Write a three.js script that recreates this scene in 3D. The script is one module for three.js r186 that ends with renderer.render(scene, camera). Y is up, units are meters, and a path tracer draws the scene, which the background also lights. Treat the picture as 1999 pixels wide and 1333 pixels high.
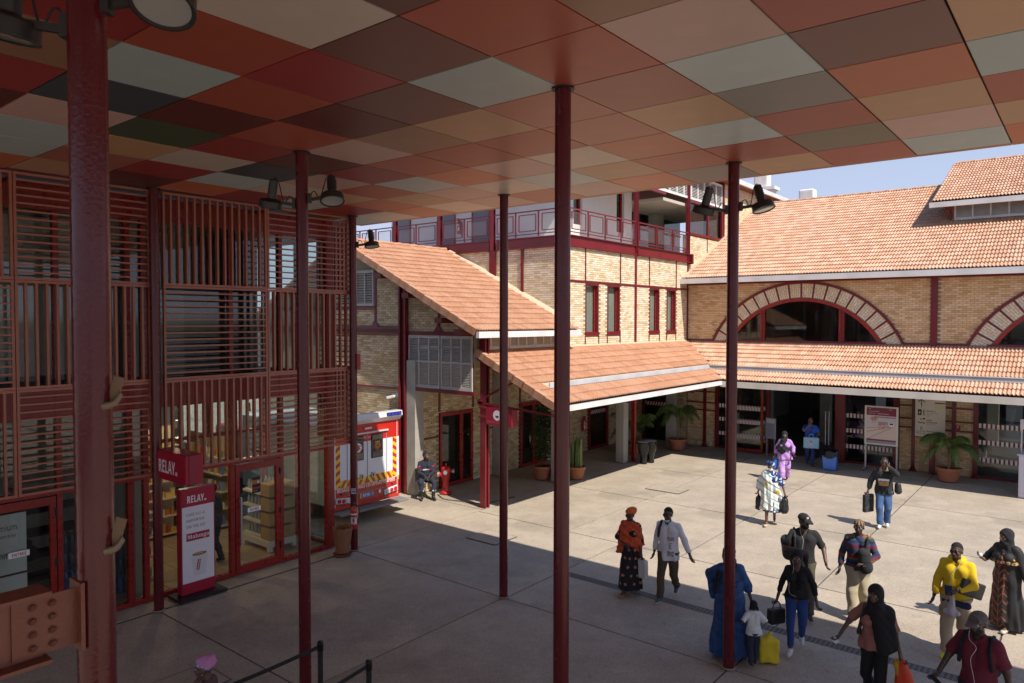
import * as THREE from 'three';
import { mergeGeometries } from 'three/addons/utils/BufferGeometryUtils.js';
import { RoundedBoxGeometry } from 'three/addons/geometries/RoundedBoxGeometry.js';

// ---------------------------------------------------------------- camera, sky, sun, exposure
const D2R = Math.PI / 180;
const scene = new THREE.Scene();
const camera = new THREE.PerspectiveCamera(50.66, 1024 / 683, 0.05, 900);
camera.position.set(0, 5.25, 0);
camera.rotation.order = 'YXZ';
camera.rotation.set(-1.726 * D2R, 38.905 * D2R, 0.09 * D2R);
const renderer = new THREE.WebGLRenderer({ antialias: true });
renderer.toneMapping = THREE.LinearToneMapping;
renderer.toneMappingExposure = 1.22;
renderer.shadowMap.enabled = true;

const SUN = new THREE.Vector3(0.78, 1, 0.2).normalize();
function makeSky() {
  const W = 512, H = 256, data = new Float32Array(W * H * 4);
  for (let j = 0; j < H; j++) {
    const el = ((j + 0.5) / H - 0.5) * Math.PI;
    for (let i = 0; i < W; i++) {
      const az = ((i + 0.5) / W - 0.5) * 2 * Math.PI;
      const d = [Math.cos(el) * Math.cos(az), Math.sin(el), Math.cos(el) * Math.sin(az)];
      const up = Math.max(0, d[1]), t = Math.pow(up, 0.55);
      const cs = d[0] * SUN.x + d[1] * SUN.y + d[2] * SUN.z;
      const glow = 0.28 * Math.pow(Math.max(0, cs), 24) + 0.06 * Math.pow(Math.max(0, cs), 4);
      const k = (j * W + i) * 4;
      const lo = [0.64, 0.70, 0.83], hi = [0.11, 0.23, 0.51];
      for (let c = 0; c < 3; c++) data[k + c] = (d[1] < 0 ? [0.20, 0.18, 0.15][c] : lo[c] + (hi[c] - lo[c]) * t + glow * [1, 0.95, 0.85][c]);
      data[k + 3] = 1;
    }
  }
  const t = new THREE.DataTexture(data, W, H, THREE.RGBAFormat, THREE.FloatType);
  t.mapping = THREE.EquirectangularReflectionMapping;
  t.magFilter = THREE.LinearFilter; t.minFilter = THREE.LinearFilter; t.needsUpdate = true;
  return t;
}
scene.background = makeSky();
scene.environment = scene.background;
scene.backgroundIntensity = 1; scene.environmentIntensity = 1;
const sun = new THREE.DirectionalLight(new THREE.Color(1, 0.945, 0.86), 5);
sun.position.copy(SUN).multiplyScalar(80).add(new THREE.Vector3(-6, 0, -18));
sun.target.position.set(-6, 0, -18);
sun.castShadow = true;
Object.assign(sun.shadow.camera, { left: -40, right: 40, top: 40, bottom: -40, near: 1, far: 220 });
sun.shadow.mapSize.set(4096, 4096);
scene.add(sun, sun.target);

// ---------------------------------------------------------------- helpers
function rngOf(seed) { let s = seed | 0; return () => { s = (s + 0x6d2b79f5) | 0; let t = Math.imul(s ^ (s >>> 15), 1 | s); t = (t + Math.imul(t ^ (t >>> 7), 61 | t)) ^ t; return ((t ^ (t >>> 14)) >>> 0) / 4294967296; }; }
const rnd = rngOf(7), rr = (a, b) => a + (b - a) * rnd();
const V = (x, y, z) => new THREE.Vector3(x, y, z);
const taken = new Map();
function numbered(n) { const k = taken.get(n) || 0; taken.set(n, k + 1); return k ? n + '_' + String(k).padStart(3, '0') : n; }
function tag(o, label, category, group, kind) {
  if (label) o.userData.label = label; if (category) o.userData.category = category;
  if (group) o.userData.group = group; if (kind) o.userData.kind = kind; return o;
}
function thing(name, label, category, pos = [0, 0, 0], turn = 0, group) {
  const g = new THREE.Group(); g.name = numbered(name); g.position.set(...pos); g.rotation.y = turn;
  tag(g, label, category, group); scene.add(g); return g;
}
function part(parent, name, geo, mat, pos, rot) {
  const m = new THREE.Mesh(geo, mat); m.name = parent === scene ? numbered(name) : name;
  if (pos) m.position.set(...pos); if (rot) m.rotation.set(...rot);
  m.castShadow = m.receiveShadow = true; parent.add(m); return m;
}
// box with uv in metres, between two corners
const boxCache = new Map();
function boxGeo(w, h, d) {
  const key = [w, h, d].map((v) => v.toFixed(4)).join();
  if (!boxCache.has(key)) {
    const g = new THREE.BoxGeometry(w, h, d), p = g.attributes.position, n = g.attributes.normal, uv = g.attributes.uv;
    for (let i = 0; i < p.count; i++) {
      const ax = Math.abs(n.getX(i)) > 0.5 ? 0 : Math.abs(n.getY(i)) > 0.5 ? 1 : 2;
      uv.setXY(i, ax === 0 ? p.getZ(i) : p.getX(i), ax === 1 ? p.getZ(i) : p.getY(i));
    }
    boxCache.set(key, g);
  }
  return boxCache.get(key);
}
function box(parent, name, mat, x0, x1, y0, y1, z0, z1) {
  return part(parent, name, boxGeo(Math.abs(x1 - x0), Math.abs(y1 - y0), Math.abs(z1 - z0)), mat, [(x0 + x1) / 2, (y0 + y1) / 2, (z0 + z1) / 2]);
}
const rboxCache = new Map();
function rbox(parent, name, mat, x0, x1, y0, y1, z0, z1, r = 0.012, seg = 2) {
  const w = Math.abs(x1 - x0), h = Math.abs(y1 - y0), d = Math.abs(z1 - z0), key = [w, h, d, r].map((v) => v.toFixed(4)).join();
  if (!rboxCache.has(key)) rboxCache.set(key, new RoundedBoxGeometry(w, h, d, seg, Math.min(r, w / 2.01, h / 2.01, d / 2.01)));
  return part(parent, name, rboxCache.get(key), mat, [(x0 + x1) / 2, (y0 + y1) / 2, (z0 + z1) / 2]);
}
// round bar between two points
function tubeGeo(a, b, r, r2 = r, seg = 10) {
  const d = b.clone().sub(a), g = new THREE.CylinderGeometry(r2, r, d.length(), seg, 1);
  g.translate(0, d.length() / 2, 0);
  g.applyQuaternion(new THREE.Quaternion().setFromUnitVectors(V(0, 1, 0), d.normalize()));
  g.translate(a.x, a.y, a.z); return g;
}
// flat bar (w x h section) between two points, h measured along `up`
function barGeo(a, b, w, h, up = V(0, 1, 0)) {
  const d = b.clone().sub(a), L = d.length(), g = boxGeo(w, h, L).clone();
  const zc = d.clone().normalize(), x = up.clone().cross(zc).normalize(), y = zc.clone().cross(x);
  g.applyMatrix4(new THREE.Matrix4().makeBasis(x, y, zc).setPosition(a.clone().add(b).multiplyScalar(0.5))); return g;
}
const merge = (list) => mergeGeometries(list.map((g) => { const q = g.index ? g.toNonIndexed() : g; for (const k of Object.keys(q.attributes)) if (!['position', 'normal', 'uv'].includes(k)) q.deleteAttribute(k); return q; }));
function curveTube(points, r, seg = 24, rad = 6) { return new THREE.TubeGeometry(new THREE.CatmullRomCurve3(points), seg, r, rad); }
const lathe = (pts, seg = 28) => new THREE.LatheGeometry(pts.map(([x, y]) => new THREE.Vector2(x, y)), seg);

// ---------------------------------------------------------------- noise and textures
function hash2(x, y, s) { let h = Math.imul(x, 374761393) + Math.imul(y, 668265263) + Math.imul(s, 974634777); h = Math.imul(h ^ (h >>> 13), 1274126177); return ((h ^ (h >>> 16)) >>> 0) / 4294967296; }
function vnoise(x, y, p, s) {        // value noise, period p
  const xi = Math.floor(x), yi = Math.floor(y), fx = x - xi, fy = y - yi, u = fx * fx * (3 - 2 * fx), v = fy * fy * (3 - 2 * fy);
  const m = (a) => ((a % p) + p) % p, a = hash2(m(xi), m(yi), s), b = hash2(m(xi + 1), m(yi), s), c = hash2(m(xi), m(yi + 1), s), d = hash2(m(xi + 1), m(yi + 1), s);
  return a + (b - a) * u + (c - a) * v + (a - b - c + d) * u * v;
}
function fbm(x, y, p, s, oct = 4) { let t = 0, a = 0.5, n = 0; for (let o = 0; o < oct; o++) { t += a * vnoise(x, y, p, s + o); n += a; x *= 2; y *= 2; p *= 2; a *= 0.5; } return t / n; }
const sm = (a, b, x) => { const t = Math.min(1, Math.max(0, (x - a) / (b - a))); return t * t * (3 - 2 * t); };
// f(u, v) -> [r, g, b] in 0..1 (as they are stored)
function dataTex(N, f, srgb, metres) {
  const d = new Uint8Array(N * N * 4);
  for (let j = 0; j < N; j++) for (let i = 0; i < N; i++) {
    const c = f((i + 0.5) / N, (j + 0.5) / N), k = (j * N + i) * 4;
    for (let q = 0; q < 3; q++) d[k + q] = Math.max(0, Math.min(255, Math.round(255 * (c.length ? c[q] : c))));
    d[k + 3] = 255;
  }
  const t = new THREE.DataTexture(d, N, N, THREE.RGBAFormat);
  t.wrapS = t.wrapT = THREE.RepeatWrapping; t.magFilter = THREE.LinearFilter; t.minFilter = THREE.LinearMipmapLinearFilter; t.generateMipmaps = true;
  if (srgb) t.colorSpace = THREE.SRGBColorSpace; t.repeat.set(1 / metres, 1 / metres); t.needsUpdate = true; return t;
}
const toS = (c) => (c <= 0.0031308 ? 12.92 * c : 1.055 * Math.pow(c, 1 / 2.4) - 0.055);
function tint(base, k) { return base.map((c) => toS(Math.min(1, c * k))); }
const lin = (r, g, b) => new THREE.Color().setRGB(r, g, b);
function mat(r, g, b, rough = 0.7, o = {}) { return new THREE.MeshStandardMaterial({ color: lin(r, g, b), roughness: rough, ...o }); }
function canvasTex(w, h, draw) {
  const c = document.createElement('canvas'); c.width = w; c.height = h; const g = c.getContext('2d'); draw(g, w, h);
  const t = new THREE.CanvasTexture(c); t.colorSpace = THREE.SRGBColorSpace; t.magFilter = THREE.LinearFilter; return t;
}
// flat print: a thin plate whose front face carries the picture
function plate(parent, name, tex, w, h, pos, turn, rough = 0.5, thick = 0.006, side) {
  const print = new THREE.MeshStandardMaterial({ map: tex, roughness: rough }), plain = side || M.white;
  const m = new THREE.Mesh(new THREE.BoxGeometry(w, h, thick), [plain, plain, plain, plain, print, plain]);
  m.name = parent === scene ? numbered(name) : name; m.position.set(...pos); m.rotation.y = turn; m.castShadow = m.receiveShadow = true; parent.add(m); return m;
}

// shared maps
const grime = dataTex(256, (u, v) => { const n = 0.78 + 0.3 * fbm(u * 4, v * 4, 4, 11, 5) + 0.06 * (hash2(u * 256 | 0, v * 256 | 0, 3) - 0.5); return [n, n, n].map(toS); }, true, 1.7);
const roughVar = dataTex(256, (u, v) => 0.72 + 0.5 * (fbm(u * 6, v * 6, 6, 23, 4) - 0.35), false, 0.9);
const fineBump = dataTex(256, (u, v) => fbm(u * 32, v * 32, 32, 5, 3), false, 0.5);
const concreteMap = dataTex(1024, (u, v) => {
  const big = fbm(u * 3, v * 3, 3, 31, 5), mid = fbm(u * 14, v * 14, 14, 37, 4), sp = hash2(u * 1024 | 0, v * 1024 | 0, 9), sp2 = vnoise(u * 300, v * 300, 300, 71);
  let k = 0.80 + 0.30 * (big - 0.5) + 0.22 * (mid - 0.5) + 0.24 * (sp - 0.5) + 0.30 * (sp2 - 0.5);
  if (vnoise(u * 90, v * 90, 90, 41) > 0.93) k *= 0.8;
  const blot = sm(0.60, 0.72, fbm(u * 7, v * 7, 7, 53, 4)); k *= 1 - 0.10 * blot;
  return tint([0.475, 0.39, 0.295], k);
}, true, 4.3);
const concreteBump = dataTex(512, (u, v) => 0.5 * vnoise(u * 150, v * 150, 150, 2) + 0.5 * hash2(u * 512 | 0, v * 512 | 0, 4), false, 1.6);
const renderMap = dataTex(512, (u, v) => { const k = 0.9 + 0.16 * (fbm(u * 5, v * 5, 5, 61, 5) - 0.5) + 0.05 * (hash2(u * 512 | 0, v * 512 | 0, 8) - 0.5); return [k, k, k].map(toS); }, true, 3.1);
const castMap = dataTex(512, (u, v) => { const k = 0.9 + 0.35 * (fbm(u * 4, v * 9, 9, 77, 5) - 0.5) + 0.1 * (hash2(u * 512 | 0, v * 512 | 0, 12) - 0.5); return tint([0.42, 0.385, 0.33], k); }, true, 2.2);
const clayMap = dataTex(256, (u, v) => { const k = 0.88 + 0.4 * (fbm(u * 5, v * 5, 5, 83, 4) - 0.5) + 0.12 * (hash2(u * 256 | 0, v * 256 | 0, 6) - 0.5); return [k, k, k].map(toS); }, true, 0.37);
const panelMap = dataTex(512, (u, v) => { const k = 0.95 + 0.07 * (fbm(u * 3, v * 9, 9, 91, 5) - 0.5) + 0.05 * sm(0.66, 0.78, fbm(u * 6, v * 6, 6, 97, 4)) + 0.02 * (hash2(u * 512 | 0, v * 512 | 0, 16) - 0.5); return [k, k, k].map(toS); }, true, 2.7);

const M = {
  red: mat(0.175, 0.011, 0.018, 0.42, { map: grime, roughnessMap: roughVar }),        // painted steel of the old buildings
  post: mat(0.112, 0.009, 0.013, 0.30, { map: grime, roughnessMap: roughVar, bumpMap: fineBump, bumpScale: 0.0012 }),
  frameRed: mat(0.31, 0.020, 0.014, 0.38, { map: grime, roughnessMap: roughVar }),
  terra: mat(0.43, 0.140, 0.085, 0.45, { map: grime, roughnessMap: roughVar }),    // slats
  terraDark: mat(0.20, 0.035, 0.026, 0.5, { map: grime }),
  rust: mat(0.23, 0.075, 0.042, 0.6, { map: grime, roughnessMap: roughVar, bumpMap: fineBump, bumpScale: 0.002 }),
  white: mat(0.80, 0.79, 0.76, 0.55, { map: grime }),
  gutter: mat(0.72, 0.70, 0.68, 0.5, { map: grime }),
  metal: mat(0.55, 0.56, 0.58, 0.35, { metalness: 0.85 }),
  steel: mat(0.42, 0.43, 0.45, 0.4, { metalness: 0.6 }),
  shutter: mat(0.50, 0.47, 0.42, 0.6, { map: grime }),
  lamp: mat(0.035, 0.032, 0.029, 0.42, { map: grime }),
  black: mat(0.012, 0.012, 0.013, 0.5),
  blackGloss: mat(0.010, 0.010, 0.011, 0.22),
  dark: mat(0.03, 0.028, 0.027, 0.8),
  mortar: mat(0.33, 0.26, 0.175, 0.95, { map: grime }),
  cast: mat(1, 1, 1, 0.85, { map: castMap, bumpMap: concreteBump, bumpScale: 0.002 }),
  render: mat(0.80, 0.775, 0.74, 0.9, { map: renderMap }),
  plaster: mat(0.60, 0.56, 0.50, 0.9, { map: renderMap }),
  soffit: mat(0.52, 0.47, 0.40, 0.9, { map: renderMap }),
  concrete: mat(1, 1, 1, 0.82, { map: concreteMap, bumpMap: concreteBump, bumpScale: 0.003 }),
  joint: mat(0.055, 0.055, 0.06, 0.9),
  jointPale: mat(0.42, 0.37, 0.31, 0.9),
  clay: mat(0.42, 0.155, 0.075, 0.85, { map: clayMap, bumpMap: fineBump, bumpScale: 0.003 }),
  flash: mat(0.58, 0.44, 0.30, 0.9, { map: renderMap }),
  soil: mat(0.05, 0.035, 0.025, 1),
  lens: new THREE.MeshPhysicalMaterial({ color: lin(0.55, 0.53, 0.48), roughness: 0.12, metalness: 0.4, clearcoat: 1 }),
  glass: new THREE.MeshPhysicalMaterial({ color: lin(0.86, 0.90, 0.88), roughness: 0.02, transmission: 1, thickness: 0, ior: 1.5 }),
  glassDark: new THREE.MeshPhysicalMaterial({ color: lin(0.46, 0.48, 0.47), roughness: 0.03, transmission: 1, thickness: 0, ior: 1.52 }),
  blind: mat(0.36, 0.335, 0.30, 0.8),
};
const CLAYS = [[0.62, 0.365, 0.24], [0.58, 0.325, 0.205], [0.66, 0.40, 0.27], [0.55, 0.30, 0.19], [0.62, 0.375, 0.255], [0.59, 0.325, 0.20]];
const clayMats = CLAYS.map((c) => mat(...c, 0.82, { map: clayMap }));
const CLAYS2 = [[0.50, 0.255, 0.145], [0.475, 0.235, 0.128], [0.53, 0.28, 0.165], [0.45, 0.215, 0.115], [0.51, 0.27, 0.16], [0.485, 0.235, 0.13]];   // the redder tiles of the wing
const clayMats2 = CLAYS2.map((c) => mat(...c, 0.82, { map: clayMap }));
const BRICKS = [[0.66, 0.50, 0.29], [0.72, 0.575, 0.36], [0.59, 0.42, 0.22], [0.76, 0.63, 0.43], [0.52, 0.36, 0.195], [0.68, 0.515, 0.31], [0.66, 0.49, 0.265]];
const brickMats = BRICKS.map((c) => mat(...c, 0.9, { map: clayMap }));
const CREAM = [[0.78, 0.66, 0.45], [0.82, 0.71, 0.52], [0.72, 0.57, 0.35], [0.85, 0.76, 0.59], [0.66, 0.50, 0.30], [0.80, 0.67, 0.46], [0.77, 0.64, 0.41]], creamMats = CREAM.map((c) => mat(...c, 0.9, { map: clayMap }));   // paler brick of the balcony block
const TAN = [[0.78, 0.545, 0.30], [0.82, 0.60, 0.36], [0.70, 0.465, 0.235], [0.85, 0.66, 0.43], [0.63, 0.41, 0.205], [0.80, 0.56, 0.32], [0.77, 0.53, 0.275]], tanMats = TAN.map((c) => mat(...c, 0.9, { map: clayMap }));         // warmer brick of the hall

// copies too many or too small to be parts: one InstancedMesh
function copies(parent, name, geo, matrices, colors, material) {
  if (!matrices.length) return null;
  const m = new THREE.InstancedMesh(geo, material, matrices.length); m.name = name;
  matrices.forEach((q, i) => { m.setMatrixAt(i, q); m.setColorAt(i, colors[i]); });
  m.castShadow = m.receiveShadow = true; m.userData.kind = 'stuff'; parent.add(m); return m;
}
const instMat = mat(1, 1, 1, 0.88, { map: clayMap });
// the `n` largest-looking of a list of {m: matrix, k: variant, d: distance} become parts, the rest copies
function spread(parent, single, many, geo, list, n, mats, palette) {
  list.sort((a, b) => a.d - b.d);
  list.slice(0, n).forEach((e) => { const q = new THREE.Mesh(geo, mats[e.k]); q.name = single; q.applyMatrix4(e.m); q.castShadow = q.receiveShadow = true; parent.add(q); });
  const rest = list.slice(n);
  return copies(parent, many, geo, rest.map((e) => e.m), rest.map((e) => { const c = palette[e.k], f = 0.94 + 0.12 * hash2(e.m.elements[12] * 97 | 0, e.m.elements[13] * 89 | 0, 5); return lin(c[0] * f, c[1] * f, c[2] * f); }), instMat);
}
const CAM = camera.position;

// brickwork on a rectangle: o = lower corner, u = unit vector along, out = outward normal
const brickGeo = boxGeo(1, 1, 1);
function bricks(parent, o, u, out, w, h, { skip, n = 0, soldier = 0, bl = 0.215, bh = 0.073, mats = brickMats, pal = BRICKS } = {}) {
  const list = [], J = 0.011, D = 0.03, r = rngOf(Math.round((o.x * 31 + o.y * 17 + o.z * 13) * 10));
  const basis = new THREE.Matrix4().makeBasis(u, V(0, 1, 0), out);
  const lay = (a, b, c, d) => {
    if (b - a < 0.03) return;
    const p = o.clone().addScaledVector(u, (a + b) / 2).addScaledVector(V(0, 1, 0), (c + d) / 2).addScaledVector(out, r() * 0.004 - 0.004);
    if (skip && skip(p, (b - a) / 2)) return;
    const m = basis.clone().scale(V(b - a - J, d - c - J, D)).setPosition(p);
    list.push({ m, k: r() * BRICKS.length | 0, d: p.distanceTo(CAM) });
  };
  let y = 0, row = 0;
  if (soldier) { for (let x = 0; x < w - 0.01; x += bh) lay(x, Math.min(w, x + bh), 0, soldier); y = soldier; }
  for (; y < h - 0.02; y += bh, row++) {
    const top = Math.min(h, y + bh); if (top - y < 0.03) break;
    for (let x = row % 2 ? -bl / 2 : 0; x < w - 0.005; x += bl) lay(Math.max(0, x), Math.min(w, x + bl), y, top);
  }
  return spread(parent, 'brick', 'bricks', brickGeo, list, n, mats, pal);
}

// clay roof tiles: o = left end of the eave, u along the eave, s up the slope, nrm out of the roof
function tileGeo(w = 0.212, L = 0.40) {
  const N = 12, pos = [], idx = [], uv = [];
  const hgt = (t) => 0.046 * Math.pow(0.5 * (1 - Math.cos(4 * Math.PI * t)), 1.5) + 0.002;
  for (let j = 0; j < 2; j++) for (let i = 0; i <= N; i++) { const t = i / N; pos.push((t - 0.5) * w, hgt(t) + (j ? 0.040 : 0.002), j * L); uv.push(t * w, j * L); }
  for (let i = 0; i < N; i++) idx.push(i, i + N + 1, i + 1, i + 1, i + N + 1, i + N + 2);
  const b = pos.length / 3;
  for (let i = 0; i <= N; i++) { const t = i / N; pos.push((t - 0.5) * w, hgt(t) + 0.040, L, (t - 0.5) * w, hgt(t) + 0.018, L - 0.004); uv.push(t * w, 0, t * w, 0.02); }
  for (let i = 0; i < N; i++) { const a = b + 2 * i; idx.push(a, a + 1, a + 2, a + 2, a + 1, a + 3); }
  const g = new THREE.BufferGeometry(); g.setAttribute('position', new THREE.Float32BufferAttribute(pos, 3)); g.setAttribute('uv', new THREE.Float32BufferAttribute(uv, 2)); g.setIndex(idx); g.computeVertexNormals(); return g;
}
const theTile = tileGeo();
function tiles(parent, o, u, s, len, slope, { skip, n = 300, course = 0.355, tw = 0.212, from = 0, wing } = {}) {
  const nrm = u.clone().cross(s).normalize(); if (nrm.y < 0) nrm.negate();
  const down = s.clone().negate(), x = nrm.clone().cross(down).normalize(), list = [], r = rngOf(Math.round(o.x * 77 + o.z * 31));
  const rows = Math.ceil((slope - from) / course), cols = Math.round(len / tw), step = len / cols;
  for (let j = 0; j < rows; j++) for (let i = 0; i < cols; i++) {
    const a = from + j * course, uu = (i + 0.5) * step, top = Math.min(slope, a + 0.40);
    const p = o.clone().addScaledVector(u, uu).addScaledVector(s, top).addScaledVector(nrm, r() * 0.006);
    if (skip && skip(p, uu, a)) continue;
    const m = new THREE.Matrix4().makeBasis(x, nrm, down).setPosition(p);
    m.multiply(new THREE.Matrix4().makeRotationY((r() - 0.5) * 0.016)).multiply(new THREE.Matrix4().makeRotationX((r() - 0.5) * 0.012)).multiply(new THREE.Matrix4().makeScale(step / tw, 1, 1));
    list.push({ m, k: r() * CLAYS.length | 0, d: p.distanceTo(CAM) });
  }
  return spread(parent, 'roof_tile', 'roof_tiles', theTile, list, n, wing ? clayMats2 : clayMats, wing ? CLAYS2 : CLAYS);
}
// solid slab between corners (a quad thickened downwards along its normal)
function slab(parent, name, m, pts, thick) {
  const [a, b, c, d] = pts, n = b.clone().sub(a).cross(d.clone().sub(a)).normalize(); if (n.y < 0) n.negate();
  const q = pts.map((p) => p.clone().addScaledVector(n, -thick)), P = [...pts, ...q];
  const g = new THREE.BufferGeometry(); const pos = [], uv = [];
  const face = (i) => { const A = P[i[0]], e = P[i[1]].clone().sub(A).normalize(), f = P[i[3]].clone().sub(A); f.addScaledVector(e, -f.dot(e)).normalize(); [0, 1, 2, 0, 2, 3].forEach((k) => { const v = P[i[k]], w = v.clone().sub(A); pos.push(v.x, v.y, v.z); uv.push(w.dot(e), w.dot(f)); }); };
  [[0, 1, 2, 3], [7, 6, 5, 4], [0, 4, 5, 1], [1, 5, 6, 2], [2, 6, 7, 3], [3, 7, 4, 0]].forEach(face);
  g.setAttribute('position', new THREE.Float32BufferAttribute(pos, 3)); g.setAttribute('uv', new THREE.Float32BufferAttribute(uv, 2)); g.computeVertexNormals();
  return part(parent, name, g, m);
}
// ================================================================ ground
const CEIL = 7.568, Cx = (c) => -1.989 + 1.1 * c, Rz = (r) => -11.498 + 1.1 * r;
{
  const g = part(scene, 'ground', new THREE.PlaneGeometry(400, 400).rotateX(-Math.PI / 2), M.joint, [0, -0.016, 0]);
  g.userData.kind = 'structure';
  const sl = (x0, x1, z0, z1, m = M.concrete) => {
    const J = 0.016, w = x1 - x0 - 2 * J, d = z1 - z0 - 2 * J, geo = new THREE.BoxGeometry(w, 0.03, d), uv = geo.attributes.uv, p = geo.attributes.position, ox = (x0 * 1.37) % 4.3, oz = (z0 * 2.11) % 4.3;
    for (let i = 0; i < p.count; i++) uv.setXY(i, p.getX(i) + ox + w / 2, p.getZ(i) + oz + d / 2);
    const q = new THREE.Mesh(geo, m); q.name = 'slab'; q.position.set((x0 + x1) / 2, 0.001, (z0 + z1) / 2); q.receiveShadow = true; q.castShadow = true; g.add(q);
  };
  const xs = [-13.05, -10.1, -7.05, -4.15, -1.1, 1.95, 5, 12, 40];
  const zs = [[-40, -28.3], [-28.3, -27.0], [-27.0, -22.9], [-22.9, -18.8], [-18.8, -14.7]];
  for (const [a, b] of zs) for (let i = 0; i + 1 < xs.length; i++) sl(xs[i], xs[i + 1], a, b);
  const us = [-12.99, -8.589, -4.189, 0.211, 4.611, 9, 40];
  for (let i = 0; i + 1 < us.length; i++) { sl(us[i], us[i + 1], -10.398, -5.998); sl(us[i], us[i + 1], -5.998, -1.598); sl(us[i], us[i + 1], -1.598, 8); sl(us[i], us[i + 1], 8, 60); }
  // in front of the canopy, leaving the drain channel open
  const D0 = -8.55, DZ0 = -12.34, DZ1 = -12.10;
  sl(-13.05, D0, -14.7, -10.398);
  for (const [a, b] of [[D0, -4.15], [-4.15, -1.1], [-1.1, 5], [5, 40]]) { sl(a, b, -14.7, DZ0 + 0.016); sl(a, b, DZ1 - 0.016, -10.398); }
  for (const [a, b] of [[-40, -28.3], [-28.3, -22.9], [-22.9, -18.8], [-18.8, -14.9], [-14.9, -10.6]]) sl(-60, -13.05, a, b);
  sl(-60, -13.05, -10.6, 60);
  // drain: perforated cast grating laid in the channel
  const t = thing('drain_grating', 'long perforated drain grating set in the paving across the walkway', 'grating', [0, 0, -12.22]);
  const pos = [], hole = 0.018, pitch = 0.075, x1 = 3.5;
  const bars = [];
  for (const z of [-0.105, -0.0525, 0, 0.0525, 0.105]) bars.push(boxGeo(x1 - D0, 0.012, 0.026).clone().translate((x1 + D0) / 2, -0.004, z));
  part(t, 'long_bar', merge(bars), M.gratingMat = mat(0.17, 0.15, 0.135, 0.7, { map: grime }));
  const ms = [], cs = []; for (let x = D0; x < x1; x += pitch) { ms.push(new THREE.Matrix4().makeTranslation(x, -0.0052, 0)); cs.push(lin(0.17, 0.15, 0.135)); }
  copies(t, 'cross_bars', boxGeo(0.037, 0.012, 0.236), ms, cs, mat(1, 1, 1, 0.75, { map: grime }));
  // service covers let into the slabs
  const cover = (x, z, w, d, turn, label) => {
    const c = thing('service_cover', label, 'service cover', [x, 0.018, z], turn);
    box(c, 'frame', M.joint, -w / 2 - 0.018, w / 2 + 0.018, -0.003, 0.0005, -d / 2 - 0.018, d / 2 + 0.018);
    const m = box(c, 'lid', M.concrete, -w / 2, w / 2, -0.002, 0.003, -d / 2, d / 2);
    for (const s of [-1, 1]) part(m, 'lifting_eye', new THREE.CylinderGeometry(0.016, 0.016, 0.004, 10), M.steel, [s * (w / 2 - 0.06), 0.0035, -d / 2 + 0.06]);
  };
  cover(-10.05, -5.0, 0.75, 0.95, 0, 'square concrete service cover flush with the shaded paving near the kiosk');
  cover(-10.05, -3.98, 0.75, 0.95, 0, 'square concrete service cover nearest the camera in the shaded paving');
  cover(-11.2, -13.1, 0.9, 0.8, 0, 'service cover in the paving at the edge of the canopy shadow');
  cover(-10.2, -20.3, 1.1, 0.7, 0, 'pale service cover in the sunlit paving by the gallery');
}

// ================================================================ canopy
{
  const cv = thing('canopy', 'flat canopy with a soffit of coloured square panels on slim posts', 'canopy');
  const PAL = { R: [0.36, 0.072, 0.038], D: [0.105, 0.018, 0.013], M: [0.29, 0.030, 0.030], O: [0.50, 0.130, 0.048], B: [0.30, 0.150, 0.085], P: [0.52, 0.33, 0.285], G: [0.42, 0.49, 0.485], N: [0.042, 0.062, 0.075], E: [0.045, 0.075, 0.040], T: [0.48, 0.27, 0.145], W: [0.58, 0.475, 0.395], K: [0.20, 0.18, 0.165], V: [0.155, 0.058, 0.043], Q: [0.39, 0.130, 0.09], L: [0.19, 0.16, 0.095] };
  const pm = {}; for (const k in PAL) pm[k] = [1, 0.92, 1.07].map((f) => mat(PAL[k][0] * f, PAL[k][1] * f, PAL[k][2] * f, 0.40, { map: panelMap }));
  const rows = {   // columns -11 ... 1 as the soffit shows them
    0: 'GWOWPRPOKTRGO', 1: 'OMOTPWGTRRLPT', 2: 'GGTRGOPWOGRTR', 3: 'MMWPMRRRQTKOG', 4: 'DOGNDPBTQQGVT', 5: 'DDMWMRDVGRPRV', 6: 'MTQTEDRMVRBTR', 7: 'ROGGPNGRWVRTP', 8: 'TRGODMBMPRTQW',
  };
  const keys = 'RROQTPGWMBVRTQ', r = rngOf(99), geo = boxGeo(1.082, 0.018, 1.082);
  for (let row = 0; row < 15; row++) for (let c = -11; c < 8; c++) {
    const k = rows[row] && c <= 1 ? rows[row][c + 11] : keys[r() * keys.length | 0];
    const m = part(cv, 'ceiling_panel', geo, pm[k][r() * 3 | 0], [Cx(c + 0.5), CEIL + 0.009 + r() * 0.002, Rz(row + 0.5)]);
    if (r() > 0.5) m.rotation.y = Math.PI / 2;
  }
  const x0 = Cx(-11) + 0.003, x1 = Cx(8), z0 = Rz(0), z1 = Rz(15);
  box(cv, 'deck', M.black, x0, x1, CEIL + 0.05, CEIL + 0.20, z0, z1);
  const lipM = mat(0.45, 0.19, 0.10, 0.5, { map: grime });
  for (let c = -11; c < 8; c++) { box(cv, 'edge_trim', lipM, Cx(c) + 0.003, Cx(c + 1) - 0.004, CEIL + 0.004, CEIL + 0.21, z0 - 0.15, z0 - 0.004); }
  box(cv, 'side_trim', lipM, x0 - 0.12, x0 - 0.004, CEIL + 0.003, CEIL + 0.21, z0 - 0.15, z1);
  box(cv, 'side_trim', lipM, x1 + 0.004, x1 + 0.12, CEIL + 0.003, CEIL + 0.21, z0 - 0.15, z1);
}

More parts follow.
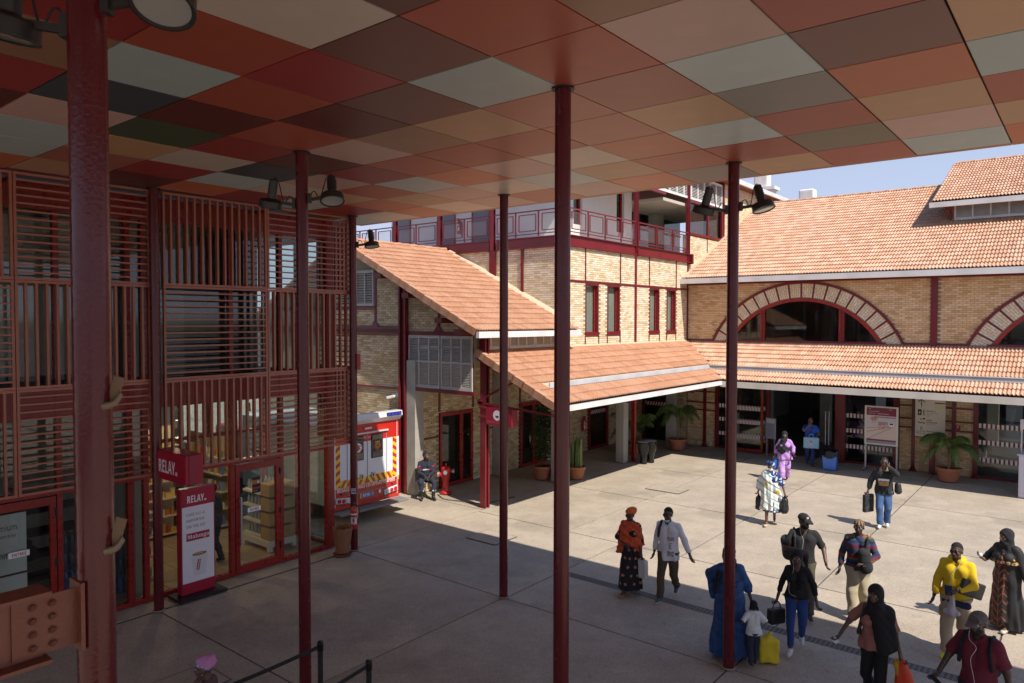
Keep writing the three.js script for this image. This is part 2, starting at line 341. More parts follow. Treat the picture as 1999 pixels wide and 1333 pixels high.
// ================================================================ posts, their lamps, the near beam
function post(c, row, r, label) {
  const t = thing('canopy_post', label, 'post', [Cx(c), 0, Rz(row)], 0, 'round steel posts under the canopy');
  const g = new THREE.CylinderGeometry(r, r, CEIL - 0.006, 36, 1); const uv = g.attributes.uv; for (let i = 0; i < uv.count; i++) uv.setXY(i, uv.getX(i) * r * 6.283, uv.getY(i) * CEIL);
  part(t, 'shaft', g, M.post, [0, CEIL / 2, 0]);
  part(t, 'foot_ring', lathe([[r + 0.003, 0.016], [r + 0.02, 0.016], [r + 0.014, 0.032], [r + 0.003, 0.034]]), mat(0.30, 0.25, 0.2, 0.9), [0, 0, 0]);
  part(t, 'head_plate', new THREE.CylinderGeometry(r + 0.035, r + 0.035, 0.014, 24), M.black, [0, CEIL - 0.009, 0]);
  return t;
}
const postA = post(-2, 9, 0.094, 'thick round red post nearest the camera, wrapped with tape');
post(-2, 5, 0.081, 'round red post in the middle of the picture, second nearest');
post(-2, 1, 0.082, 'round red post beside the woman in the blue robe');
post(-6, 5, 0.083, 'round red post carrying two floodlights in front of the slatted kiosk');
post(-6, 1, 0.080, 'round red post standing between the red column and the middle post');
post(-10, 5, 0.083, 'round red post at the kiosk front beside the red box sign');
const postF = post(-10, 1, 0.083, 'round red post at the kiosk corner beside the clay pot');
part(postF, 'wall_plate', boxGeo(0.14, 0.36, 0.10), M.frameRed, [0.06, 4.3, -0.05]);
plate(postF, 'sticker', canvasTex(64, 80, (g, w, h) => { g.fillStyle = '#cfd3d6'; g.fillRect(0, 0, w, h); g.fillStyle = '#3b6ea5'; g.fillRect(6, 30, w - 12, 34); g.fillStyle = '#b8392f'; g.fillRect(6, 8, w - 12, 12); }), 0.09, 0.12, [0.062, 1.38, 0.062], Math.PI / 4, 0.5, 0.004);

function floodlight(px, pz, y, side, aim, label) {
  // side: horizontal direction from post to lamp; aim: direction the lens looks
  const t = thing('floodlight', label, 'floodlight', [px, y, pz], 0, 'floodlights on the canopy posts');
  const s = V(side[0], 0, side[1]).normalize(), a = V(...aim).normalize(), c = s.clone().multiplyScalar(0.42);
  part(t, 'arm', merge([barGeo(s.clone().multiplyScalar(0.085), s.clone().multiplyScalar(0.13), 0.07, 0.13), barGeo(s.clone().multiplyScalar(0.10).setY(-0.02), s.clone().multiplyScalar(0.36).setY(0.02), 0.03, 0.045)]), M.lamp);
  const head = part(t, 'housing', lathe([[0, 0.27], [0.048, 0.27], [0.056, 0.26], [0.062, 0.02], [0.068, 0.005], [0.15, -0.015], [0.158, -0.03], [0.162, -0.10], [0.168, -0.105], [0.168, -0.118], [0.150, -0.118], [0.144, -0.100], [0, -0.100]], 32), M.lamp, [c.x, 0.06, c.z]);
  head.quaternion.setFromUnitVectors(V(0, -1, 0), a);
  part(head, 'lens', lathe([[0, -0.102], [0.08, -0.1025], [0.143, -0.108]], 28), M.lens);
  part(head, 'cooling_fins', merge([0, 1, 2, 3].map((k) => new THREE.CylinderGeometry(0.067, 0.067, 0.008, 20).translate(0, 0.10 + k * 0.035, 0))), M.lamp);
  const top = a.clone().multiplyScalar(-0.27).add(c).setY(0.06 - a.y * 0.27);
  part(t, 'cable', curveTube([s.clone().multiplyScalar(0.10).setY(0.03), s.clone().multiplyScalar(0.17).setY(0.10), s.clone().multiplyScalar(0.24).setY(-0.0), top.clone().lerp(s.clone().multiplyScalar(0.2), 0.3).setY(top.y - 0.02), top.clone().setY(top.y + 0.03), top], 0.007, 30, 6), M.black);
  return t;
}
const RX = 0.778, RZ = -0.628;       // the picture's right, on the ground
const A1 = [Cx(-2), Rz(9)], A3 = [Cx(-2), Rz(1)], A4 = [Cx(-6), Rz(5)], A7 = [Cx(-10), Rz(1)];
floodlight(...A4, 6.93, [RX, RZ], [0.25, -0.86, 0.15], 'dark floodlight with a pale lens, right side of the post before the kiosk');
floodlight(...A4, 6.86, [-RX, -RZ], [-0.30, -0.95, -0.05], 'dark floodlight tilted away, left side of the post before the kiosk');
floodlight(...A3, 6.93, [RX, RZ], [0.26, -0.86, 0.05], 'dark floodlight against the tiled hall roof, right of its post');
floodlight(...A3, 6.88, [-RX, -RZ], [-0.30, -0.88, -0.1], 'dark floodlight against the balcony block, left of its post');
floodlight(...A7, 6.93, [RX, RZ], [0.16, -0.92, 0.02], 'single dark floodlight on the kiosk corner post above the gable roof');
floodlight(...A1, 6.80, [-RX, -RZ], [-0.2, -1, 0.05], 'large dark floodlight at the top left corner, left of the nearest post');
floodlight(...A1, 6.93, [RX, RZ], [0.25, -0.95, 0.3], 'large dark floodlight at the top edge, right of the nearest post');

{ // steel beam meeting the nearest post
  const t = thing('steel_beam', 'rusty red steel beam bolted to the nearest post', 'beam', [Cx(-2), 3.68, Rz(9)]);
  const z0 = 0.26, z1 = 2.6;
  box(t, 'web', M.rust, -0.006, 0.006, -0.165, 0.165, z0, z1);
  box(t, 'flange', M.rust, -0.085, 0.085, 0.166, 0.185, z0 - 0.02, z1);
  box(t, 'flange', M.rust, -0.085, 0.085, -0.185, -0.166, z0 - 0.02, z1);
  box(t, 'end_plate', M.rust, -0.075, 0.075, -0.18, 0.18, 0.083, 0.103);
  box(t, 'splice_plate', M.rust, 0.007, 0.02, -0.150, 0.150, 0.10, 0.40);
  for (let i = 0; i < 4; i++) for (let j = 0; j < 2; j++) {
    const b = part(t, 'bolt', new THREE.CylinderGeometry(0.014, 0.014, 0.018, 6).rotateZ(Math.PI / 2), M.rust, [0.029, -0.105 + i * 0.07, 0.22 + j * 0.09]);
    part(b, 'washer', new THREE.CylinderGeometry(0.020, 0.020, 0.005, 16).rotateZ(Math.PI / 2), M.rust, [-0.0075, 0, 0]);
  }
  // adhesive tape and the two wooden wedges held by it
  const tapeM = mat(0.24, 0.17, 0.10, 0.45, { map: grime }), woodM = mat(0.24, 0.15, 0.085, 0.8, { map: grime });
  for (const [y, h, lab] of [[4.80, 0.20, 'upper scrap of board taped to the nearest post'], [4.02, 0.22, 'lower scrap of board taped to the nearest post above the beam']]) {
    const w = thing('taped_board', lab, 'board', [Cx(-2) + 0.11 * RX, y, Rz(9) + 0.11 * RZ], 38.9 * D2R);
    const b = part(w, 'board', boxGeo(0.055, h * 0.8, 0.012), woodM, [0.012, h * 0.32, 0]); b.rotation.z = -0.28;
    part(w, 'tape', curveTube([V(0.05, 0.03, 0.01), V(0.02, 0.0, 0.03), V(-0.05, -0.01, 0.045), V(-0.11, -0.012, 0.035)], 0.014, 14, 5).scale(1, 1.6, 1), tapeM);
  }
}

{ // the upper walkway the picture is taken from
  const t = thing('upper_walkway', 'raised concrete walkway behind the viewpoint, carried by the near beam', 'walkway');
  box(t, 'deck', M.cast, -6.0, 6.8, 3.87, 3.98, 1.05, 3.6); for (const x of [-4.189, 0.211, 4.611]) box(t, 'deck_post', M.post, x - 0.06, x + 0.06, 0.016, 3.865, 2.62, 2.74);
}
// ================================================================ kiosk building with slatted screens (left)
const XF = -13.56, XS = -13.10;       // glazing plane, screen plane
{
  const t = thing('kiosk_building', 'two storey glazed shop building behind terracotta slatted screens', 'building');
  const zN = 5.0, zF = -10.25, xB = -20.5;
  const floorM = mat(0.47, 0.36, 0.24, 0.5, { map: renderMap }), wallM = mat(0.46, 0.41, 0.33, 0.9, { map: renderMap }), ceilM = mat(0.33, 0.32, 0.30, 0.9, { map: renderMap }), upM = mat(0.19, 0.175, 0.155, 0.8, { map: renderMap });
  // shop floor of square tiles
  const fl = box(t, 'floor', M.joint, xB, XF - 0.02, 0.015, 0.028, zF + 0.02, zN);
  const ft = boxGeo(0.588, 0.012, 0.588), tm = [0, 1, 2].map((k) => mat(0.47 - 0.03 * k, 0.36 - 0.025 * k, 0.24 - 0.02 * k, 0.35, { map: renderMap }));
  for (let i = 0; i < 7; i++) for (let j = 0; j < 9; j++) part(fl, 'floor_tile', ft, tm[(i * 7 + j * 5) % 3], [XF - 0.34 - i * 0.6 - (xB + XF - 0.02) / 2, 0.0125, zF + 0.34 + j * 0.6 - (zF + 0.02 + zN) / 2]);
  box(t, 'upper_floor', ceilM, xB, XF - 0.07, 3.66, 4.0, zF + 0.06, zN);
  box(t, 'roof_slab', ceilM, xB, XF - 0.07, 7.16, 7.50, zF + 0.06, zN);
  box(t, 'back_wall', wallM, xB - 0.2, xB, 0, 7.5, zF, zN);
  box(t, 'cross_wall', wallM, xB, XF - 0.35, 0.03, 3.66, -6.15, -6.0);
  // half-height partitions and blinds of the upper rooms
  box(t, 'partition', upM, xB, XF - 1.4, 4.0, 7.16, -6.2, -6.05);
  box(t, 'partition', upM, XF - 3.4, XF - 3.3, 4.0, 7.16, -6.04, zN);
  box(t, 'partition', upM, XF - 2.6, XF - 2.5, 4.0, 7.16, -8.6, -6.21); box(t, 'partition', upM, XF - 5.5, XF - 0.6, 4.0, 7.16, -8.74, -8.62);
  box(t, 'side_wall', wallM, xB, XF - 0.1, 0, 7.5, zN - 0.3, zN - 0.1);
  box(t, 'blind', M.blind, XF - 0.20, XF - 0.19, 4.3, 6.95, -5.55, -2.0);
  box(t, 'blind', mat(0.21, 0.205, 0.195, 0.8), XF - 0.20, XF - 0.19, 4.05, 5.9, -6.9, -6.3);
  box(t, 'back_partition', wallM, xB + 1.5, XF - 3.2, 0.03, 3.66, -6.0 + 0.002, -5.9);
  // steel frame
  const col = (z, w = 0.10) => box(t, 'mullion', M.frameRed, XF - 0.09, XF + 0.03, 0.016, 7.5, z - w / 2, z + w / 2);
  const mz = [-10.17, -8.90, -7.76, -6.05, -5.77, -4.62, -3.5, -2.3, -1.1, 0.1]; mz.forEach((z, i) => col(z, i === 0 ? 0.20 : 0.085));
  const rail = (y0, y1, name) => box(t, name, M.frameRed, XF - 0.082, XF + 0.022, y0, y1, zF + 0.18, zN);
  rail(0.018, 0.10, 'sill'); rail(2.30, 2.40, 'transom'); rail(3.60, 4.06, 'spandrel'); rail(7.05, 7.5, 'spandrel');
  box(t, 'mid_rail', M.frameRed, XF - 0.082, XF + 0.022, 2.93, 2.99, -8.85, -6.10);
  // end wall glazing at the far side
  const ex = [-14.9, -16.3, -17.7, -19.1];
  ex.forEach((x) => box(t, 'end_mullion', M.frameRed, x - 0.04, x + 0.04, 0.016, 7.5, zF - 0.03, zF + 0.07));
  for (const [a, b] of [[0.018, 0.10], [3.60, 4.06], [7.05, 7.5]]) box(t, 'end_rail', M.frameRed, xB, XF - 0.095, a, b, zF - 0.022, zF + 0.062);
  const eb = [XF - 0.09, ...ex, xB];
  for (let i = 0; i + 1 < eb.length; i++) for (const [a, b] of [[0.10, 3.60], [4.06, 7.05]]) box(t, 'end_pane', M.glass, eb[i + 1] + 0.04, eb[i] - 0.04, a, b, zF + 0.012, zF + 0.02);
  // panes of the front
  const pane = (z0, z1, y0, y1) => box(t, 'pane', M.glass, XF - 0.034, XF - 0.026, y0, y1, z0, z1);
  for (let i = 0; i + 1 < mz.length; i++) {
    const a = mz[i] + (i === 0 ? 0.10 : 0.0425), b = mz[i + 1] - 0.0425; if (b - a < 0.1) continue;
    pane(a, b, 4.06, 7.05); if (i === 1 || i === 2) { pane(a, b, 2.99, 3.60); pane(a, b, 2.40, 2.93); } else pane(a, b, 2.40, 3.60);
    if (i !== 1 && i !== 5) pane(a, b, 0.10, 2.30);
  }
  // doors
  const door = (z0, z1, label) => {
    const d = box(t, 'door', M.frameRed, XF - 0.055, XF + 0.035, 2.14, 2.28, z0, z1); d.userData.label = label;
    const sub = (name, m, a, b, c, e, x0 = XF - 0.05, x1 = XF + 0.033) => { const q = box(d, name, m, x0, x1, a, b, c, e); q.position.sub(d.position); return q; };
    sub('stile', M.frameRed, 0.05, 2.139, z0, z0 + 0.09); sub('stile', M.frameRed, 0.05, 2.139, z1 - 0.09, z1); sub('bottom_rail', M.frameRed, 0.05, 0.19, z0 + 0.091, z1 - 0.091);
    sub('door_pane', M.glass, 0.19, 2.14, z0 + 0.09, z1 - 0.09, XF - 0.02, XF - 0.012);
    for (const y of [0.35, 1.1, 1.95]) sub('hinge', M.black, y, y + 0.13, z0 - 0.012, z0 + 0.02, XF + 0.034, XF + 0.06);
    sub('pull_handle', M.metal, 0.62, 1.62, z1 - 0.10, z1 - 0.07, XF + 0.075, XF + 0.105);
    sub('handle_stand', M.metal, 0.70, 0.73, z1 - 0.095, z1 - 0.075, XF + 0.034, XF + 0.075); sub('handle_stand', M.metal, 1.52, 1.55, z1 - 0.095, z1 - 0.075, XF + 0.034, XF + 0.075);
    return d;
  };
  door(-8.85, -7.82, 'glazed red framed shop door marked entree'); door(-4.56, -3.55, 'glazed red framed left door with information panel');
  const entree = canvasTex(256, 80, (g, w, h) => { g.fillStyle = '#f2efec'; g.fillRect(0, 0, w, h); g.fillStyle = '#8c1f26'; g.font = 'bold 62px sans-serif'; g.textAlign = 'center'; g.textBaseline = 'middle'; g.save(); g.scale(0.8, 1); g.fillText('ENTREE', w / 1.6, h / 2 + 2); g.restore(); });
  const st = (z, y, lab) => tag(plate(scene, 'entrance_sticker', entree, 0.30, 0.095, [XF + 0.004, y, z], Math.PI / 2, 0.5, 0.003), lab, 'sticker', 'entree stickers on the kiosk doors');
  st(-8.25, 1.30, 'white entree sticker on the shop door'); st(-4.02, 1.42, 'white entree sticker on the left information door');
  tag(plate(scene, 'notice_sticker', canvasTex(96, 160, (g, w, h) => { g.fillStyle = '#1b1b1d'; g.fillRect(0, 0, w, 30); g.fillStyle = '#b0683c'; g.fillRect(0, 32, w, 42); g.fillStyle = '#dfe3ea'; g.beginPath(); g.arc(72, 54, 12, 0, 7); g.fill(); g.fillStyle = '#9c2430'; g.fillRect(4, 100, w - 8, 22); g.fillStyle = '#c96a3c'; g.fillRect(16, 134, 20, 12); g.fillStyle = '#4f79b5'; g.fillRect(44, 134, 20, 12); }), 0.19, 0.34, [XF + 0.003, 1.80, -8.30], Math.PI / 2, 0.5, 0.002), 'small dark and orange notice on the shop door glass', 'notice');
  // information panel behind the left door
  tag(plate(scene, 'information_panel', canvasTex(400, 640, (g, w, h) => {
    g.fillStyle = '#d9d6d1'; g.fillRect(0, 0, w, h); g.fillStyle = '#222'; g.font = '46px sans-serif'; g.fillText('Premium', 150, 90); g.font = '28px sans-serif'; g.fillStyle = '#6b2b2b'; g.fillText('Premium area', 150, 128);
    g.fillStyle = '#222'; g.font = '46px sans-serif'; g.fillText('Commerces', 150, 240); g.fillStyle = '#6b2b2b'; g.font = '28px sans-serif'; g.fillText('Shops', 150, 278);
    g.fillStyle = '#1e1e1e'; for (let k = 0; k < 5; k++) { const a = -Math.PI / 2 + k * 1.2566; g.beginPath(); g.moveTo(95, 70); g.lineTo(95 + 34 * Math.cos(a - 0.3), 70 + 34 * Math.sin(a - 0.3)); g.lineTo(95 + 42 * Math.cos(a), 70 + 42 * Math.sin(a)); g.lineTo(95 + 34 * Math.cos(a + 0.3), 70 + 34 * Math.sin(a + 0.3)); g.fill(); }
    g.fillRect(60, 220, 66, 62); g.strokeStyle = '#1e1e1e'; g.lineWidth = 7; g.beginPath(); g.arc(93, 220, 18, Math.PI, 0); g.stroke(); g.fillStyle = '#5a2a28'; g.fillRect(0, 330, w, 12);
  }), 0.86, 1.9, [XF - 0.14, 1.12, -3.74], Math.PI / 2, 0.6, 0.02), 'white Premium and Commerces panel behind the left door glass', 'sign');

  // slatted screens
  const slatV = boxGeo(0.075, 1.60, 0.034), slatH = (w) => boxGeo(0.062, 0.026, w);
  const screen = (z0, z1, y0, y1, vertical) => {
    const F = 0.04, D = 0.06, f = [boxGeo(D, F, z1 - z0).clone().translate(0, (y1 - y0) / 2 - F / 2, 0), boxGeo(D, F, z1 - z0).clone().translate(0, -(y1 - y0) / 2 + F / 2, 0), boxGeo(D, y1 - y0 - 2 * F, F).clone().translate(0, 0, (z1 - z0) / 2 - F / 2), boxGeo(D, y1 - y0 - 2 * F, F).clone().translate(0, 0, -(z1 - z0) / 2 + F / 2)];
    const p = part(t, 'screen_panel', merge(f), M.terra, [XS, (y0 + y1) / 2, (z0 + z1) / 2]);
    if (vertical) { const n = Math.round((z1 - z0) / 0.15) - 1; for (let i = 1; i <= n; i++) part(p, 'slat', boxGeo(0.078, y1 - y0 - 2 * F - 0.002, 0.036), M.terra, [-0.010, 0, -(z1 - z0) / 2 + (z1 - z0) * i / (n + 1)]); }
    else { const n = 13, g = slatH(z1 - z0 - 2 * F - 0.002); for (let i = 1; i <= n; i++) part(p, 'slat', g, M.terra, [-0.004, -(y1 - y0) / 2 + (y1 - y0) * i / (n + 1), 0]); }
  };
  const ys = [2.45, 4.14, 5.86, 7.545], cols = [[-10.44, -8.30], [-8.295, -6.19], [-5.98, -3.885], [-3.88, -1.76], [-1.55, 0.55]];
  cols.forEach(([a, b], ci) => { for (let j = 0; j < 3; j++) screen(a + 0.004, b - 0.004, ys[j] + 0.004, ys[j + 1] - 0.004, (ci + j) % 2 === 1); });
  // end screens, standing free of the far end wall
  const endScreen = (x0, x1, y0, y1, vertical) => {
    const F = 0.04, D = 0.06, w = x1 - x0, h = y1 - y0;
    const p = part(t, 'end_screen_panel', merge([boxGeo(w, F, D).clone().translate(0, h / 2 - F / 2, 0), boxGeo(w, F, D).clone().translate(0, -h / 2 + F / 2, 0), boxGeo(F, h - 2 * F, D).clone().translate(w / 2 - F / 2, 0, 0), boxGeo(F, h - 2 * F, D).clone().translate(-w / 2 + F / 2, 0, 0)]), M.terra, [(x0 + x1) / 2, (y0 + y1) / 2, -10.58]);
    const n = vertical ? 9 : 13; for (let i = 1; i <= n; i++) part(p, 'slat', vertical ? boxGeo(0.06, h - 2 * F - 0.002, 0.07) : boxGeo(w - 2 * F - 0.002, 0.026, 0.06), M.terra, vertical ? [-w / 2 + w * i / (n + 1), 0, 0] : [0, -h / 2 + h * i / (n + 1), 0]);
  };
  for (let j = 0; j < 3; j++) endScreen(-14.55, -13.14, ys[j] + 0.004, ys[j + 1] - 0.004, j !== 1);
  // brackets holding the screens
  for (const z of [-8.3, -6.1, -3.88]) for (const y of [2.52, 4.14, 5.86, 7.45]) box(t, 'bracket', M.terraDark, XF + 0.034, XS - 0.032, y - 0.025, y + 0.025, z - 0.02, z + 0.02);
}

// ---- shop fittings
{
  const rg = rngOf(1234), goodsPal = [[0.55, 0.08, 0.05], [0.62, 0.42, 0.08], [0.10, 0.18, 0.42], [0.68, 0.62, 0.55], [0.60, 0.22, 0.05], [0.12, 0.30, 0.12], [0.70, 0.68, 0.70], [0.35, 0.16, 0.08], [0.45, 0.10, 0.22], [0.75, 0.55, 0.22], [0.18, 0.34, 0.50]];
  const goodsM = goodsPal.map((c) => mat(...c, 0.4)), shelfM = mat(0.62, 0.50, 0.34, 0.6, { map: grime }), geoms = [boxGeo(0.10, 0.22, 0.06), boxGeo(0.07, 0.16, 0.07), boxGeo(0.13, 0.12, 0.05), lathe([[0, 0], [0.035, 0], [0.036, 0.13], [0.014, 0.18], [0.014, 0.21], [0, 0.21]], 10).translate(0, -0.1, 0)];
  const rack = (x, z, len, turn, label, rows) => {
    const s = thing('goods_shelf', label, 'shelf', [x, 0.05, z], turn, 'stocked shelves inside the shop');
    box(s, 'back', shelfM, -len / 2, len / 2, 0, rows * 0.42 + 0.1, -0.2, -0.17);
    for (let j = 0; j < rows; j++) {
      box(s, 'shelf_board', shelfM, -len / 2, len / 2, 0.06 + j * 0.42, 0.085 + j * 0.42, -0.169, 0.2);
      for (let u = -len / 2 + 0.08; u < len / 2 - 0.05; u += 0.115) { const q = rg() * 4 | 0, m = part(s, 'product', geoms[q], goodsM[(rg() * 3.3 + u * 4 + j * 3.7 + 40 | 0) % goodsM.length], [u, 0.087 + j * 0.42 + [0.11, 0.08, 0.06, 0.1][q], 0.06 + 0.06 * rg()]); m.rotation.y = (rg() - 0.5) * 0.5; }
    }
  };
  rack(-17.9, -9.45, 2.4, 0, 'stocked shelf along the far glazing of the shop', 5);
  rack(-17.3, -7.3, 2.3, Math.PI / 2, 'tall stocked shelf facing the shop door', 6);
  rack(-15.25, -6.45, 1.5, Math.PI, 'stocked shelf against the shop side wall', 6);
  // wheeled crate stand by the door
  const c = thing('crate_stand', 'tiered stand of wooden crates with bottles inside the shop door', 'stand', [-14.75, 0.05, -9.35], 0);
  const wm = mat(0.55, 0.36, 0.16, 0.6, { map: grime }), pm = mat(0.75, 0.72, 0.66, 0.5), bm = mat(0.45, 0.47, 0.55, 0.15), bg = geoms[3];
  box(c, 'base', pm, -0.55, 0.55, 0.10, 0.24, -0.35, 0.35); for (const sx of [-1, 1]) for (const sz of [-1, 1]) box(c, 'foot', pm, sx * 0.5 - 0.05, sx * 0.5 + 0.05, 0, 0.099, sz * 0.3 - 0.05, sz * 0.3 + 0.05);
  for (let j = 0; j < 4; j++) {
    const y = 0.245 + j * 0.33; box(c, 'crate', wm, 0.18, 0.53, y, y + 0.27, -0.33, 0.33); box(c, 'tray', pm, -0.55, 0.175, y, y + 0.05, -0.33, 0.33);
    for (let k = 0; k < 15; k++) part(c, 'bottle', bg, bm, [-0.46 + (k % 5) * 0.14, y + 0.15, -0.22 + (k / 5 | 0) * 0.22]);
  }
  // stacked water packs behind the left glazing
  const w = thing('water_packs', 'stack of shrink-wrapped water bottles behind the left kiosk glazing', 'water packs', [-14.35, 0.05, -5.45]);
  const pk = mat(0.05, 0.075, 0.12, 0.18), blue = mat(0.03, 0.09, 0.28, 0.2), bodies = []; 
  for (let j = 0; j < 4; j++) for (let i = 0; i < 3; i++) { const gs = []; for (let a = 0; a < 3; a++) for (let b = 0; b < 3; b++) gs.push(lathe([[0, 0], [0.05, 0], [0.052, 0.2], [0.02, 0.29], [0.02, 0.32], [0, 0.32]], 8).translate(-0.2 + a * 0.107 + (j % 2) * 0.02, j * 0.335, -0.45 + i * 0.36 + b * 0.107)); part(w, 'pack', merge(gs), (i + j) % 3 ? pk : blue); }
  const dw = thing('drinks_shelf', 'dark rack of bottles on the wall behind the left kiosk glazing', 'shelf', [-15.2, 0.05, -4.9]);
  for (let j = 0; j < 4; j++) box(dw, 'shelf_board', M.dark, -0.3, 0.3, 0.4 + j * 0.42, 0.43 + j * 0.42, -0.9, 0.9);
  for (const z of [-0.92, 0.9]) box(dw, 'side', M.dark, -0.3, 0.3, 0, 2.0, z, z + 0.02);
  // lit lamps of the shop
  const glow = new THREE.MeshStandardMaterial({ color: lin(1, 0.85, 0.6), emissive: lin(1, 0.78, 0.48), emissiveIntensity: 3 });
  [[-14.9, -7.3], [-15.0, -9.0], [-16.6, -8.2], [-16.4, -6.7]].forEach(([x, z], i) => {
    const l = thing('track_lamp', ['lit track lamp nearest the shop front', 'lit track lamp above the crate stand', 'lit track lamp in the middle of the shop', 'lit track lamp by the shop side wall'][i], 'lamp', [x, 3.25, z], 0, 'track lamps in the shop');
    part(l, 'stem', new THREE.CylinderGeometry(0.012, 0.012, 0.40, 8), M.lamp, [0, 0.2, 0]);
    part(l, 'can', lathe([[0, 0.1], [0.045, 0.1], [0.055, -0.1], [0.05, -0.1], [0.045, -0.06], [0, -0.06]], 18), M.lamp);
    part(l, 'lamp_bulb', new THREE.SphereGeometry(0.035, 12, 8), glow, [0, -0.085, 0]);
    const p = new THREE.PointLight(lin(1, 0.74, 0.44), 2.2, 0, 2); p.position.set(x, 3.165, z); p.castShadow = true; scene.add(p);
  });
  // fan and pendant of the upper rooms
  // signs
  const logo = (g, x, y, s, c) => { g.fillStyle = c; g.font = 'bold ' + s + 'px sans-serif'; g.save(); g.translate(x, y); g.scale(0.70, 1.12); g.fillText('RELAY', 0, 0); const w = g.measureText('RELAY').width; g.restore(); const bx = x + w * 0.70 + s * 0.04; g.strokeStyle = c; g.lineWidth = s * 0.075; g.beginPath(); g.arc(bx + s * 0.12, y - s * 0.10, s * 0.085, 0, 7); g.stroke(); g.beginPath(); g.moveTo(bx + s * 0.03, y - s * 0.19); g.lineTo(bx + s * 0.03, y - s * 0.02); g.stroke(); };
  const crim = mat(0.42, 0.010, 0.038, 0.35, { map: grime });
  const sg = thing('box_sign', 'crimson box sign with white RELAY lettering on the kiosk post', 'sign', [-12.15, 2.735, -6.0]);
  rbox(sg, 'case', crim, -0.5, 0.5, -0.25, 0.25, -0.15, 0.15, 0.015);
  box(sg, 'wall_bracket', crim, -0.78, -0.501, -0.12, 0.16, -0.05, 0.05);
  box(sg, 'edge_band', mat(0.30, 0.02, 0.04, 0.5), 0.501, 0.512, -0.242, 0.242, -0.03, 0.10);
  for (const [z, turn] of [[0.153, 0]]) plate(sg, 'lettering', canvasTex(768, 400, (g, w, h) => { g.fillStyle = '#ab1230'; g.fillRect(0, 0, w, h); logo(g, 22, 300, 226, '#ece7e7'); }), 0.98, 0.48, [0, 0, z], turn, 0.4, 0.004, crim);
  const tt = thing('totem_sign', 'tall standing RELAY coffee sign in crimson and white beside the shop door', 'sign', [-13.22, 0.02, -6.83], 0);
  box(tt, 'foot', M.black, -0.22, 0.30, 0, 0.05, -0.45, 0.46);
  rbox(tt, 'case', crim, -0.10, 0.06, 0.051, 2.05, -0.335, 0.335, 0.01);
  plate(tt, 'poster_face', canvasTex(400, 1200, (g, w, h) => {
    g.fillStyle = '#e3dfe2'; g.fillRect(0, 0, w, h); g.fillStyle = '#a5102f'; g.fillRect(0, 0, w, 190); g.fillRect(0, h - 100, w, 100); logo(g, 60, 145, 105, '#ece6e7');
    g.font = '46px sans-serif'; g.fillStyle = '#262324'; g.fillText('CAFÉ', 50, 305); const cw = g.measureText('CAFÉ ').width; g.fillStyle = '#7d8f2a'; g.fillText('BIO', 50 + cw, 305); const bw = g.measureText('BIO ').width; g.fillStyle = '#262324'; g.fillText('À', 50 + cw + bw, 305); g.fillText('EMPORTER', 50, 375); g.fillText('ON THE GO', 50, 447);
    g.fillStyle = '#a5102f'; g.fillRect(50, 510, 292, 92); g.fillStyle = '#ece6e7'; g.font = 'bold 64px serif'; g.fillText('Malongo', 62, 576);
    g.fillStyle = '#d6d1d3'; g.beginPath(); g.moveTo(105, 790); g.lineTo(320, 790); g.lineTo(285, 1030); g.lineTo(140, 1030); g.fill(); g.fillStyle = '#7a4b2a'; g.beginPath(); g.ellipse(212, 775, 92, 20, 0, 0, 7); g.fill(); g.fillStyle = '#c79a63'; g.beginPath(); g.ellipse(212, 771, 66, 10, 0, 0, 7); g.fill();
    g.save(); g.translate(200, 905); g.rotate(0.17); g.fillStyle = '#96202f'; g.fillRect(-20, -62, 40, 124); g.rotate(-Math.PI / 2); g.fillStyle = '#eee'; g.font = 'bold 26px serif'; g.fillText('Malongo', -54, 9); g.restore();
  }), 0.62, 1.90, [0.064, 1.06, 0], Math.PI / 2, 0.45, 0.004, crim);
}
// ================================================================ shared pieces of the old station buildings
const rivetGeo = new THREE.SphereGeometry(0.014, 6, 4, 0, Math.PI * 2, 0, Math.PI / 2).rotateX(Math.PI / 2);
const XW = -13.35, ZH = -28.3, ZT = -19.35, ZG = -14.9;
const UX = V(1, 0, 0), UZ = V(0, 0, 1), PX = V(1, 0, 0), PZ = V(0, 0, 1), NZ = V(0, 0, -1);
// strips of painted steel on a wall facing +X (z, y) or +Z (x, y)
const stripX = (p, y0, y1, z0, z1, d = 0.045, name = 'steel_strip', m = M.red) => box(p, name, m, XW - 0.02, XW + d, y0, y1, z0, z1);
const stripZ = (p, x0, x1, y0, y1, z, d = 0.045, name = 'steel_strip', m = M.red) => box(p, name, m, x0, x1, y0, y1, z - 0.02, z + d);
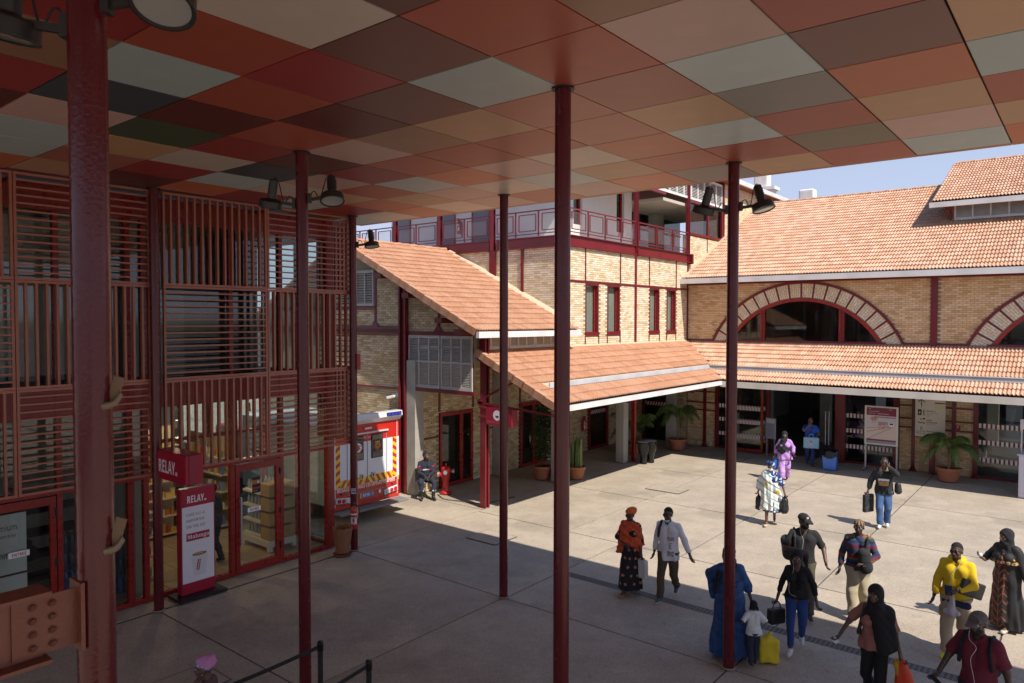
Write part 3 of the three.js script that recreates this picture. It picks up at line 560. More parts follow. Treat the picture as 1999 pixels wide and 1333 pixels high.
// timber louvre shutter in a wall facing `face` ('x' or 'z'); a0..a1 runs along the wall
function shutter(parent, face, plane, a0, a1, y0, y1, leaves, panels, n, m = M.shutter, slatName = 'louvre') {
  const w = (a1 - a0) / leaves;
  for (let l = 0; l < leaves; l++) {
    const c = a0 + (l + 0.5) * w, hw = w / 2 - 0.012, F = 0.055, gs = [], H = y1 - y0, put = (u0, u1, v0, v1, d = 0.045) => gs.push((face === 'z' ? boxGeo(u1 - u0, v1 - v0, d) : boxGeo(d, v1 - v0, u1 - u0)).clone().translate(face === 'z' ? (u0 + u1) / 2 : 0, (v0 + v1) / 2, face === 'z' ? 0 : (u0 + u1) / 2));
    put(-hw, hw, H / 2 - F - 0.03, H / 2); put(-hw, hw, -H / 2, -H / 2 + F + 0.03);
    for (let k = 0; k <= panels[0]; k++) { const u = -hw + F / 2 + (2 * hw - F) * k / panels[0]; put(u - F / 2, u + F / 2, -H / 2 + F + 0.03, H / 2 - F - 0.03); }
    for (let k = 1; k < panels[1]; k++) { const v = -H / 2 + H * k / panels[1]; put(-hw + F, hw - F, v - F / 2, v + F / 2, 0.044); }
    const q = part(parent, 'shutter', merge(gs), m, face === 'z' ? [c, (y0 + y1) / 2, plane] : [plane, (y0 + y1) / 2, c]);
    const pw = (2 * hw - F) / panels[0], ph = H / panels[1], g = face === 'z' ? boxGeo(pw - F - 0.002, 0.008, 0.052).clone().rotateX(0.65) : boxGeo(0.052, 0.008, pw - F - 0.002).clone().rotateZ(-0.65);
    for (let i = 0; i < panels[0]; i++) for (let j = 0; j < panels[1]; j++) for (let k = 0; k < n; k++) {
      const u = -hw + F / 2 + pw * (i + 0.5), lo = -H / 2 + ph * j + (j === 0 ? F + 0.03 : F / 2), hi = -H / 2 + ph * (j + 1) - (j === panels[1] - 1 ? F + 0.03 : F / 2), v = lo + (hi - lo) * (k + 0.5) / n;
      part(q, slatName, g, m, face === 'z' ? [u, v, -0.006] : [-0.006, v, u]);
    }
  }
}
function ridgeCaps(parent, a, b, ms = clayMats) {
  const d = b.clone().sub(a), n = Math.round(d.length() / 0.36), ax = d.clone().normalize(), q = new THREE.Quaternion().setFromUnitVectors(V(0, 0, 1), ax);
  const fix = new THREE.Quaternion().setFromAxisAngle(V(0, 0, 1), Math.PI / 2);
  for (let i = 0; i < n; i++) { const m = part(parent, 'ridge_tile', capGeo2, ms[(i * 5) % 6]); m.position.copy(a).addScaledVector(d, (i + 0.5) / n); m.quaternion.copy(q); m.rotateX((i % 3 - 1) * 0.012); }
}
const capGeo2 = (() => { const pos = [], idx = [], uv = [], N = 10; for (let j = 0; j < 2; j++) for (let i = 0; i <= N; i++) { const a = Math.PI * i / N, r = j ? 0.105 : 0.088; pos.push(r * Math.cos(a), r * Math.sin(a) * 0.8 + (j ? 0.012 : 0), (j - 0.5) * 0.40); uv.push(a * 0.1, j * 0.4); } for (let i = 0; i < N; i++) idx.push(i, i + 1, i + N + 1, i + 1, i + N + 2, i + N + 1); const b = 2 * (N + 1); for (let i = 0; i <= N; i++) { const a = Math.PI * i / N; pos.push(0.105 * Math.cos(a), 0.105 * Math.sin(a) * 0.8 + 0.012, 0.2, 0.085 * Math.cos(a), 0.085 * Math.sin(a) * 0.8, 0.2); uv.push(a * 0.1, 0, a * 0.1, 0.02); } for (let i = 0; i < N; i++) { const q = b + 2 * i; idx.push(q, q + 2, q + 1, q + 2, q + 3, q + 1); } const g = new THREE.BufferGeometry(); g.setAttribute('position', new THREE.Float32BufferAttribute(pos, 3)); g.setAttribute('uv', new THREE.Float32BufferAttribute(uv, 2)); g.setIndex(idx); g.computeVertexNormals(); return g; })();
// angle tiles down a gable edge; side = direction the apron faces
function vergeTiles(parent, a, b, side, L = 0.37, ms = clayMats2) {
  const d = b.clone().sub(a), len = d.length(), n = Math.round(len / L), s = d.clone().normalize(), up = side.clone().cross(s).normalize(); if (up.y < 0) up.negate();
  const g = merge([boxGeo(0.17, 0.022, L + 0.03).clone().translate(-0.07, 0.03, 0), boxGeo(0.022, 0.20, L + 0.03).clone().translate(0.012, -0.06, 0)]);
  for (let i = 0; i < n; i++) { const m = part(parent, 'verge_tile', g, ms[(i * 7 + 3) % 6]); m.quaternion.setFromRotationMatrix(new THREE.Matrix4().makeBasis(side, up, side.clone().cross(up))); m.position.copy(a).addScaledVector(d, (i + 0.5) / n).addScaledVector(up, 0.028); m.rotateX(0.045); }
}

// ================================================================ the hall (right)
const hall = thing('station_hall', 'brick station hall with large arched windows and a tiled roof', 'building');
{
  const t = hall, X0 = XW, X1 = 4, yT = 6.95, arches = [-8.7, 0.22], RO = 3.83, RI = 3.20, cy = 2.86, y0 = 4.42;
  // upper wall with arched openings
  const s = new THREE.Shape([[X0, 3.6], [X1, 3.6], [X1, yT], [X0, yT]].map(([x, y]) => new THREE.Vector2(x, y)));
  for (const ax of arches) { const half = Math.sqrt(RI * RI - (y0 + 0.02 - cy) ** 2), a0 = Math.asin((y0 + 0.02 - cy) / RI), h = new THREE.Path(); h.absarc(ax, cy, RI, a0, Math.PI - a0, false); h.lineTo(ax + half, y0 + 0.02); s.holes.push(h); }
  part(t, 'wall', new THREE.ExtrudeGeometry(s, { depth: 0.3, bevelEnabled: false, curveSegments: 40 }), M.mortar, [0, 0, ZH - 0.3]);
  const inArch = (p, hw) => arches.some((ax) => Math.hypot(Math.abs(p.x - ax) - hw * 0.7, p.y - cy) < RO - 0.02);
  bricks(t, V(X0 + 0.02, y0, ZH), UX, PZ, X1 - X0 - 0.02, 2.40, { mats: tanMats, pal: TAN, skip: (p, hw) => inArch(p, hw) || (Math.abs(p.x + 4.27) < 0.10), n: 300 });
  for (const ax of arches) {
    const aO = Math.asin((y0 - cy) / RO), aI = Math.asin((y0 - cy) / RI);
    const arc = (r0, r1, a, d, name, m) => { const sh = new THREE.Shape(); sh.absarc(ax, cy, r1, a, Math.PI - a, false); sh.absarc(ax, cy, r0, Math.PI - a, a, true); part(t, name, new THREE.ExtrudeGeometry(sh, { depth: d, bevelEnabled: false, curveSegments: 40 }), m, [0, 0, ZH - 0.01]); };
    arc(RO - 0.045, RO + 0.045, aO, 0.075, 'arch_rib', M.red);
    // radial bars and the brick panels between them
    const N = 18, list = [], r = rngOf(5);
    for (let k = 1; k < N; k++) { const a = aO + (Math.PI - 2 * aO) * k / N, m = part(t, 'radial_bar', boxGeo(RO - RI - 0.10, 0.042, 0.05), M.red, [ax + Math.cos(a) * (RO + RI) / 2, cy + Math.sin(a) * (RO + RI) / 2, ZH + 0.022]); m.rotation.z = a; }
    for (let k = 0; k < N; k++) for (let c = 0; c < 5; c++) for (let q = 0; q < 3; q++) {
      const da = (Math.PI - 2 * aO) / N, a = aO + da * (k + 0.06 + 0.88 * (c + 0.5) / 5), off = c % 2 ? 0.09 : 0, ra = RI + 0.06 + Math.max(0, q * 0.19 - off), rb = Math.min(RO - 0.05, RI + 0.06 + (q + 1) * 0.19 - off + (q === 2 ? 0.1 : 0)); if (rb - ra < 0.04) continue;
      const rm = (ra + rb) / 2, m = new THREE.Matrix4().makeRotationZ(a).scale(V(rb - ra - 0.011, rm * da * 0.88 / 5 - 0.012, 0.03)).setPosition(ax + Math.cos(a) * rm, cy + Math.sin(a) * rm, ZH - 0.002);
      list.push({ m, k: [0, 1, 3, 3, 1, 5][r() * 6 | 0], d: 9 });
    }
    spread(t, 'brick', 'arch_bricks', brickGeo, list, 0, creamMats, CREAM);
    const win = (() => { const sh = new THREE.Shape(); sh.absarc(ax, cy, RI + 0.03, aI, Math.PI - aI, false); sh.absarc(ax, cy, RI - 0.09, Math.PI - aI, aI, true); return part(t, 'arch_window', new THREE.ExtrudeGeometry(sh, { depth: 0.16, bevelEnabled: false, curveSegments: 40 }), M.frameRed, [0, 0, ZH - 0.13]); })();
    const yTop = (x) => cy + Math.sqrt((RI - 0.05) ** 2 - (x - ax) ** 2);
    for (const dx of [-1.47, 1.45]) { box(win, 'mullion', M.frameRed, ax + dx - 0.09, ax + dx + 0.09, y0 + 0.05, yTop(ax + dx), -0.012, 0.158); box(win, 'mullion', M.red, ax + dx - 0.03, ax + dx + 0.03, y0 + 0.05, yTop(ax + dx) - 0.02, 0.16, 0.20); }
    const seg = (xa, xb) => { const sh = new THREE.Shape(); const pts = [[xa, y0 + 0.03]]; for (let k = 0; k <= 16; k++) { const x = xb + (xa - xb) * k / 16; if (k === 0) pts.push([xb, y0 + 0.03]); pts.push([x, Math.max(y0 + 0.03, cy + Math.sqrt(Math.max(0, (RI - 0.06) ** 2 - (x - ax) ** 2)))]); } sh.setFromPoints(pts.map(([x, y]) => new THREE.Vector2(x, y))); part(win, 'pane', new THREE.ExtrudeGeometry(sh, { depth: 0.008, bevelEnabled: false }), M.glassDark, [0, 0, 0.05]); };
    const hw = Math.sqrt((RI - 0.06) ** 2 - (y0 + 0.03 - cy) ** 2); seg(ax - hw, ax - 1.56); seg(ax - 1.38, ax + 1.36); seg(ax + 1.54, ax + hw);
    box(t, 'arch_sill', M.red, ax - 2.95, ax + 2.95, y0 - 0.06, y0 + 0.045, ZH - 0.2, ZH + 0.07);
  }
  for (const [a, b] of [[X0 + 0.04, -12.25], [-5.15, -4.4], [-4.14, -3.3]]) stripZ(t, a, b, y0 - 0.02, y0 + 0.05, ZH, 0.06);
  stripZ(t, -4.37, -4.17, y0 - 0.1, 6.70, ZH, 0.10, 'pilaster');
  stripZ(t, X0, X1, 6.70, 6.80, ZH, 0.12, 'eaves_beam');
  // main roof
  const eZ = -27.72, eY = 6.95, pitch = 0.489, rZ = -36.0, rY = eY + pitch * (eZ - rZ), sl = V(0, pitch, -1).normalize(), slope = Math.hypot(rY - eY, rZ - eZ), RX1 = 3.2;
  const roof = slab(t, 'roof', M.dark, [V(X0 + 0.02, eY - 0.02, eZ), V(RX1, eY - 0.02, eZ), V(RX1, rY - 0.02, rZ), V(X0 + 0.02, rY - 0.02, rZ)], 0.10);
  slab(roof, 'back_slope', M.clay, [V(RX1, rY - 0.02, rZ - 0.002), V(X0 + 0.02, rY - 0.02, rZ - 0.002), V(X0 + 0.02, eY, rZ - 8.3), V(RX1, eY, rZ - 8.3)], 0.1);
  const dormX = -4.75;
  tiles(roof, V(X0 + 0.22, eY, eZ + 0.05), UX, sl, RX1 - X0 - 0.22, slope, { n: 300, skip: (p) => p.x > dormX + 0.55 && p.z < -32.15 });
  ridgeCaps(roof, V(X0 + 0.3, rY + 0.03, rZ), V(dormX + 0.3, rY + 0.03, rZ));
  slab(roof, 'wall_flashing', M.flash, [V(X0 + 0.004, eY + 0.05, eZ + 0.05), V(X0 + 0.20, eY + 0.065, eZ + 0.05), V(X0 + 0.20, rY + 0.065, rZ), V(X0 + 0.004, rY + 0.05, rZ)], 0.05);
  box(t, 'gutter', M.gutter, X0 - 0.02, X1, 6.74, 6.945, eZ + 0.03, eZ + 0.17);
  box(t, 'eaves_soffit', M.terraDark, X0 + 0.06, X1, 6.80, 6.84, ZH - 0.02, eZ + 0.02);
  // raised clerestory
  const dz = -32.0, dEz = -31.35, dEy = 9.72, dRz = -36.6, dRy = 12.0, ds = V(0, dRy - dEy, dRz - dEz).normalize(), dl = Math.hypot(dRy - dEy, dRz - dEz);
  const d = slab(t, 'clerestory_roof', M.dark, [V(dormX - 0.14, dEy - 0.02, dEz), V(RX1, dEy - 0.02, dEz), V(RX1, dRy - 0.02, dRz), V(dormX - 0.14, dRy - 0.02, dRz)], 0.10);
  tiles(d, V(dormX - 0.14, dEy, dEz + 0.05), UX, ds, RX1 - dormX + 0.14, dl, { n: 300 });
  ridgeCaps(d, V(dormX - 0.1, dRy + 0.03, dRz), V(RX1, dRy + 0.03, dRz));
  box(t, 'clerestory_gutter', M.gutter, dormX - 0.20, RX1, dEy - 0.22, dEy - 0.03, dEz + 0.03, dEz + 0.14);
  box(t, 'clerestory_wall', M.terraDark, -4.27, RX1, 8.95, 9.75, dz - 0.25, dz - 0.06);
  part(t, 'clerestory_cheek', new THREE.ExtrudeGeometry(new THREE.Shape([[32.0, 8.9], [32.0, 9.82], [36.5, 11.8], [36.5, 10.9]].map(([a, b]) => new THREE.Vector2(a, b))), { depth: 0.08, bevelEnabled: false }).rotateY(Math.PI / 2), M.clay, [-4.29, 0, 0]);
  for (let k = 0; k < 3; k++) shutter(t, 'z', dz, -4.24 + k * 2.36, -1.90 + k * 2.36, 9.05, 9.75, 1, [4, 1], 13, M.white);
  box(t, 'clerestory_sill', M.clay, -4.4, RX1, 8.97, 9.045, dz - 0.04, dz + 0.09);
  const br = curveTube([V(-4.55, 9.62, -31.55), V(-4.42, 9.45, -31.8), V(-4.33, 9.05, -31.97)], 0.045, 10, 6); part(t, 'roof_bracket', br, M.terraDark);
  // ground floor: frame, brick panels, glazing
  const G = 2.95, fr = (x0, x1, y0 = 0.016, y1 = G, d = 0.08, name = 'steel_post') => box(t, name, M.red, x0, x1, y0, y1, ZH - 0.10, ZH + d);
  for (const [a, b] of [[-13.30, -12.02], [-5.28, -3.05]]) {
    box(t, 'wall_panel', M.mortar, a, b, 0.01, 3.6, ZH - 0.24, ZH - 0.012);
    bricks(t, V(a, 0.02, ZH - 0.006), UX, PZ, b - a, 2.95, { soldier: 0.19, n: 0, mats: tanMats, pal: TAN });
    for (const y of [1.52, 1.83, 2.28]) box(t, 'steel_strip', M.terraDark, a, b, y - 0.03, y + 0.03, ZH - 0.02, ZH + 0.035);
  }
  box(t, 'back_panel', M.mortar, -17.0, -13.31, 0.01, 4.2, ZH - 0.24, ZH - 0.012);
  bricks(t, V(-15.75, 0.02, ZH - 0.006), UX, PZ, 2.4, 3.6, { n: 0, skip: (p) => p.x > -15.35 && p.x < -14.15 && p.y < 2.9 });
  fr(-15.42, -15.32); fr(-14.2, -14.1); box(t, 'pane', M.glassDark, -15.32, -14.2, 0.05, 2.9, ZH - 0.002, ZH + 0.006);
  fr(-12.58, -12.46, 0.016, G, 0.06); fr(-12.06, -11.92); fr(-5.46, -5.27); fr(-4.89, -4.79, 0.016, G, 0.06); fr(-4.30, -4.16, 0.016, 1.30, 0.34, 'sign_post'); fr(-3.68, -3.57, 0.016, G, 0.06); fr(-3.07, -2.93);
  fr(-7.36, -7.04, 0.016, G, 0.16); fr(-9.96, -9.84);
  box(t, 'lintel', M.red, -12.0, X1, 2.72, 2.96, ZH - 0.09, ZH + 0.05);
  for (const [a, b] of [[-11.92, -9.96], [-7.04, -5.46], [-2.93, 3.9]]) { box(t, 'pane', M.glassDark, a, b, 0.06, 2.72, ZH - 0.03, ZH - 0.022); box(t, 'bottom_rail', M.red, a, b, 0.016, 0.09, ZH - 0.06, ZH + 0.02); }
  for (const x of [-5.4, -12.5, -4.84, -3.62, -3.0]) part(t, 'post_foot', new THREE.CylinderGeometry(0.05, 0.17, 0.16, 4).rotateY(Math.PI / 4), M.red, [x, 0.095, ZH + 0.06]);
  // striped safety bands on the glass
  const band = canvasTex(512, 32, (g, w, h) => { g.fillStyle = '#6d1c26'; g.fillRect(0, 0, w, h); g.fillStyle = '#f3ece6'; for (let k = 0; k < 8; k++) g.fillRect(k * 64, 0, 36, h); });
  band.wrapS = THREE.RepeatWrapping; const bandM = {};
  const bands = (x0, x1, z, parent = t) => { for (const y of [0.63, 1.21, 1.76]) { const w = x1 - x0, k = w.toFixed(1); bandM[k] ??= (() => { const b2 = band.clone(); b2.repeat.set(Math.max(1, Math.round(w / 1.0 * 10) / 10), 1); b2.needsUpdate = true; return new THREE.MeshStandardMaterial({ map: b2, roughness: 0.5 }); })(); part(parent, 'safety_band', new THREE.BoxGeometry(w - 0.02, 0.15, 0.003), bandM[k], [(x0 + x1) / 2, y, z]); } };
  bands(-11.92, -9.96, ZH - 0.018); bands(-7.04, -5.46, ZH - 0.018); bands(-2.93, 3.9, ZH - 0.018);
  // door leaf folded back over the side light, and its pair on the right
  const leaf = (x0, x1, z, hx) => {
    const d2 = box(t, 'door_leaf', M.frameRed, x0, x1, 2.58, 2.70, z - 0.03, z + 0.03), sub = (n, m, a, b, c, e, f = z - 0.029, h = z + 0.029) => { const q = box(d2, n, m, a, b, c, e, f, h); q.position.sub(d2.position); };
    sub('stile', M.frameRed, x0, x0 + 0.09, 0.05, 2.579); sub('stile', M.frameRed, x1 - 0.09, x1, 0.05, 2.579); sub('bottom_rail', M.frameRed, x0 + 0.091, x1 - 0.091, 0.05, 0.17);
    sub('door_pane', M.glass, x0 + 0.09, x1 - 0.09, 0.17, 2.58, z - 0.004, z + 0.004);
    for (const y of [0.63, 1.21, 1.76]) { const q = part(d2, 'safety_band', new THREE.BoxGeometry(x1 - x0 - 0.2, 0.15, 0.003), bandM['2.0']); q.position.set(0, y - d2.position.y, 0.0065); }
    for (const s of [-1, 1]) sub('pull_handle', M.metal, hx - 0.015, hx + 0.015, 0.55, 1.55, z + s * 0.09 - 0.015, z + s * 0.09 + 0.015);
  };
  leaf(-11.12, -9.98, ZH + 0.32, -11.0);
  const ln = box(t, 'door_leaf', M.frameRed, -7.46, -7.40, 0.04, 2.70, ZH - 1.15, ZH - 0.12); for (const z of [0.24, 0.36]) { const q = part(ln, 'pull_handle', new THREE.CylinderGeometry(0.017, 0.017, 1.25, 10), M.metal, [0.03 - z, -0.15, 0.62]); }
  // inside
  const inM = mat(0.34, 0.29, 0.24, 0.85, { map: renderMap });
  box(t, 'inner_floor', mat(0.105, 0.095, 0.09, 0.35, { map: renderMap }), X0, 6, 0.018, 0.024, -44, ZH - 0.32);
  const bw = [[-20, -9.6], [-8.9, -6.9], [-6.2, -3.4], [-2.7, 6]]; bw.forEach(([a, b]) => box(t, 'inner_back_wall', inM, a, b, 0, 6.9, -44.2, -44.02));
  box(t, 'inner_back_wall', inM, -9.6, -2.7, 2.6, 6.9, -44.19, -44.03);
  box(t, 'inner_side_wall', inM, X0 - 0.25, X0, 0, 6.9, -44, ZH - 0.31); box(t, 'inner_side_wall', inM, 6, 6.2, 0, 6.9, -44, ZH - 0.31);
  for (const x of [-11.4, -8.9, -6.2, -3.3, -0.5]) for (const z of [-32.5, -37]) box(t, 'inner_column', M.cast, x - 0.2, x + 0.2, 0.02, 6.8, z - 0.2, z + 0.2);
  for (const x of [-10.6, -7.9, -4.2]) { box(t, 'inner_screen', M.dark, x - 0.5, x + 0.5, 0.03, 2.3, -34.6, -34.5); }
  box(t, 'inner_gallery', inM, X0, 6, 3.0, 3.3, -44, -38);
}

// ================================================================ lean-to roofs along hall and wing
const EX = -10.65, EZ = -25.40, EYT = 3.05, TY = 4.36;
const ROOF2 = { n: 300 };
{
  const t = thing('hall_lean_to_roof', 'long tiled lean-to roof with a grey gutter above the hall doors', 'roof');
  const s = V(0, TY - EYT, ZH - EZ).normalize(), L = Math.hypot(TY - EYT, ZH - EZ), X1 = 3.2, valley = (z) => EX + (z - EZ) * (XW - EX) / (ZH - EZ);
  const g0 = 0.96, g1 = 1.24;
  slab(t, 'deck', M.dark, [V(EX, EYT - 0.03, EZ), V(X1, EYT - 0.03, EZ), V(X1, TY - 0.03, ZH + 0.02), V(XW + 0.02, TY - 0.03, ZH + 0.02)], 0.08);
  tiles(t, V(XW + 0.02, EYT, EZ + 0.04), UX, s, X1 - XW, L, { n: 300, skip: (p, u, a) => p.x < valley(p.z) + 0.12 || (a > 0.6 && a < 0.85) });
  // long gutter let into the tiles
  const at = (d) => V(0, EYT, EZ + 0.04).addScaledVector(s, d), p0 = at(0.83), p1 = at(1.06);
  slab(t, 'gutter_bed', M.flash, [V(EX - 0.7, p0.y + 0.035, p0.z), V(X1, p0.y + 0.035, p0.z), V(X1, p1.y + 0.03, p1.z), V(EX - 0.95, p1.y + 0.03, p1.z)], 0.03);
  box(t, 'gutter', mat(0.33, 0.32, 0.34, 0.5, { map: grime }), EX - 0.75, X1, p0.y + 0.0, p0.y + 0.13, p0.z - 0.03, p0.z + 0.0); box(t, 'gutter_lip', M.gutter, EX - 0.75, X1, p0.y + 0.131, p0.y + 0.16, p0.z - 0.04, p0.z + 0.012); box(t, 'gutter_lip', M.gutter, EX - 0.6, X1, p0.y - 0.005, p0.y + 0.03, p0.z + 0.001, p0.z + 0.03);
  box(t, 'gutter_floor', M.steel, EX - 0.80, X1, p0.y + 0.036, p0.y + 0.05, p0.z - 0.13, p0.z - 0.031);
  box(t, 'fascia', mat(0.62, 0.56, 0.49, 0.6, { map: grime }), EX + 0.02, X1, EYT - 0.24, EYT - 0.03, EZ + 0.0, EZ + 0.10);
  slab(t, 'top_flashing', mat(0.34, 0.17, 0.125, 0.9), [V(XW, TY + 0.02, ZH + 0.10), V(X1, TY + 0.02, ZH + 0.10), V(X1, TY + 0.07, ZH + 0.001), V(XW, TY + 0.07, ZH + 0.001)], 0.04);
  for (const x of [-10.0, -7.2, -4.3, -1.4, 1.6]) part(t, 'rafter', barGeo(V(x, EYT - 0.17, EZ - 0.02), V(x, TY - 0.20, ZH + 0.06), 0.07, 0.12), M.red);
  // valley flashing
  const vd = V(EX, EYT + 0.045, EZ + 0.04), vu = V(XW, TY + 0.05, ZH + 0.02);
  part(t, 'valley_flashing', barGeo(vd, vu, 0.17, 0.012), mat(0.26, 0.25, 0.235, 0.7, { map: grime }));
}
{
  const t = thing('wing_lean_to_roof', 'tiled lean-to roof of the wing gallery, ending in a verge near the red column', 'roof');
  const Z0 = -14.9, s = V(XW - EX, TY - EYT, 0).normalize(), L = Math.hypot(TY - EYT, XW - EX), valley = (x) => EZ + (x - EX) * (ZH - EZ) / (XW - EX);
  slab(t, 'deck', M.dark, [V(EX, EYT - 0.03, Z0), V(EX, EYT - 0.03, EZ), V(XW + 0.02, TY - 0.03, ZH), V(XW + 0.02, TY - 0.03, Z0)], 0.08);
  tiles(t, V(EX + 0.04, EYT, Z0 - 0.02), NZ, s, Z0 - ZH, L, { n: 300, wing: true, skip: (p, u, a) => p.z < valley(p.x) + 0.12 || (a > 0.6 && a < 0.85 && p.z < Z0 - 0.75) });
  const at = (d) => V(EX + 0.04, EYT, 0).addScaledVector(s, d), p0 = at(0.83), p1 = at(1.06);
  slab(t, 'gutter_bed', M.flash, [V(p0.x, p0.y + 0.035, Z0 - 0.75), V(p0.x, p0.y + 0.035, EZ - 0.8), V(p1.x, p1.y + 0.03, EZ - 1.0), V(p1.x, p1.y + 0.03, Z0 - 0.55)], 0.03);
  for (let k = 0; k < 8; k++) box(t, 'gutter_length', mat(0.55, 0.56, 0.58, 0.5, { map: grime }), p0.x - 0.03, p0.x + 0.005, p0.y, p0.y + 0.14, Z0 - 0.8 - k * 1.28, Z0 - 0.8 - k * 1.28 - 1.272);
  box(t, 'gutter_floor', M.steel, p0.x - 0.13, p0.x - 0.031, p0.y + 0.036, p0.y + 0.05, Z0 - 0.8, EZ - 0.75);
  vergeTiles(t, V(EX + 0.03, EYT + 0.02, Z0 + 0.02), V(XW + 0.05, TY + 0.02, Z0 + 0.02), PZ);
  box(t, 'fascia', M.gutter, EX, EX + 0.10, EYT - 0.17, EYT - 0.03, EZ + 0.01, Z0 - 0.10);
  slab(t, 'top_flashing', M.flash, [V(XW + 0.12, TY + 0.02, ZT), V(XW + 0.12, TY + 0.02, ZH), V(XW + 0.001, TY + 0.08, ZH), V(XW + 0.001, TY + 0.08, ZT)], 0.04);
  // trussed brackets out from the columns
  for (const z of [-15.02, -19.0, -23.12]) {
    const q = part(t, 'bracket', merge([barGeo(V(XW, 2.95, z), V(EX + 0.05, 2.78, z), 0.05, 0.06), barGeo(V(XW, 2.98, z), V(-12.1, 3.56, z), 0.045, 0.06), barGeo(V(-12.05, 2.84, z), V(-12.05, 3.62, z), 0.045, 0.05), barGeo(V(XW, TY - 0.16, z), V(EX + 0.06, EYT - 0.16, z), 0.06, 0.09)]), M.red);
    part(q, 'gusset', new THREE.CylinderGeometry(0.17, 0.17, 0.03, 20, 1, false, 0, Math.PI / 2).rotateX(Math.PI / 2), M.red, [XW + 0.04, 3.02, z + 0.01]);
  }
}

// ================================================================ the gabled wing
{
  const t = thing('gabled_wing', 'brick wing with a tiled gable roof and grey louvred shutters above the gallery', 'building');
  const RXr = -18.7, RY = 7.78, eX = -12.85, eY = 4.93, Z0 = -14.35, Z1 = ZT + 0.02, k = (RY - eY) / (eX - RXr);
  const under = (x) => RY - k * Math.abs(x - RXr) - 0.12;
  // gable wall
  const sh = new THREE.Shape([[-24.0, 0], [-16.28, 0], [-16.28, 4.78], [XW - 0.02, 4.78], [XW - 0.02, under(XW - 0.02)], [RXr, under(RXr)], [-24.0, under(-24.0)]].map(([x, y]) => new THREE.Vector2(x, y)));
  part(t, 'gable_wall', new THREE.ExtrudeGeometry(sh, { depth: 0.3, bevelEnabled: false }), M.mortar, [0, 0, ZG - 0.3]);
  bricks(t, V(-19.6, 0.02, ZG), UX, PZ, 3.32, 7.6, { n: 300, skip: (p) => p.y > under(p.x) - 0.06 || (p.y > 4.80 && p.y < 5.04) || (p.x < -17.52 && p.x > -19.4 && p.y > 5.66) });
  bricks(t, V(-16.02, 4.90, ZG), UX, PZ, 2.64, 2.6, { n: 150, skip: (p, hw) => p.y > under(p.x + hw) - 0.06 });
  // steel frame of the gable
  const F = (x0, x1, y0, y1, d = 0.05, n = 'steel_strip') => box(t, n, M.red, x0, x1, y0, y1, ZG - 0.01, ZG + d);
  box(t, 'corner_column', M.red, -16.30, -16.24, 0.016, 6.3, ZG - 0.30, ZG + 0.16); box(t, 'corner_column', M.red, -16.06, -16.00, 0.016, 6.3, ZG - 0.30, ZG + 0.16); box(t, 'column_web', M.terraDark, -16.24, -16.06, 0.016, 6.3, ZG - 0.1, ZG + 0.06);
  for (let i = 0; i < 22; i++) for (const x of [-16.27, -16.03]) part(t, 'rivet', rivetGeo, M.red, [x, 0.2 + i * 0.22, ZG + 0.161]);
  F(-24, -16.31, 4.96, 5.02, 0.07); F(-24, -16.31, 4.80, 4.86, 0.09); box(t, 'beam_web', M.terraDark, -24, -16.31, 4.861, 4.959, ZG - 0.01, ZG + 0.03);
  F(-24, -16.31, 3.12, 3.18); F(-16.31 - 1.21, -16.31 - 1.14, 5.02, 6.75); F(-24, -17.46, 5.58, 5.66, 0.06); F(-16.9, -16.31, 1.93, 1.98); F(-16.9, -16.31, 1.02, 1.07);
  F(-15.99, XW, 4.80, 4.90, 0.08); F(-14.75, -14.69, 4.90, 5.65); F(-15.99, XW + 0.02, 3.14, 3.24, 0.09, 'shutter_sill'); F(-14.65, -14.61, 3.24, 4.80, 0.04);
  for (const [x, y] of [[-17.485, 5.02], [-14.72, 4.90]]) { const g = new THREE.Shape([[-0.17, 0], [0.17, 0], [0.03, 0.20], [-0.03, 0.20]].map(([a, b]) => new THREE.Vector2(a, b))); part(t, 'gusset', new THREE.ExtrudeGeometry(g, { depth: 0.02, bevelEnabled: false }), M.red, [x, y, ZG + 0.045]); }
  for (const [x, y] of [[-15.6, 5.98], [-14.25, 5.25], [-16.8, 6.6], [-13.5, 4.93]]) box(t, 'purlin_end', M.terraDark, x - 0.14, x + 0.14, y - 0.10, y + 0.05, Z0 - 0.02, ZG + 0.02);
  shutter(t, 'z', ZG + 0.05, -15.96, -14.64, 3.25, 4.79, 1, [3, 2], 14); shutter(t, 'z', ZG + 0.05, -14.62, -13.38, 3.25, 4.79, 1, [3, 2], 14);
  shutter(t, 'z', ZG + 0.03, -19.3, -17.54, 5.68, 6.80, 2, [2, 1], 12, M.shutter);
  // upper wall to the yard with louvres, corner column
  box(t, 'side_wall', M.mortar, XW - 0.3, XW - 0.03, 4.3, under(XW), ZT, ZG - 0.02);
  shutter(t, 'x', XW + 0.0, -18.9, -15.14, 4.40, 4.86, 3, [3, 1], 8, mat(0.66, 0.56, 0.43, 0.6, { map: grime }));
  stripX(t, 4.28, 4.40, ZT, -15.05, 0.06); stripX(t, 4.86, 4.92, ZT, -15.05, 0.05);
  const cc = box(t, 'yard_column', M.red, -13.24, -13.06, 0.016, 4.9, -15.20, -15.14); box(t, 'yard_column', M.red, -13.24, -13.06, 0.016, 4.9, -15.06, -15.0); box(t, 'column_web', M.red, -13.18, -13.12, 0.016, 4.9, -15.139, -15.061);
  for (let i = 0; i < 14; i++) part(t, 'rivet', rivetGeo, M.red, [-13.21, 3.0 + i * 0.1, -14.999]);
  for (const y of [2.56, 2.82]) rbox(t, 'column_clamp', M.red, -13.27, -13.03, y - 0.03, y + 0.03, -15.22, -14.97);
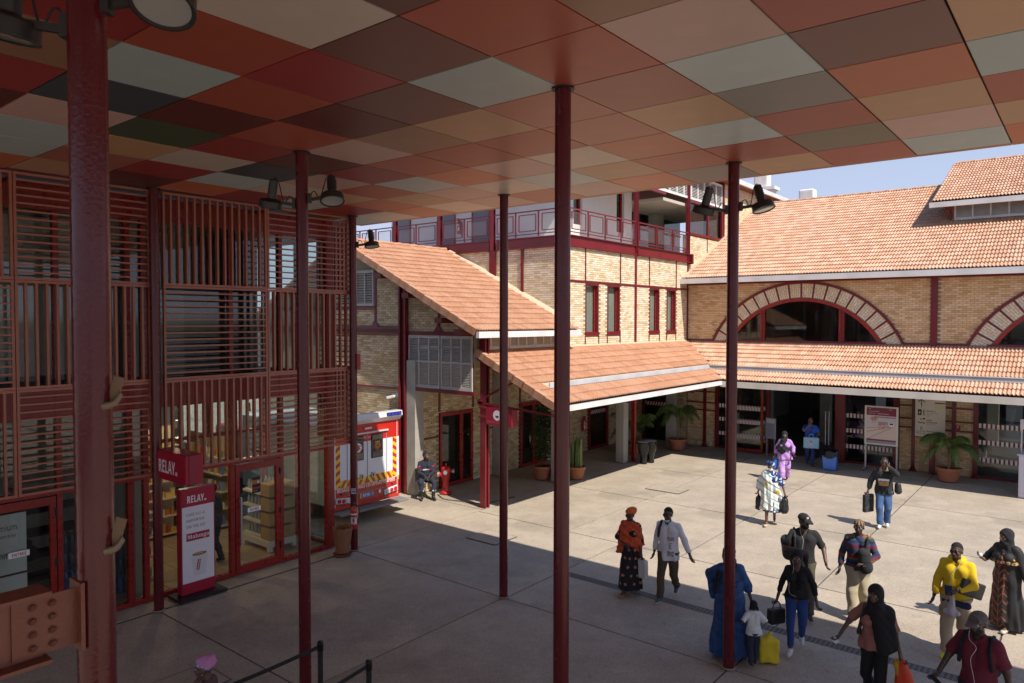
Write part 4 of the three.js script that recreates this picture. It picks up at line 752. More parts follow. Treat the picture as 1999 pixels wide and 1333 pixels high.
  // roof
  const sl = V(RXr - eX, RY - eY, 0).normalize(), L = Math.hypot(RXr - eX, RY - eY);
  const roof = slab(t, 'roof', M.dark, [V(eX, eY - 0.02, Z0), V(eX, eY - 0.02, Z1), V(RXr, RY - 0.02, Z1), V(RXr, RY - 0.02, Z0)], 0.09);
  slab(roof, 'back_slope', M.clay, [V(RXr - 0.002, RY - 0.02, Z0), V(RXr - 0.002, RY - 0.02, Z1), V(RXr - 5.85, eY - 0.02, Z1), V(RXr - 5.85, eY - 0.02, Z0)], 0.09);
  tiles(roof, V(eX + 0.04, eY, Z0 - 0.02), NZ, sl, Z0 - Z1 - 0.10, L, { n: 300, wing: true });
  ridgeCaps(roof, V(RXr, RY + 0.03, Z0 - 0.05), V(RXr, RY + 0.03, Z1 + 0.1), clayMats2);
  vergeTiles(roof, V(eX + 0.02, eY + 0.02, Z0 + 0.02), V(RXr, RY + 0.02, Z0 + 0.02), PZ);
  slab(roof, 'wall_flashing', M.flash, [V(eX - 0.5, eY + 0.27 + 0.06, Z1 + 0.22), V(RXr + 0.2, RY - 0.10 + 0.06, Z1 + 0.22), V(RXr + 0.2, RY - 0.1 + 0.17, Z1 - 0.03), V(eX - 0.5, eY + 0.27 + 0.17, Z1 - 0.03)], 0.04);
  box(t, 'eaves_gutter', M.gutter, eX + 0.01, eX + 0.12, eY - 0.17, eY + 0.0, Z1 + 0.02, Z0 - 0.03);
  box(t, 'eaves_soffit', M.white, XW + 0.06, eX, eY - 0.10, eY - 0.06, Z1, ZG + 0.1);
  // gallery: upper floor, back wall, columns
  box(t, 'gallery_ceiling', M.soffit, -17.2, XW - 0.03, 4.05, 4.27, ZH, ZG - 0.02);
  const XG = -15.75; box(t, 'gallery_wall', M.mortar, XG - 0.3, XG - 0.012, 0.01, 4.04, ZH + 0.01, -15.12);
  const doors = [[-17.43, -15.92, 2.36], [-21.5, -19.95, 2.30], [-25.80, -24.40, 2.6]];
  bricks(t, V(XG, 0.02, -15.14), NZ, PX, 13.1, 4.0, { n: 0, skip: (p, hw) => doors.some(([a, b, h]) => p.z > a - 0.03 && p.z < b + 0.03 && p.y < h + 0.03) });
  const gx = (y0, y1, z0, z1, n = 'steel_strip', m = M.terraDark) => box(t, n, m, XG - 0.02, XG + 0.04, y0, y1, z0, z1);
  for (const z of [-15.14, -18.12, -19.94, -23.0, -24.38, -25.86]) gx(0.016, 4.0, z - 0.035, z + 0.035);
  gx(1.60, 1.66, -15.88, -15.17); gx(1.60, 1.66, -19.9, -18.15); gx(2.0, 2.06, -24.3, -21.6); gx(2.4, 4.0, -15.95, -15.88); gx(2.4, 4.0, -17.5, -17.43);
  doors.forEach(([a, b, h], i) => {
    const d = box(t, 'door', M.frameRed, XG - 0.03, XG + 0.06, h - 0.12, h, a, b), sub = (n, m, y0, y1, z0, z1, x0 = XG - 0.028, x1 = XG + 0.058) => { const q = box(d, n, m, x0, x1, y0, y1, z0, z1); q.position.sub(d.position); };
    sub('jamb', M.frameRed, 0.02, h - 0.121, a, a + 0.09); sub('jamb', M.frameRed, 0.02, h - 0.121, b - 0.09, b); const mid = i === 0 ? a + (b - a) * 0.36 : (a + b) / 2;
    if (i < 2) { sub('meeting_stile', M.frameRed, 0.02, h - 0.121, mid - 0.07, mid + 0.07); }
    sub('bottom_rail', M.frameRed, 0.02, 0.13, a + 0.091, b - 0.091, XG - 0.02, XG + 0.05);
    sub('door_pane', M.glassDark, 0.13, h - 0.12, a + 0.09, b - 0.09, XG + 0.0, XG + 0.008);
    if (i === 0) sub('lever_handle', M.black, 1.0, 1.03, mid + 0.05, mid + 0.20, XG + 0.06, XG + 0.10);
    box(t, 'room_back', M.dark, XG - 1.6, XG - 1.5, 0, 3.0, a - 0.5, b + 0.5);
  });
  const tapeT = canvasTex(256, 32, (g, w, h) => { g.fillStyle = '#d8d0c8'; g.fillRect(0, 0, w, h); g.fillStyle = '#a52a30'; for (let k = -1; k < 9; k++) { g.beginPath(); g.moveTo(k * 32, h); g.lineTo(k * 32 + 16, h); g.lineTo(k * 32 + 32, 0); g.lineTo(k * 32 + 16, 0); g.fill(); } });
  tag(plate(scene, 'safety_tape', tapeT, 1.15, 0.15, [XG + 0.012, 1.52, -25.1], Math.PI / 2, 0.5, 0.004), 'red and white striped tape on the gallery window', 'tape', 'striped safety tape on glass');
  tag(plate(scene, 'safety_tape', tapeT, 1.05, 0.15, [-14.76, 1.62, ZH + 0.012], 0, 0.5, 0.004), 'red and white striped tape on the glass in the gallery corner', 'tape', 'striped safety tape on glass');
  box(t, 'corner_pier', M.cast, -15.98, -15.62, 0.016, 4.04, -15.14, -14.78);
  for (const z of [-18.62, -27.0]) box(t, 'gallery_pier', M.cast, XG + 0.04, XG + 0.34, 0.016, 4.04, z - 0.17, z + 0.17);
}
for (const [z, lab] of [[-19.05, 'square concrete column of the gallery beside the snake plant'], [-23.12, 'square concrete column of the gallery beside the black drums'], [-27.1, 'square concrete column in the far corner of the gallery']]) {
  const c = thing('concrete_column', lab, 'column', [-13.45, 0, z], 0, 'concrete columns of the gallery');
  rbox(c, 'shaft', M.cast, -0.17, 0.17, 0.016, 4.04, -0.17, 0.17, 0.02);
}
{ const p = thing('downpipe', 'round red downpipe beside the gallery column and drums', 'pipe', [-13.2, 0, -23.62]); part(p, 'pipe', new THREE.CylinderGeometry(0.062, 0.062, 3.3, 16), M.frameRed, [0, 1.67, 0]); for (const y of [0.8, 2.2]) part(p, 'socket', new THREE.CylinderGeometry(0.075, 0.075, 0.14, 16), M.frameRed, [0, y, 0]); box(p, 'guard', M.frameRed, -0.1, -0.06, 0.016, 2.9, -0.09, 0.09); }

// ================================================================ the balcony block
{
  const t = thing('balcony_block', 'tall brick block with narrow windows and a red railed balcony', 'building');
  const yB = 7.65, yF = 8.02, wins = [[-21.26, -20.47], [-22.70, -21.88], [-25.73, -24.94], [-27.16, -26.40]], w0 = 4.79, w1 = 6.47;
  // yard wall with window openings
  const s = new THREE.Shape([[-ZT, 4.25], [-ZH, 4.25], [-ZH, yB], [-ZT, yB]].map(([a, b]) => new THREE.Vector2(a, b)));
  wins.forEach(([a, b]) => { const h = new THREE.Path([[-a, w0], [-b, w0], [-b, w1], [-a, w1]].map(([x, y]) => new THREE.Vector2(x, y))); s.holes.push(h); });
  const wg = new THREE.ExtrudeGeometry(s, { depth: 0.3, bevelEnabled: false }); wg.rotateY(Math.PI / 2); part(t, 'yard_wall', wg, M.mortar, [XW - 0.3, 0, 0]);
  bricks(t, V(XW, 4.38, ZT - 0.02), NZ, PX, ZT - ZH - 0.03, yB - 4.38, { n: 300, mats: creamMats, pal: CREAM, skip: (p, hw) => wins.some(([a, b]) => p.z > a - 0.07 && p.z < b + 0.07 && p.y > w0 - 0.1 && p.y < w1 + 0.07) });
  bricks(t, V(-22.6, 4.6, ZT), UX, PZ, 22.6 + XW, yB - 4.6, { n: 200, mats: creamMats, pal: CREAM, skip: (p) => p.y < 7.78 - 0.487 * Math.abs(p.x + 18.7) + 0.1 });
  box(t, 'gable_side_wall', M.mortar, -22.6, XW - 0.005, 4.25, yB, ZT - 0.30, ZT - 0.012);
  wins.forEach(([a, b]) => {
    const f = box(t, 'window', M.red, XW - 0.22, XW + 0.02, w1 - 0.05, w1, a, b), sub = (n, m, x0, x1, y0, y1, z0, z1) => { const q = box(f, n, m, x0, x1, y0, y1, z0, z1); q.position.sub(f.position); };
    sub('jamb', M.red, XW - 0.22, XW + 0.03, w0 + 0.051, w1 - 0.051, a, a + 0.05); sub('jamb', M.red, XW - 0.22, XW + 0.03, w0 + 0.051, w1 - 0.051, b - 0.025, b); sub('sill', M.red, XW - 0.22, XW + 0.05, w0 - 0.07, w0 + 0.05, a - 0.03, b + 0.03);
    sub('casement', M.frameRed, XW - 0.125, XW - 0.09, w0 + 0.051, w1 - 0.051, a + 0.051, a + 0.10);
    sub('pane', M.glass, XW - 0.11, XW - 0.102, w0 + 0.05, w1 - 0.05, a + 0.10, b - 0.025);
    sub('blind', M.blind, XW - 0.17, XW - 0.16, w0 + 0.05, w1 - 0.05, a + 0.05, b - 0.05);
  });
  const sv = (z, y0, y1, w = 0.05) => stripX(t, y0, y1, z - w / 2, z + w / 2, 0.035);
  for (const [a, b] of wins) for (const z of [a - 0.03, b + 0.03]) sv(z, 4.4, w0 - 0.08, 0.045);
  for (const z of [-20.44, -22.73, -24.91, -27.19]) sv(z, 6.56, yB, 0.055);
  stripX(t, 6.50, 6.56, ZH + 0.1, ZT - 0.05, 0.04); sv(-23.85, 4.4, yB, 0.15);
  stripX(t, 4.4, yB, ZH - 0.02, ZH + 0.10, 0.05, 'corner_strip');
  for (const x of [-15.15, -16.46]) box(t, x < -16 ? 'column' : 'steel_strip', M.red, x - (x < -16 ? 0.15 : 0.05), x + (x < -16 ? 0.15 : 0.05), 5.0, yB, ZT - 0.01, ZT + 0.06);
  // balcony slab and edge beams (I section)
  const FL = (p0, p1, h0, h1, w, n) => part(t, n, barGeo(p0.clone().setY((h0 + h1) / 2), p1.clone().setY((h0 + h1) / 2), w, h1 - h0), M.red);
  for (const [a, b] of [[V(XW + 0.03, 0, ZT + 0.12), V(XW + 0.03, 0, -23.77)], [V(XW + 0.03, 0, -23.93), V(XW + 0.03, 0, ZH - 0.1)], [V(XW + 0.02, 0, ZT + 0.03), V(-16.28, 0, ZT + 0.03)], [V(-16.62, 0, ZT + 0.03), V(-23.5, 0, ZT + 0.03)]]) { FL(a, b, yF - 0.03, yF, 0.16, 'edge_beam'); FL(a, b, yB, yB + 0.03, 0.16, 'edge_beam'); FL(a, b, yB + 0.031, yF - 0.031, 0.03, 'beam_web'); }
  box(t, 'beam_end', M.red, XW - 0.05, XW + 0.16, yB - 0.05, yF, ZH - 0.22, ZH - 0.11);
  box(t, 'balcony_floor', M.cast, -23.5, XW - 0.06, yB + 0.06, yF - 0.04, ZH, ZT - 0.06);
  // posts rising to the roof
  const postI = (x, z, y0, y1) => { box(t, 'post', M.red, x - 0.075, x + 0.075, y0, y1, z - 0.07, z - 0.045); box(t, 'post', M.red, x - 0.075, x + 0.075, y0, y1, z + 0.045, z + 0.07); box(t, 'post_web', M.red, x - 0.012, x + 0.012, y0, y1, z - 0.0449, z + 0.0449); };
  postI(XW + 0.02, -23.85, yB, 11.4); postI(XW + 0.02, ZH + 0.06, yB, 11.4); postI(-16.46, ZT + 0.04, yB, 11.4); postI(-19.05, ZT + 0.04, yF, 11.4); postI(-21.5, ZT + 0.04, yF, 11.4); postI(XW, ZT + 0.02, yF, 11.4);
  // railing bays: posts, rails, wire mesh
  const meshM = mat(0.36, 0.24, 0.24, 0.5), bay = (a, b, off) => {
    const d = b.clone().sub(a), L = d.length(), u = d.clone().normalize(), at = (s, y) => a.clone().addScaledVector(u, s).setY(yF + y), B = (s0, y0, s1, y1, w = 0.028) => barGeo(at(s0, y0), at(s1, y1), w, w, Math.abs(y1 - y0) > 0.01 ? u.clone().cross(V(0, 1, 0)) : V(0, 1, 0));
    const r = part(t, 'railing_bay', merge([B(0, 0.86, L, 0.86, 0.04), B(0, 0.10, L, 0.10, 0.03), B(0.02, 0.02, 0.02, 0.85, 0.04), B(0.13, 0.20, L - 0.13, 0.20), B(0.13, 0.75, L - 0.13, 0.75), B(0.13, 0.2, 0.13, 0.75), B(L - 0.13, 0.2, L - 0.13, 0.75)]), M.red);
    const ws = []; for (let q = -0.55; q < L - 0.26; q += 0.085) for (const dir of [1, -1]) { let s0 = q, s1 = q + 0.55, y0 = 0.2, y1 = 0.75; if (s0 < 0) { y0 += -s0; s0 = 0; } if (s1 > L - 0.26) { y1 -= s1 - (L - 0.26); s1 = L - 0.26; } if (s1 - s0 < 0.02) continue; const f = (y) => (dir > 0 ? y : 0.95 - y); ws.push(barGeo(at(s0 + 0.13, f(y0)), at(s1 + 0.13, f(y1)), 0.0038, 0.0038, u.clone().cross(V(0, 1, 0)))); }
    const w = part(r, 'wire_mesh', merge(ws), meshM); w.userData.kind = 'stuff';
  };
  const run = (a, b, n) => { for (let i = 0; i < n; i++) bay(a.clone().lerp(b, i / n), a.clone().lerp(b, (i + 1) / n)); };
  run(V(XW + 0.06, 0, ZT - 0.08), V(XW + 0.06, 0, -23.76), 4); run(V(XW + 0.06, 0, -23.94), V(XW + 0.06, 0, ZH + 0.14), 3);
  run(V(XW - 0.1, 0, ZT + 0.07), V(-16.36, 0, ZT + 0.07), 3); run(V(-16.56, 0, ZT + 0.07), V(-18.96, 0, ZT + 0.07), 2); run(V(-19.14, 0, ZT + 0.07), V(-21.4, 0, ZT + 0.07), 2); run(V(-21.6, 0, ZT + 0.07), V(-24.6, 0, ZT + 0.07), 3);
  // upper storey walls
  const XU = -14.85, ZU = -20.85;
  const uw = new THREE.Shape([[-ZU, yF - 0.04], [26.2, yF - 0.04], [26.2, 11.4], [-ZU, 11.4]].map(([a, b]) => new THREE.Vector2(a, b)));
  for (const [a, b] of [[21.95, 22.55], [25.0, 25.6]]) uw.holes.push(new THREE.Path([[a, 8.75], [b, 8.75], [b, 10.6], [a, 10.6]].map(([x, y]) => new THREE.Vector2(x, y))));
  part(t, 'upper_wall', new THREE.ExtrudeGeometry(uw, { depth: 0.25, bevelEnabled: false }).rotateY(Math.PI / 2), M.render, [XU - 0.25, 0, 0]);
  for (const z of [-22.25, -25.3]) { const f = box(t, 'upper_window', M.frameRed, XU - 0.2, XU - 0.1, 8.75, 10.6, z - 0.30, z - 0.22); const q = box(f, 'pane', M.glassDark, XU - 0.16, XU - 0.152, 8.75, 10.6, z - 0.22, z + 0.3); q.position.sub(f.position); }
  box(t, 'upper_wall', M.render, -23.45, XU - 0.252, yF - 0.04, 11.4, ZU - 0.25, ZU);
  const dm = mat(0.17, 0.19, 0.225, 0.4), om = mat(0.28, 0.075, 0.04, 0.5);
  for (const [a, b] of [[-23.2, -22.3], [-20.6, -19.75], [-18.75, -17.95]]) { const f = box(t, 'upper_door', om, a - 0.06, b + 0.06, 10.25, 10.33, ZU + 0.001, ZU + 0.05), sub = (n, m, x0, x1, y0, y1, z0, z1) => { const q = box(f, n, m, x0, x1, y0, y1, z0, z1); q.position.sub(f.position); }; sub('jamb', om, a - 0.06, a, yF - 0.03, 10.249, ZU + 0.001, ZU + 0.05); sub('jamb', om, b, b + 0.06, yF - 0.03, 10.249, ZU + 0.001, ZU + 0.05); sub('door_leaf', dm, a, b, yF - 0.03, 10.249, ZU + 0.002, ZU + 0.03); }
  // lobby beyond the wall
  box(t, 'lobby_back', mat(0.30, 0.27, 0.23, 0.9), -19.2, -19.0, yF, 10.4, -33, -26.2); box(t, 'lobby_ceiling', M.soffit, -19.2, XW - 0.10, 10.02, 10.14, -33, -26.22); box(t, 'lobby_floor', M.cast, -19, XW - 0.3, yF - 0.04, yF - 0.02, -33, -26.2);
  for (const z of [-26.35, -28.5, -31.2]) box(t, 'lobby_mullion', M.frameRed, -16.05, -15.95, yF, 10.02, z - 0.05, z + 0.05);
  box(t, 'lobby_transom', M.frameRed, -16.04, -15.96, 9.3, 9.4, -33, -26.4); box(t, 'lobby_pane', M.glassDark, -16.004, -15.996, yF, 9.3, -33, -26.4); box(t, 'lobby_pane', M.glassDark, -16.004, -15.996, 9.4, 10.02, -33, -26.4);
  box(t, 'lobby_column', M.cast, -15.8, -15.3, yF, 10.02, -29.9, -29.4); box(t, 'lobby_column', M.cast, -17.6, -17.1, yF, 10.02, -28.2, -27.7);
  // beyond the hall roof line: parapet, windows, louvres, eaves
  box(t, 'far_wall', M.mortar, XW - 0.3, XW - 0.012, 7.2, 8.85, -32.0, ZH - 0.12); bricks(t, V(XW, 7.2, ZH - 0.14), NZ, PX, 3.66, 1.62, { n: 0, pal: CREAM });
  box(t, 'far_wall', M.mortar, XW - 0.3, XW - 0.012, 8.4, 11.5, -44, -31.95); bricks(t, V(XW, 8.4, -31.95), NZ, PX, 5, 3.1, { n: 0, pal: CREAM });
  stripX(t, 8.84, 8.94, -31.9, ZH - 0.1, 0.06); stripX(t, 10.20, 10.30, -31.9, ZH - 0.1, 0.06); for (const z of [-30.2, -31.75]) stripX(t, 8.94, 10.2, z - 0.05, z + 0.05, 0.06); box(t, 'far_pane', M.glassDark, XW - 0.05, XW - 0.042, 8.9, 10.25, -31.8, ZH - 0.05);
  stripX(t, 7.3, 11.5, -31.98, -31.84, 0.07); stripX(t, 7.2, 8.84, -30.22, -30.17, 0.03); stripX(t, 8.4, 11.5, -33.5, -33.44, 0.04);
  shutter(t, 'x', XW + 0.0, -31.8, -22.0, 10.34, 11.4, 3, [5, 1], 14, M.white);
  box(t, 'upper_soffit', M.soffit, -22.5, XW - 0.06, 11.40, 11.46, -26.0, ZT + 0.2); box(t, 'fascia_beam', M.red, XW - 0.09, XW + 0.04, 10.22, 10.33, -26.2, -22);
  const top = box(t, 'roof', M.clay, -23.5, XW + 0.40, 11.62, 11.74, -44, ZT + 0.55); top.userData.label = 'flat tiled eaves of the block';
  box(t, 'roof_gutter', M.gutter, XW + 0.401, XW + 0.52, 11.52, 11.72, -44, ZT + 0.55); box(t, 'eaves_soffit', M.terraDark, XW - 0.1, XW + 0.40, 11.50, 11.618, -44, ZT + 0.4);
}
{ // old white parapets behind
  for (const [x, y, w, lab] of [[-17.5, 14.3, 2.6, 'white stepped parapet piece left of the other, above the block eaves'], [-14.2, 13.0, 1.6, 'white rounded parapet piece behind the hall ridge']]) {
    const p = thing('parapet', lab, 'parapet', [x, 0, -46], 0, 'white parapets of the building behind');
    box(p, 'wall', M.white, -w, w / 2, 8, y - 0.6, -0.3, 0.3); rbox(p, 'pier', M.white, w / 2 - 0.9, w / 2 + 0.02, 8, y + 0.25, -0.34, 0.34, 0.12); box(p, 'cornice', M.white, w / 2 - 1.1, w / 2 + 0.5, y - 0.85, y - 0.65, -0.5, 0.5); box(p, 'cornice', M.white, w / 2 - 1.0, w / 2 + 0.3, y - 1.05, y - 0.851, -0.42, 0.42);
  }
}
const FIRE_TURN = 0.95;
// ================================================================ vehicle
{
  const X = -14.9, zR = -13.5, zL = -11.25, W = zL - zR, H0 = 0.45, H1 = 2.52;
  const t = thing('ambulance', 'red and white fire brigade ambulance parked with its rear doors toward the yard', 'ambulance', [X, 0, (zR + zL) / 2]);
  const redM = new THREE.MeshPhysicalMaterial({ color: lin(0.50, 0.028, 0.014), roughness: 0.35, clearcoat: 0.6, clearcoatRoughness: 0.15 }), whM = new THREE.MeshPhysicalMaterial({ color: lin(0.72, 0.73, 0.75), roughness: 0.35, clearcoat: 0.5 });
  rbox(t, 'body', whM, -4.2, -0.012, H0, H1, -W / 2, W / 2, 0.05, 3); rbox(t, 'cab', redM, -5.9, -4.201, 0.55, 2.1, -W / 2 + 0.08, W / 2 - 0.08, 0.12, 3); rbox(t, 'chassis', M.black, -5.8, -0.3, 0.32, 0.55, -0.85, 0.85, 0.03);
  // printed livery of the rear face
  const face = canvasTex(1024, 960, (g, w, h) => {
    g.fillStyle = '#d9dbe2'; g.fillRect(0, 0, w, h); g.fillStyle = '#c4231a'; g.fillRect(0, 0, w, h * 0.23);
    const yb = h * 0.70; g.fillStyle = '#b0221d'; g.fillRect(0, yb + 70, w, h);
    const chev = (x, y, ww, hh, dir) => { g.save(); g.beginPath(); g.rect(x, y, ww, hh); g.clip(); g.fillStyle = '#e3c21a'; g.fillRect(x, y, ww, hh); g.fillStyle = '#bf2a1f'; for (let k = -20; k < 40; k++) { const q = k * 88; g.beginPath(); g.moveTo(x + q, y + hh); g.lineTo(x + q + 44, y + hh); g.lineTo(x + q + 44 + dir * hh * 0.6, y); g.lineTo(x + q + dir * hh * 0.6, y); g.fill(); } g.restore(); };
    const chevV = (x, y, ww, hh, dir) => { g.save(); g.beginPath(); g.rect(x, y, ww, hh); g.clip(); g.fillStyle = '#e3c21a'; g.fillRect(x, y, ww, hh); g.fillStyle = '#bf2a1f'; for (let k = -4; k < 14; k++) { const q = y + k * 96; g.beginPath(); g.moveTo(x, q + (dir > 0 ? ww * 0.6 : 0)); g.lineTo(x + ww, q + (dir > 0 ? 0 : ww * 0.6)); g.lineTo(x + ww, q + 48 + (dir > 0 ? 0 : ww * 0.6)); g.lineTo(x, q + 48 + (dir > 0 ? ww * 0.6 : 0)); g.fill(); } g.restore(); };
    chevV(40, h * 0.23, 66, yb + 60 - h * 0.23, 1); chevV(w - 106, h * 0.23, 66, yb + 60 - h * 0.23, -1);
    chev(106, yb - 20, w / 2 - 106, 88, 1); chev(w / 2, yb - 20, w / 2 - 106, 88, -1);
    g.fillStyle = '#e9ddd6'; g.font = 'bold 64px sans-serif'; g.save(); g.translate(58, yb + 118); g.scale(0.64, 1); g.fillText('BRIGADE NATIONALE DES SAPEURS POMPIERS', 0, 0); g.restore();
    g.fillStyle = '#d8b0a8'; g.font = 'bold 46px sans-serif'; g.fillText('Rawarco', w * 0.44, h * 0.195);
    g.fillStyle = '#d9dbe2'; g.fillRect(28, 0, 8, h); g.fillRect(w - 36, 0, 8, h);
    g.fillStyle = '#d9a01c'; g.fillRect(0, yb + 60, 26, 50); g.fillRect(w - 26, yb + 60, 26, 50);
  });
  plate(t, 'rear_face', face, W - 0.02, H1 - H0 - 0.02, [-0.006, (H0 + H1) / 2, 0], Math.PI / 2, 0.32, 0.012, redM);
  const F = (n, m, y0, y1, z0, z1, d = 0.02, p = t) => box(p, n, m, 0.001, d, y0, y1, z0, z1);
  // doors: seams and frame
  for (const z of [-0.66, 0, 0.66]) F('door_seam', mat(0.3, 0.28, 0.28, 0.5), 0.72, 2.26, z - 0.008, z + 0.008, 0.010);
  F('door_head', M.gutter, 2.25, 2.285, -0.70, 0.70, 0.05); F('door_seam', mat(0.45, 0.2, 0.2, 0.5), 0.70, 0.715, -0.66, 0.66, 0.010);
  const sticker = (c, draw) => canvasTex(200, 200, draw);
  for (const s of [-1, 1]) {
    const w = part(t, 'rear_window', new RoundedBoxGeometry(0.03, 0.64, 0.40, 4, 0.013), M.black, [0.008, 1.88, s * 0.33]); part(w, 'pane', boxGeo(0.004, 0.58, 0.34), new THREE.MeshPhysicalMaterial({ color: lin(0.02, 0.02, 0.022), roughness: 0.05, clearcoat: 1 }), [0.0165, 0, 0]);
    plate(w, 'emblem', canvasTex(200, 200, (g) => { g.fillStyle = '#0c0c0d'; g.fillRect(0, 0, 200, 200); if (s > 0) { g.fillStyle = '#dfe2e4'; g.beginPath(); g.arc(100, 100, 88, 0, 7); g.fill(); g.strokeStyle = '#a33'; g.lineWidth = 6; g.stroke(); g.fillStyle = '#c4201d'; for (let k = 0; k < 3; k++) { g.save(); g.translate(100, 100); g.rotate(k * Math.PI / 3); g.fillRect(-14, -60, 28, 120); g.restore(); } } else { g.fillStyle = '#b9401f'; g.beginPath(); g.arc(100, 112, 78, 0.3, Math.PI - 0.3, true); g.arc(100, 112, 78, Math.PI - 0.6, 0.6, true); g.fill(); g.fillStyle = '#c9a227'; g.beginPath(); g.arc(100, 108, 46, 0, 7); g.fill(); g.fillStyle = '#3d7a3a'; g.beginPath(); g.arc(100, 108, 36, 0, 7); g.fill(); g.fillStyle = '#d9b23a'; for (let k = -1; k < 2; k++) { g.beginPath(); g.moveTo(100 + k * 42 - 14, 40); g.lineTo(100 + k * 42 + 14, 40); g.lineTo(100 + k * 42, 12); g.fill(); } g.fillRect(44, 38, 112, 12); } }), 0.29, 0.29, [0.0205, 0.02, 0], Math.PI / 2, 0.4, 0.003, M.black);
    const lk = F('door_lock', mat(0.55, 0.5, 0.38, 0.5), 1.05, 1.19, s * 0.19 - 0.06, s * 0.19 + 0.06, 0.03); part(lk, 'latch', boxGeo(0.012, 0.08, 0.04), M.black, [0.012, 0, 0.01]);
    const lc = part(t, 'tail_lamp_cluster', lathe([[0, 0.03], [0.05, 0.03], [0.058, 0.0]], 3).scale(1, 1, 1), M.gutter, [0, 0, 0]); t.remove(lc);
    const cl = part(t, 'tail_lamp_cluster', new RoundedBoxGeometry(0.05, 0.15, 0.50, 3, 0.024), mat(0.62, 0.64, 0.66, 0.35), [0.012, s > 0 ? 0.60 : 0.60, s * 0.80]); cl.rotation.x = s * -0.12;
    for (let k = 0; k < 3; k++) part(cl, 'lamp_lens', new THREE.CylinderGeometry(0.052, 0.056, 0.03, 18).rotateZ(Math.PI / 2), k < 2 ? mat(0.55, 0.01, 0.012, 0.15) : mat(0.6, 0.6, 0.6, 0.2), [0.028, 0, s * (0.15 - k * 0.14)]);
    part(t, 'marker_lamp', new THREE.SphereGeometry(0.03, 12, 8), mat(0.25, 0.03, 0.02, 0.2), [0.02, 0.78, s * 0.86]);
    F('number_plate_lamp', mat(0.85, 0.83, 0.75, 0.2), 0.60, 0.68, s * 0.40 - 0.035, s * 0.40 + 0.035, 0.03);
  }
  plate(t, 'number_plate', canvasTex(256, 72, (g, w, h) => { g.fillStyle = '#5d6ea6'; g.fillRect(0, 0, w, h); g.fillStyle = '#e0b92a'; g.fillRect(0, 0, 22, h); g.fillRect(w - 26, 20, 20, 30); g.fillStyle = '#e8eaf0'; g.font = 'bold 56px sans-serif'; g.fillText('0115', 54, 56); }), 0.46, 0.13, [0.012, 0.62, 0.03], Math.PI / 2, 0.4, 0.008);
  F('reversing_handle', M.steel, 0.90, 0.94, -0.50, -0.36, 0.04); F('rear_camera', M.gutter, 2.36, 2.41, -0.12, 0.12, 0.05);
  rbox(t, 'step_bumper', mat(0.22, 0.21, 0.20, 0.55, { map: grime }), -0.02, 0.36, 0.30, 0.36, -W / 2 - 0.03, W / 2 + 0.03, 0.02); F('body_skirt', redM, 0.38, 0.46, -W / 2 + 0.02, W / 2 - 0.02, 0.014);
  // roof spoiler with light bar
  const sp = part(t, 'roof_spoiler', new THREE.ExtrudeGeometry(new THREE.Shape([[-0.7, 0.02], [-0.1, 0.24], [0.12, 0.24], [0.14, 0.12], [0.02, 0.0]].map(([a, b]) => new THREE.Vector2(a, b))), { depth: W - 0.02, bevelEnabled: true, bevelSize: 0.01, bevelThickness: 0.01, bevelSegments: 2 }), whM, [0, H1, -W / 2 + 0.01]);
  for (const s of [0.30, W - 0.32]) { part(sp, 'blue_lamp', boxGeo(0.03, 0.10, 0.52), M.black, [0.14, 0.175, s]); for (let k = 0; k < 4; k++) part(sp, 'lamp_cell', boxGeo(0.012, 0.06, 0.10), mat(0.03, 0.05, 0.45, 0.2), [0.160, 0.175, s - 0.19 + k * 0.125]); }
  for (const x of [-1.2, -4.9]) for (const s of [-1, 1]) { const w = part(t, 'wheel', new THREE.CylinderGeometry(0.36, 0.36, 0.24, 24).rotateX(Math.PI / 2), M.black, [x, 0.378, s * (W / 2 - 0.16)]); part(w, 'rim', new THREE.CylinderGeometry(0.2, 0.2, 0.25, 18).rotateX(Math.PI / 2), M.steel); }
}

// ================================================================ street furniture
{ // hydrant
  const h = thing('fire_hydrant', 'red pillar fire hydrant beside the seated firefighter', 'hydrant', [-15.1, 0.016, -15.55]), rm = new THREE.MeshPhysicalMaterial({ color: lin(0.52, 0.012, 0.016), roughness: 0.35, clearcoat: 0.4 });
  part(h, 'barrel', lathe([[0, 0], [0.17, 0], [0.17, 0.05], [0.12, 0.07], [0.10, 0.12], [0.085, 0.30], [0.10, 0.42], [0.125, 0.50], [0.12, 0.58], [0.135, 0.62], [0.14, 0.74], [0.12, 0.80], [0.05, 0.83], [0, 0.83]]), rm);
  part(h, 'spindle', lathe([[0, 0.83], [0.03, 0.83], [0.026, 0.92], [0, 0.92]], 8), rm);
  for (const [a, y, r] of [[-0.9, 0.58, 0.085], [0.7, 0.68, 0.06], [2.3, 0.68, 0.06]]) { const o = part(h, 'outlet', new THREE.CylinderGeometry(r * 0.8, r * 0.8, 0.12, 18).rotateX(Math.PI / 2).translate(0, 0, 0.15), rm, [0, y, 0], [0, a, 0]); part(o, 'outlet_cap', new THREE.CylinderGeometry(r, r, 0.06, 18).rotateX(Math.PI / 2).translate(0, 0, 0.225), M.steel); }
}
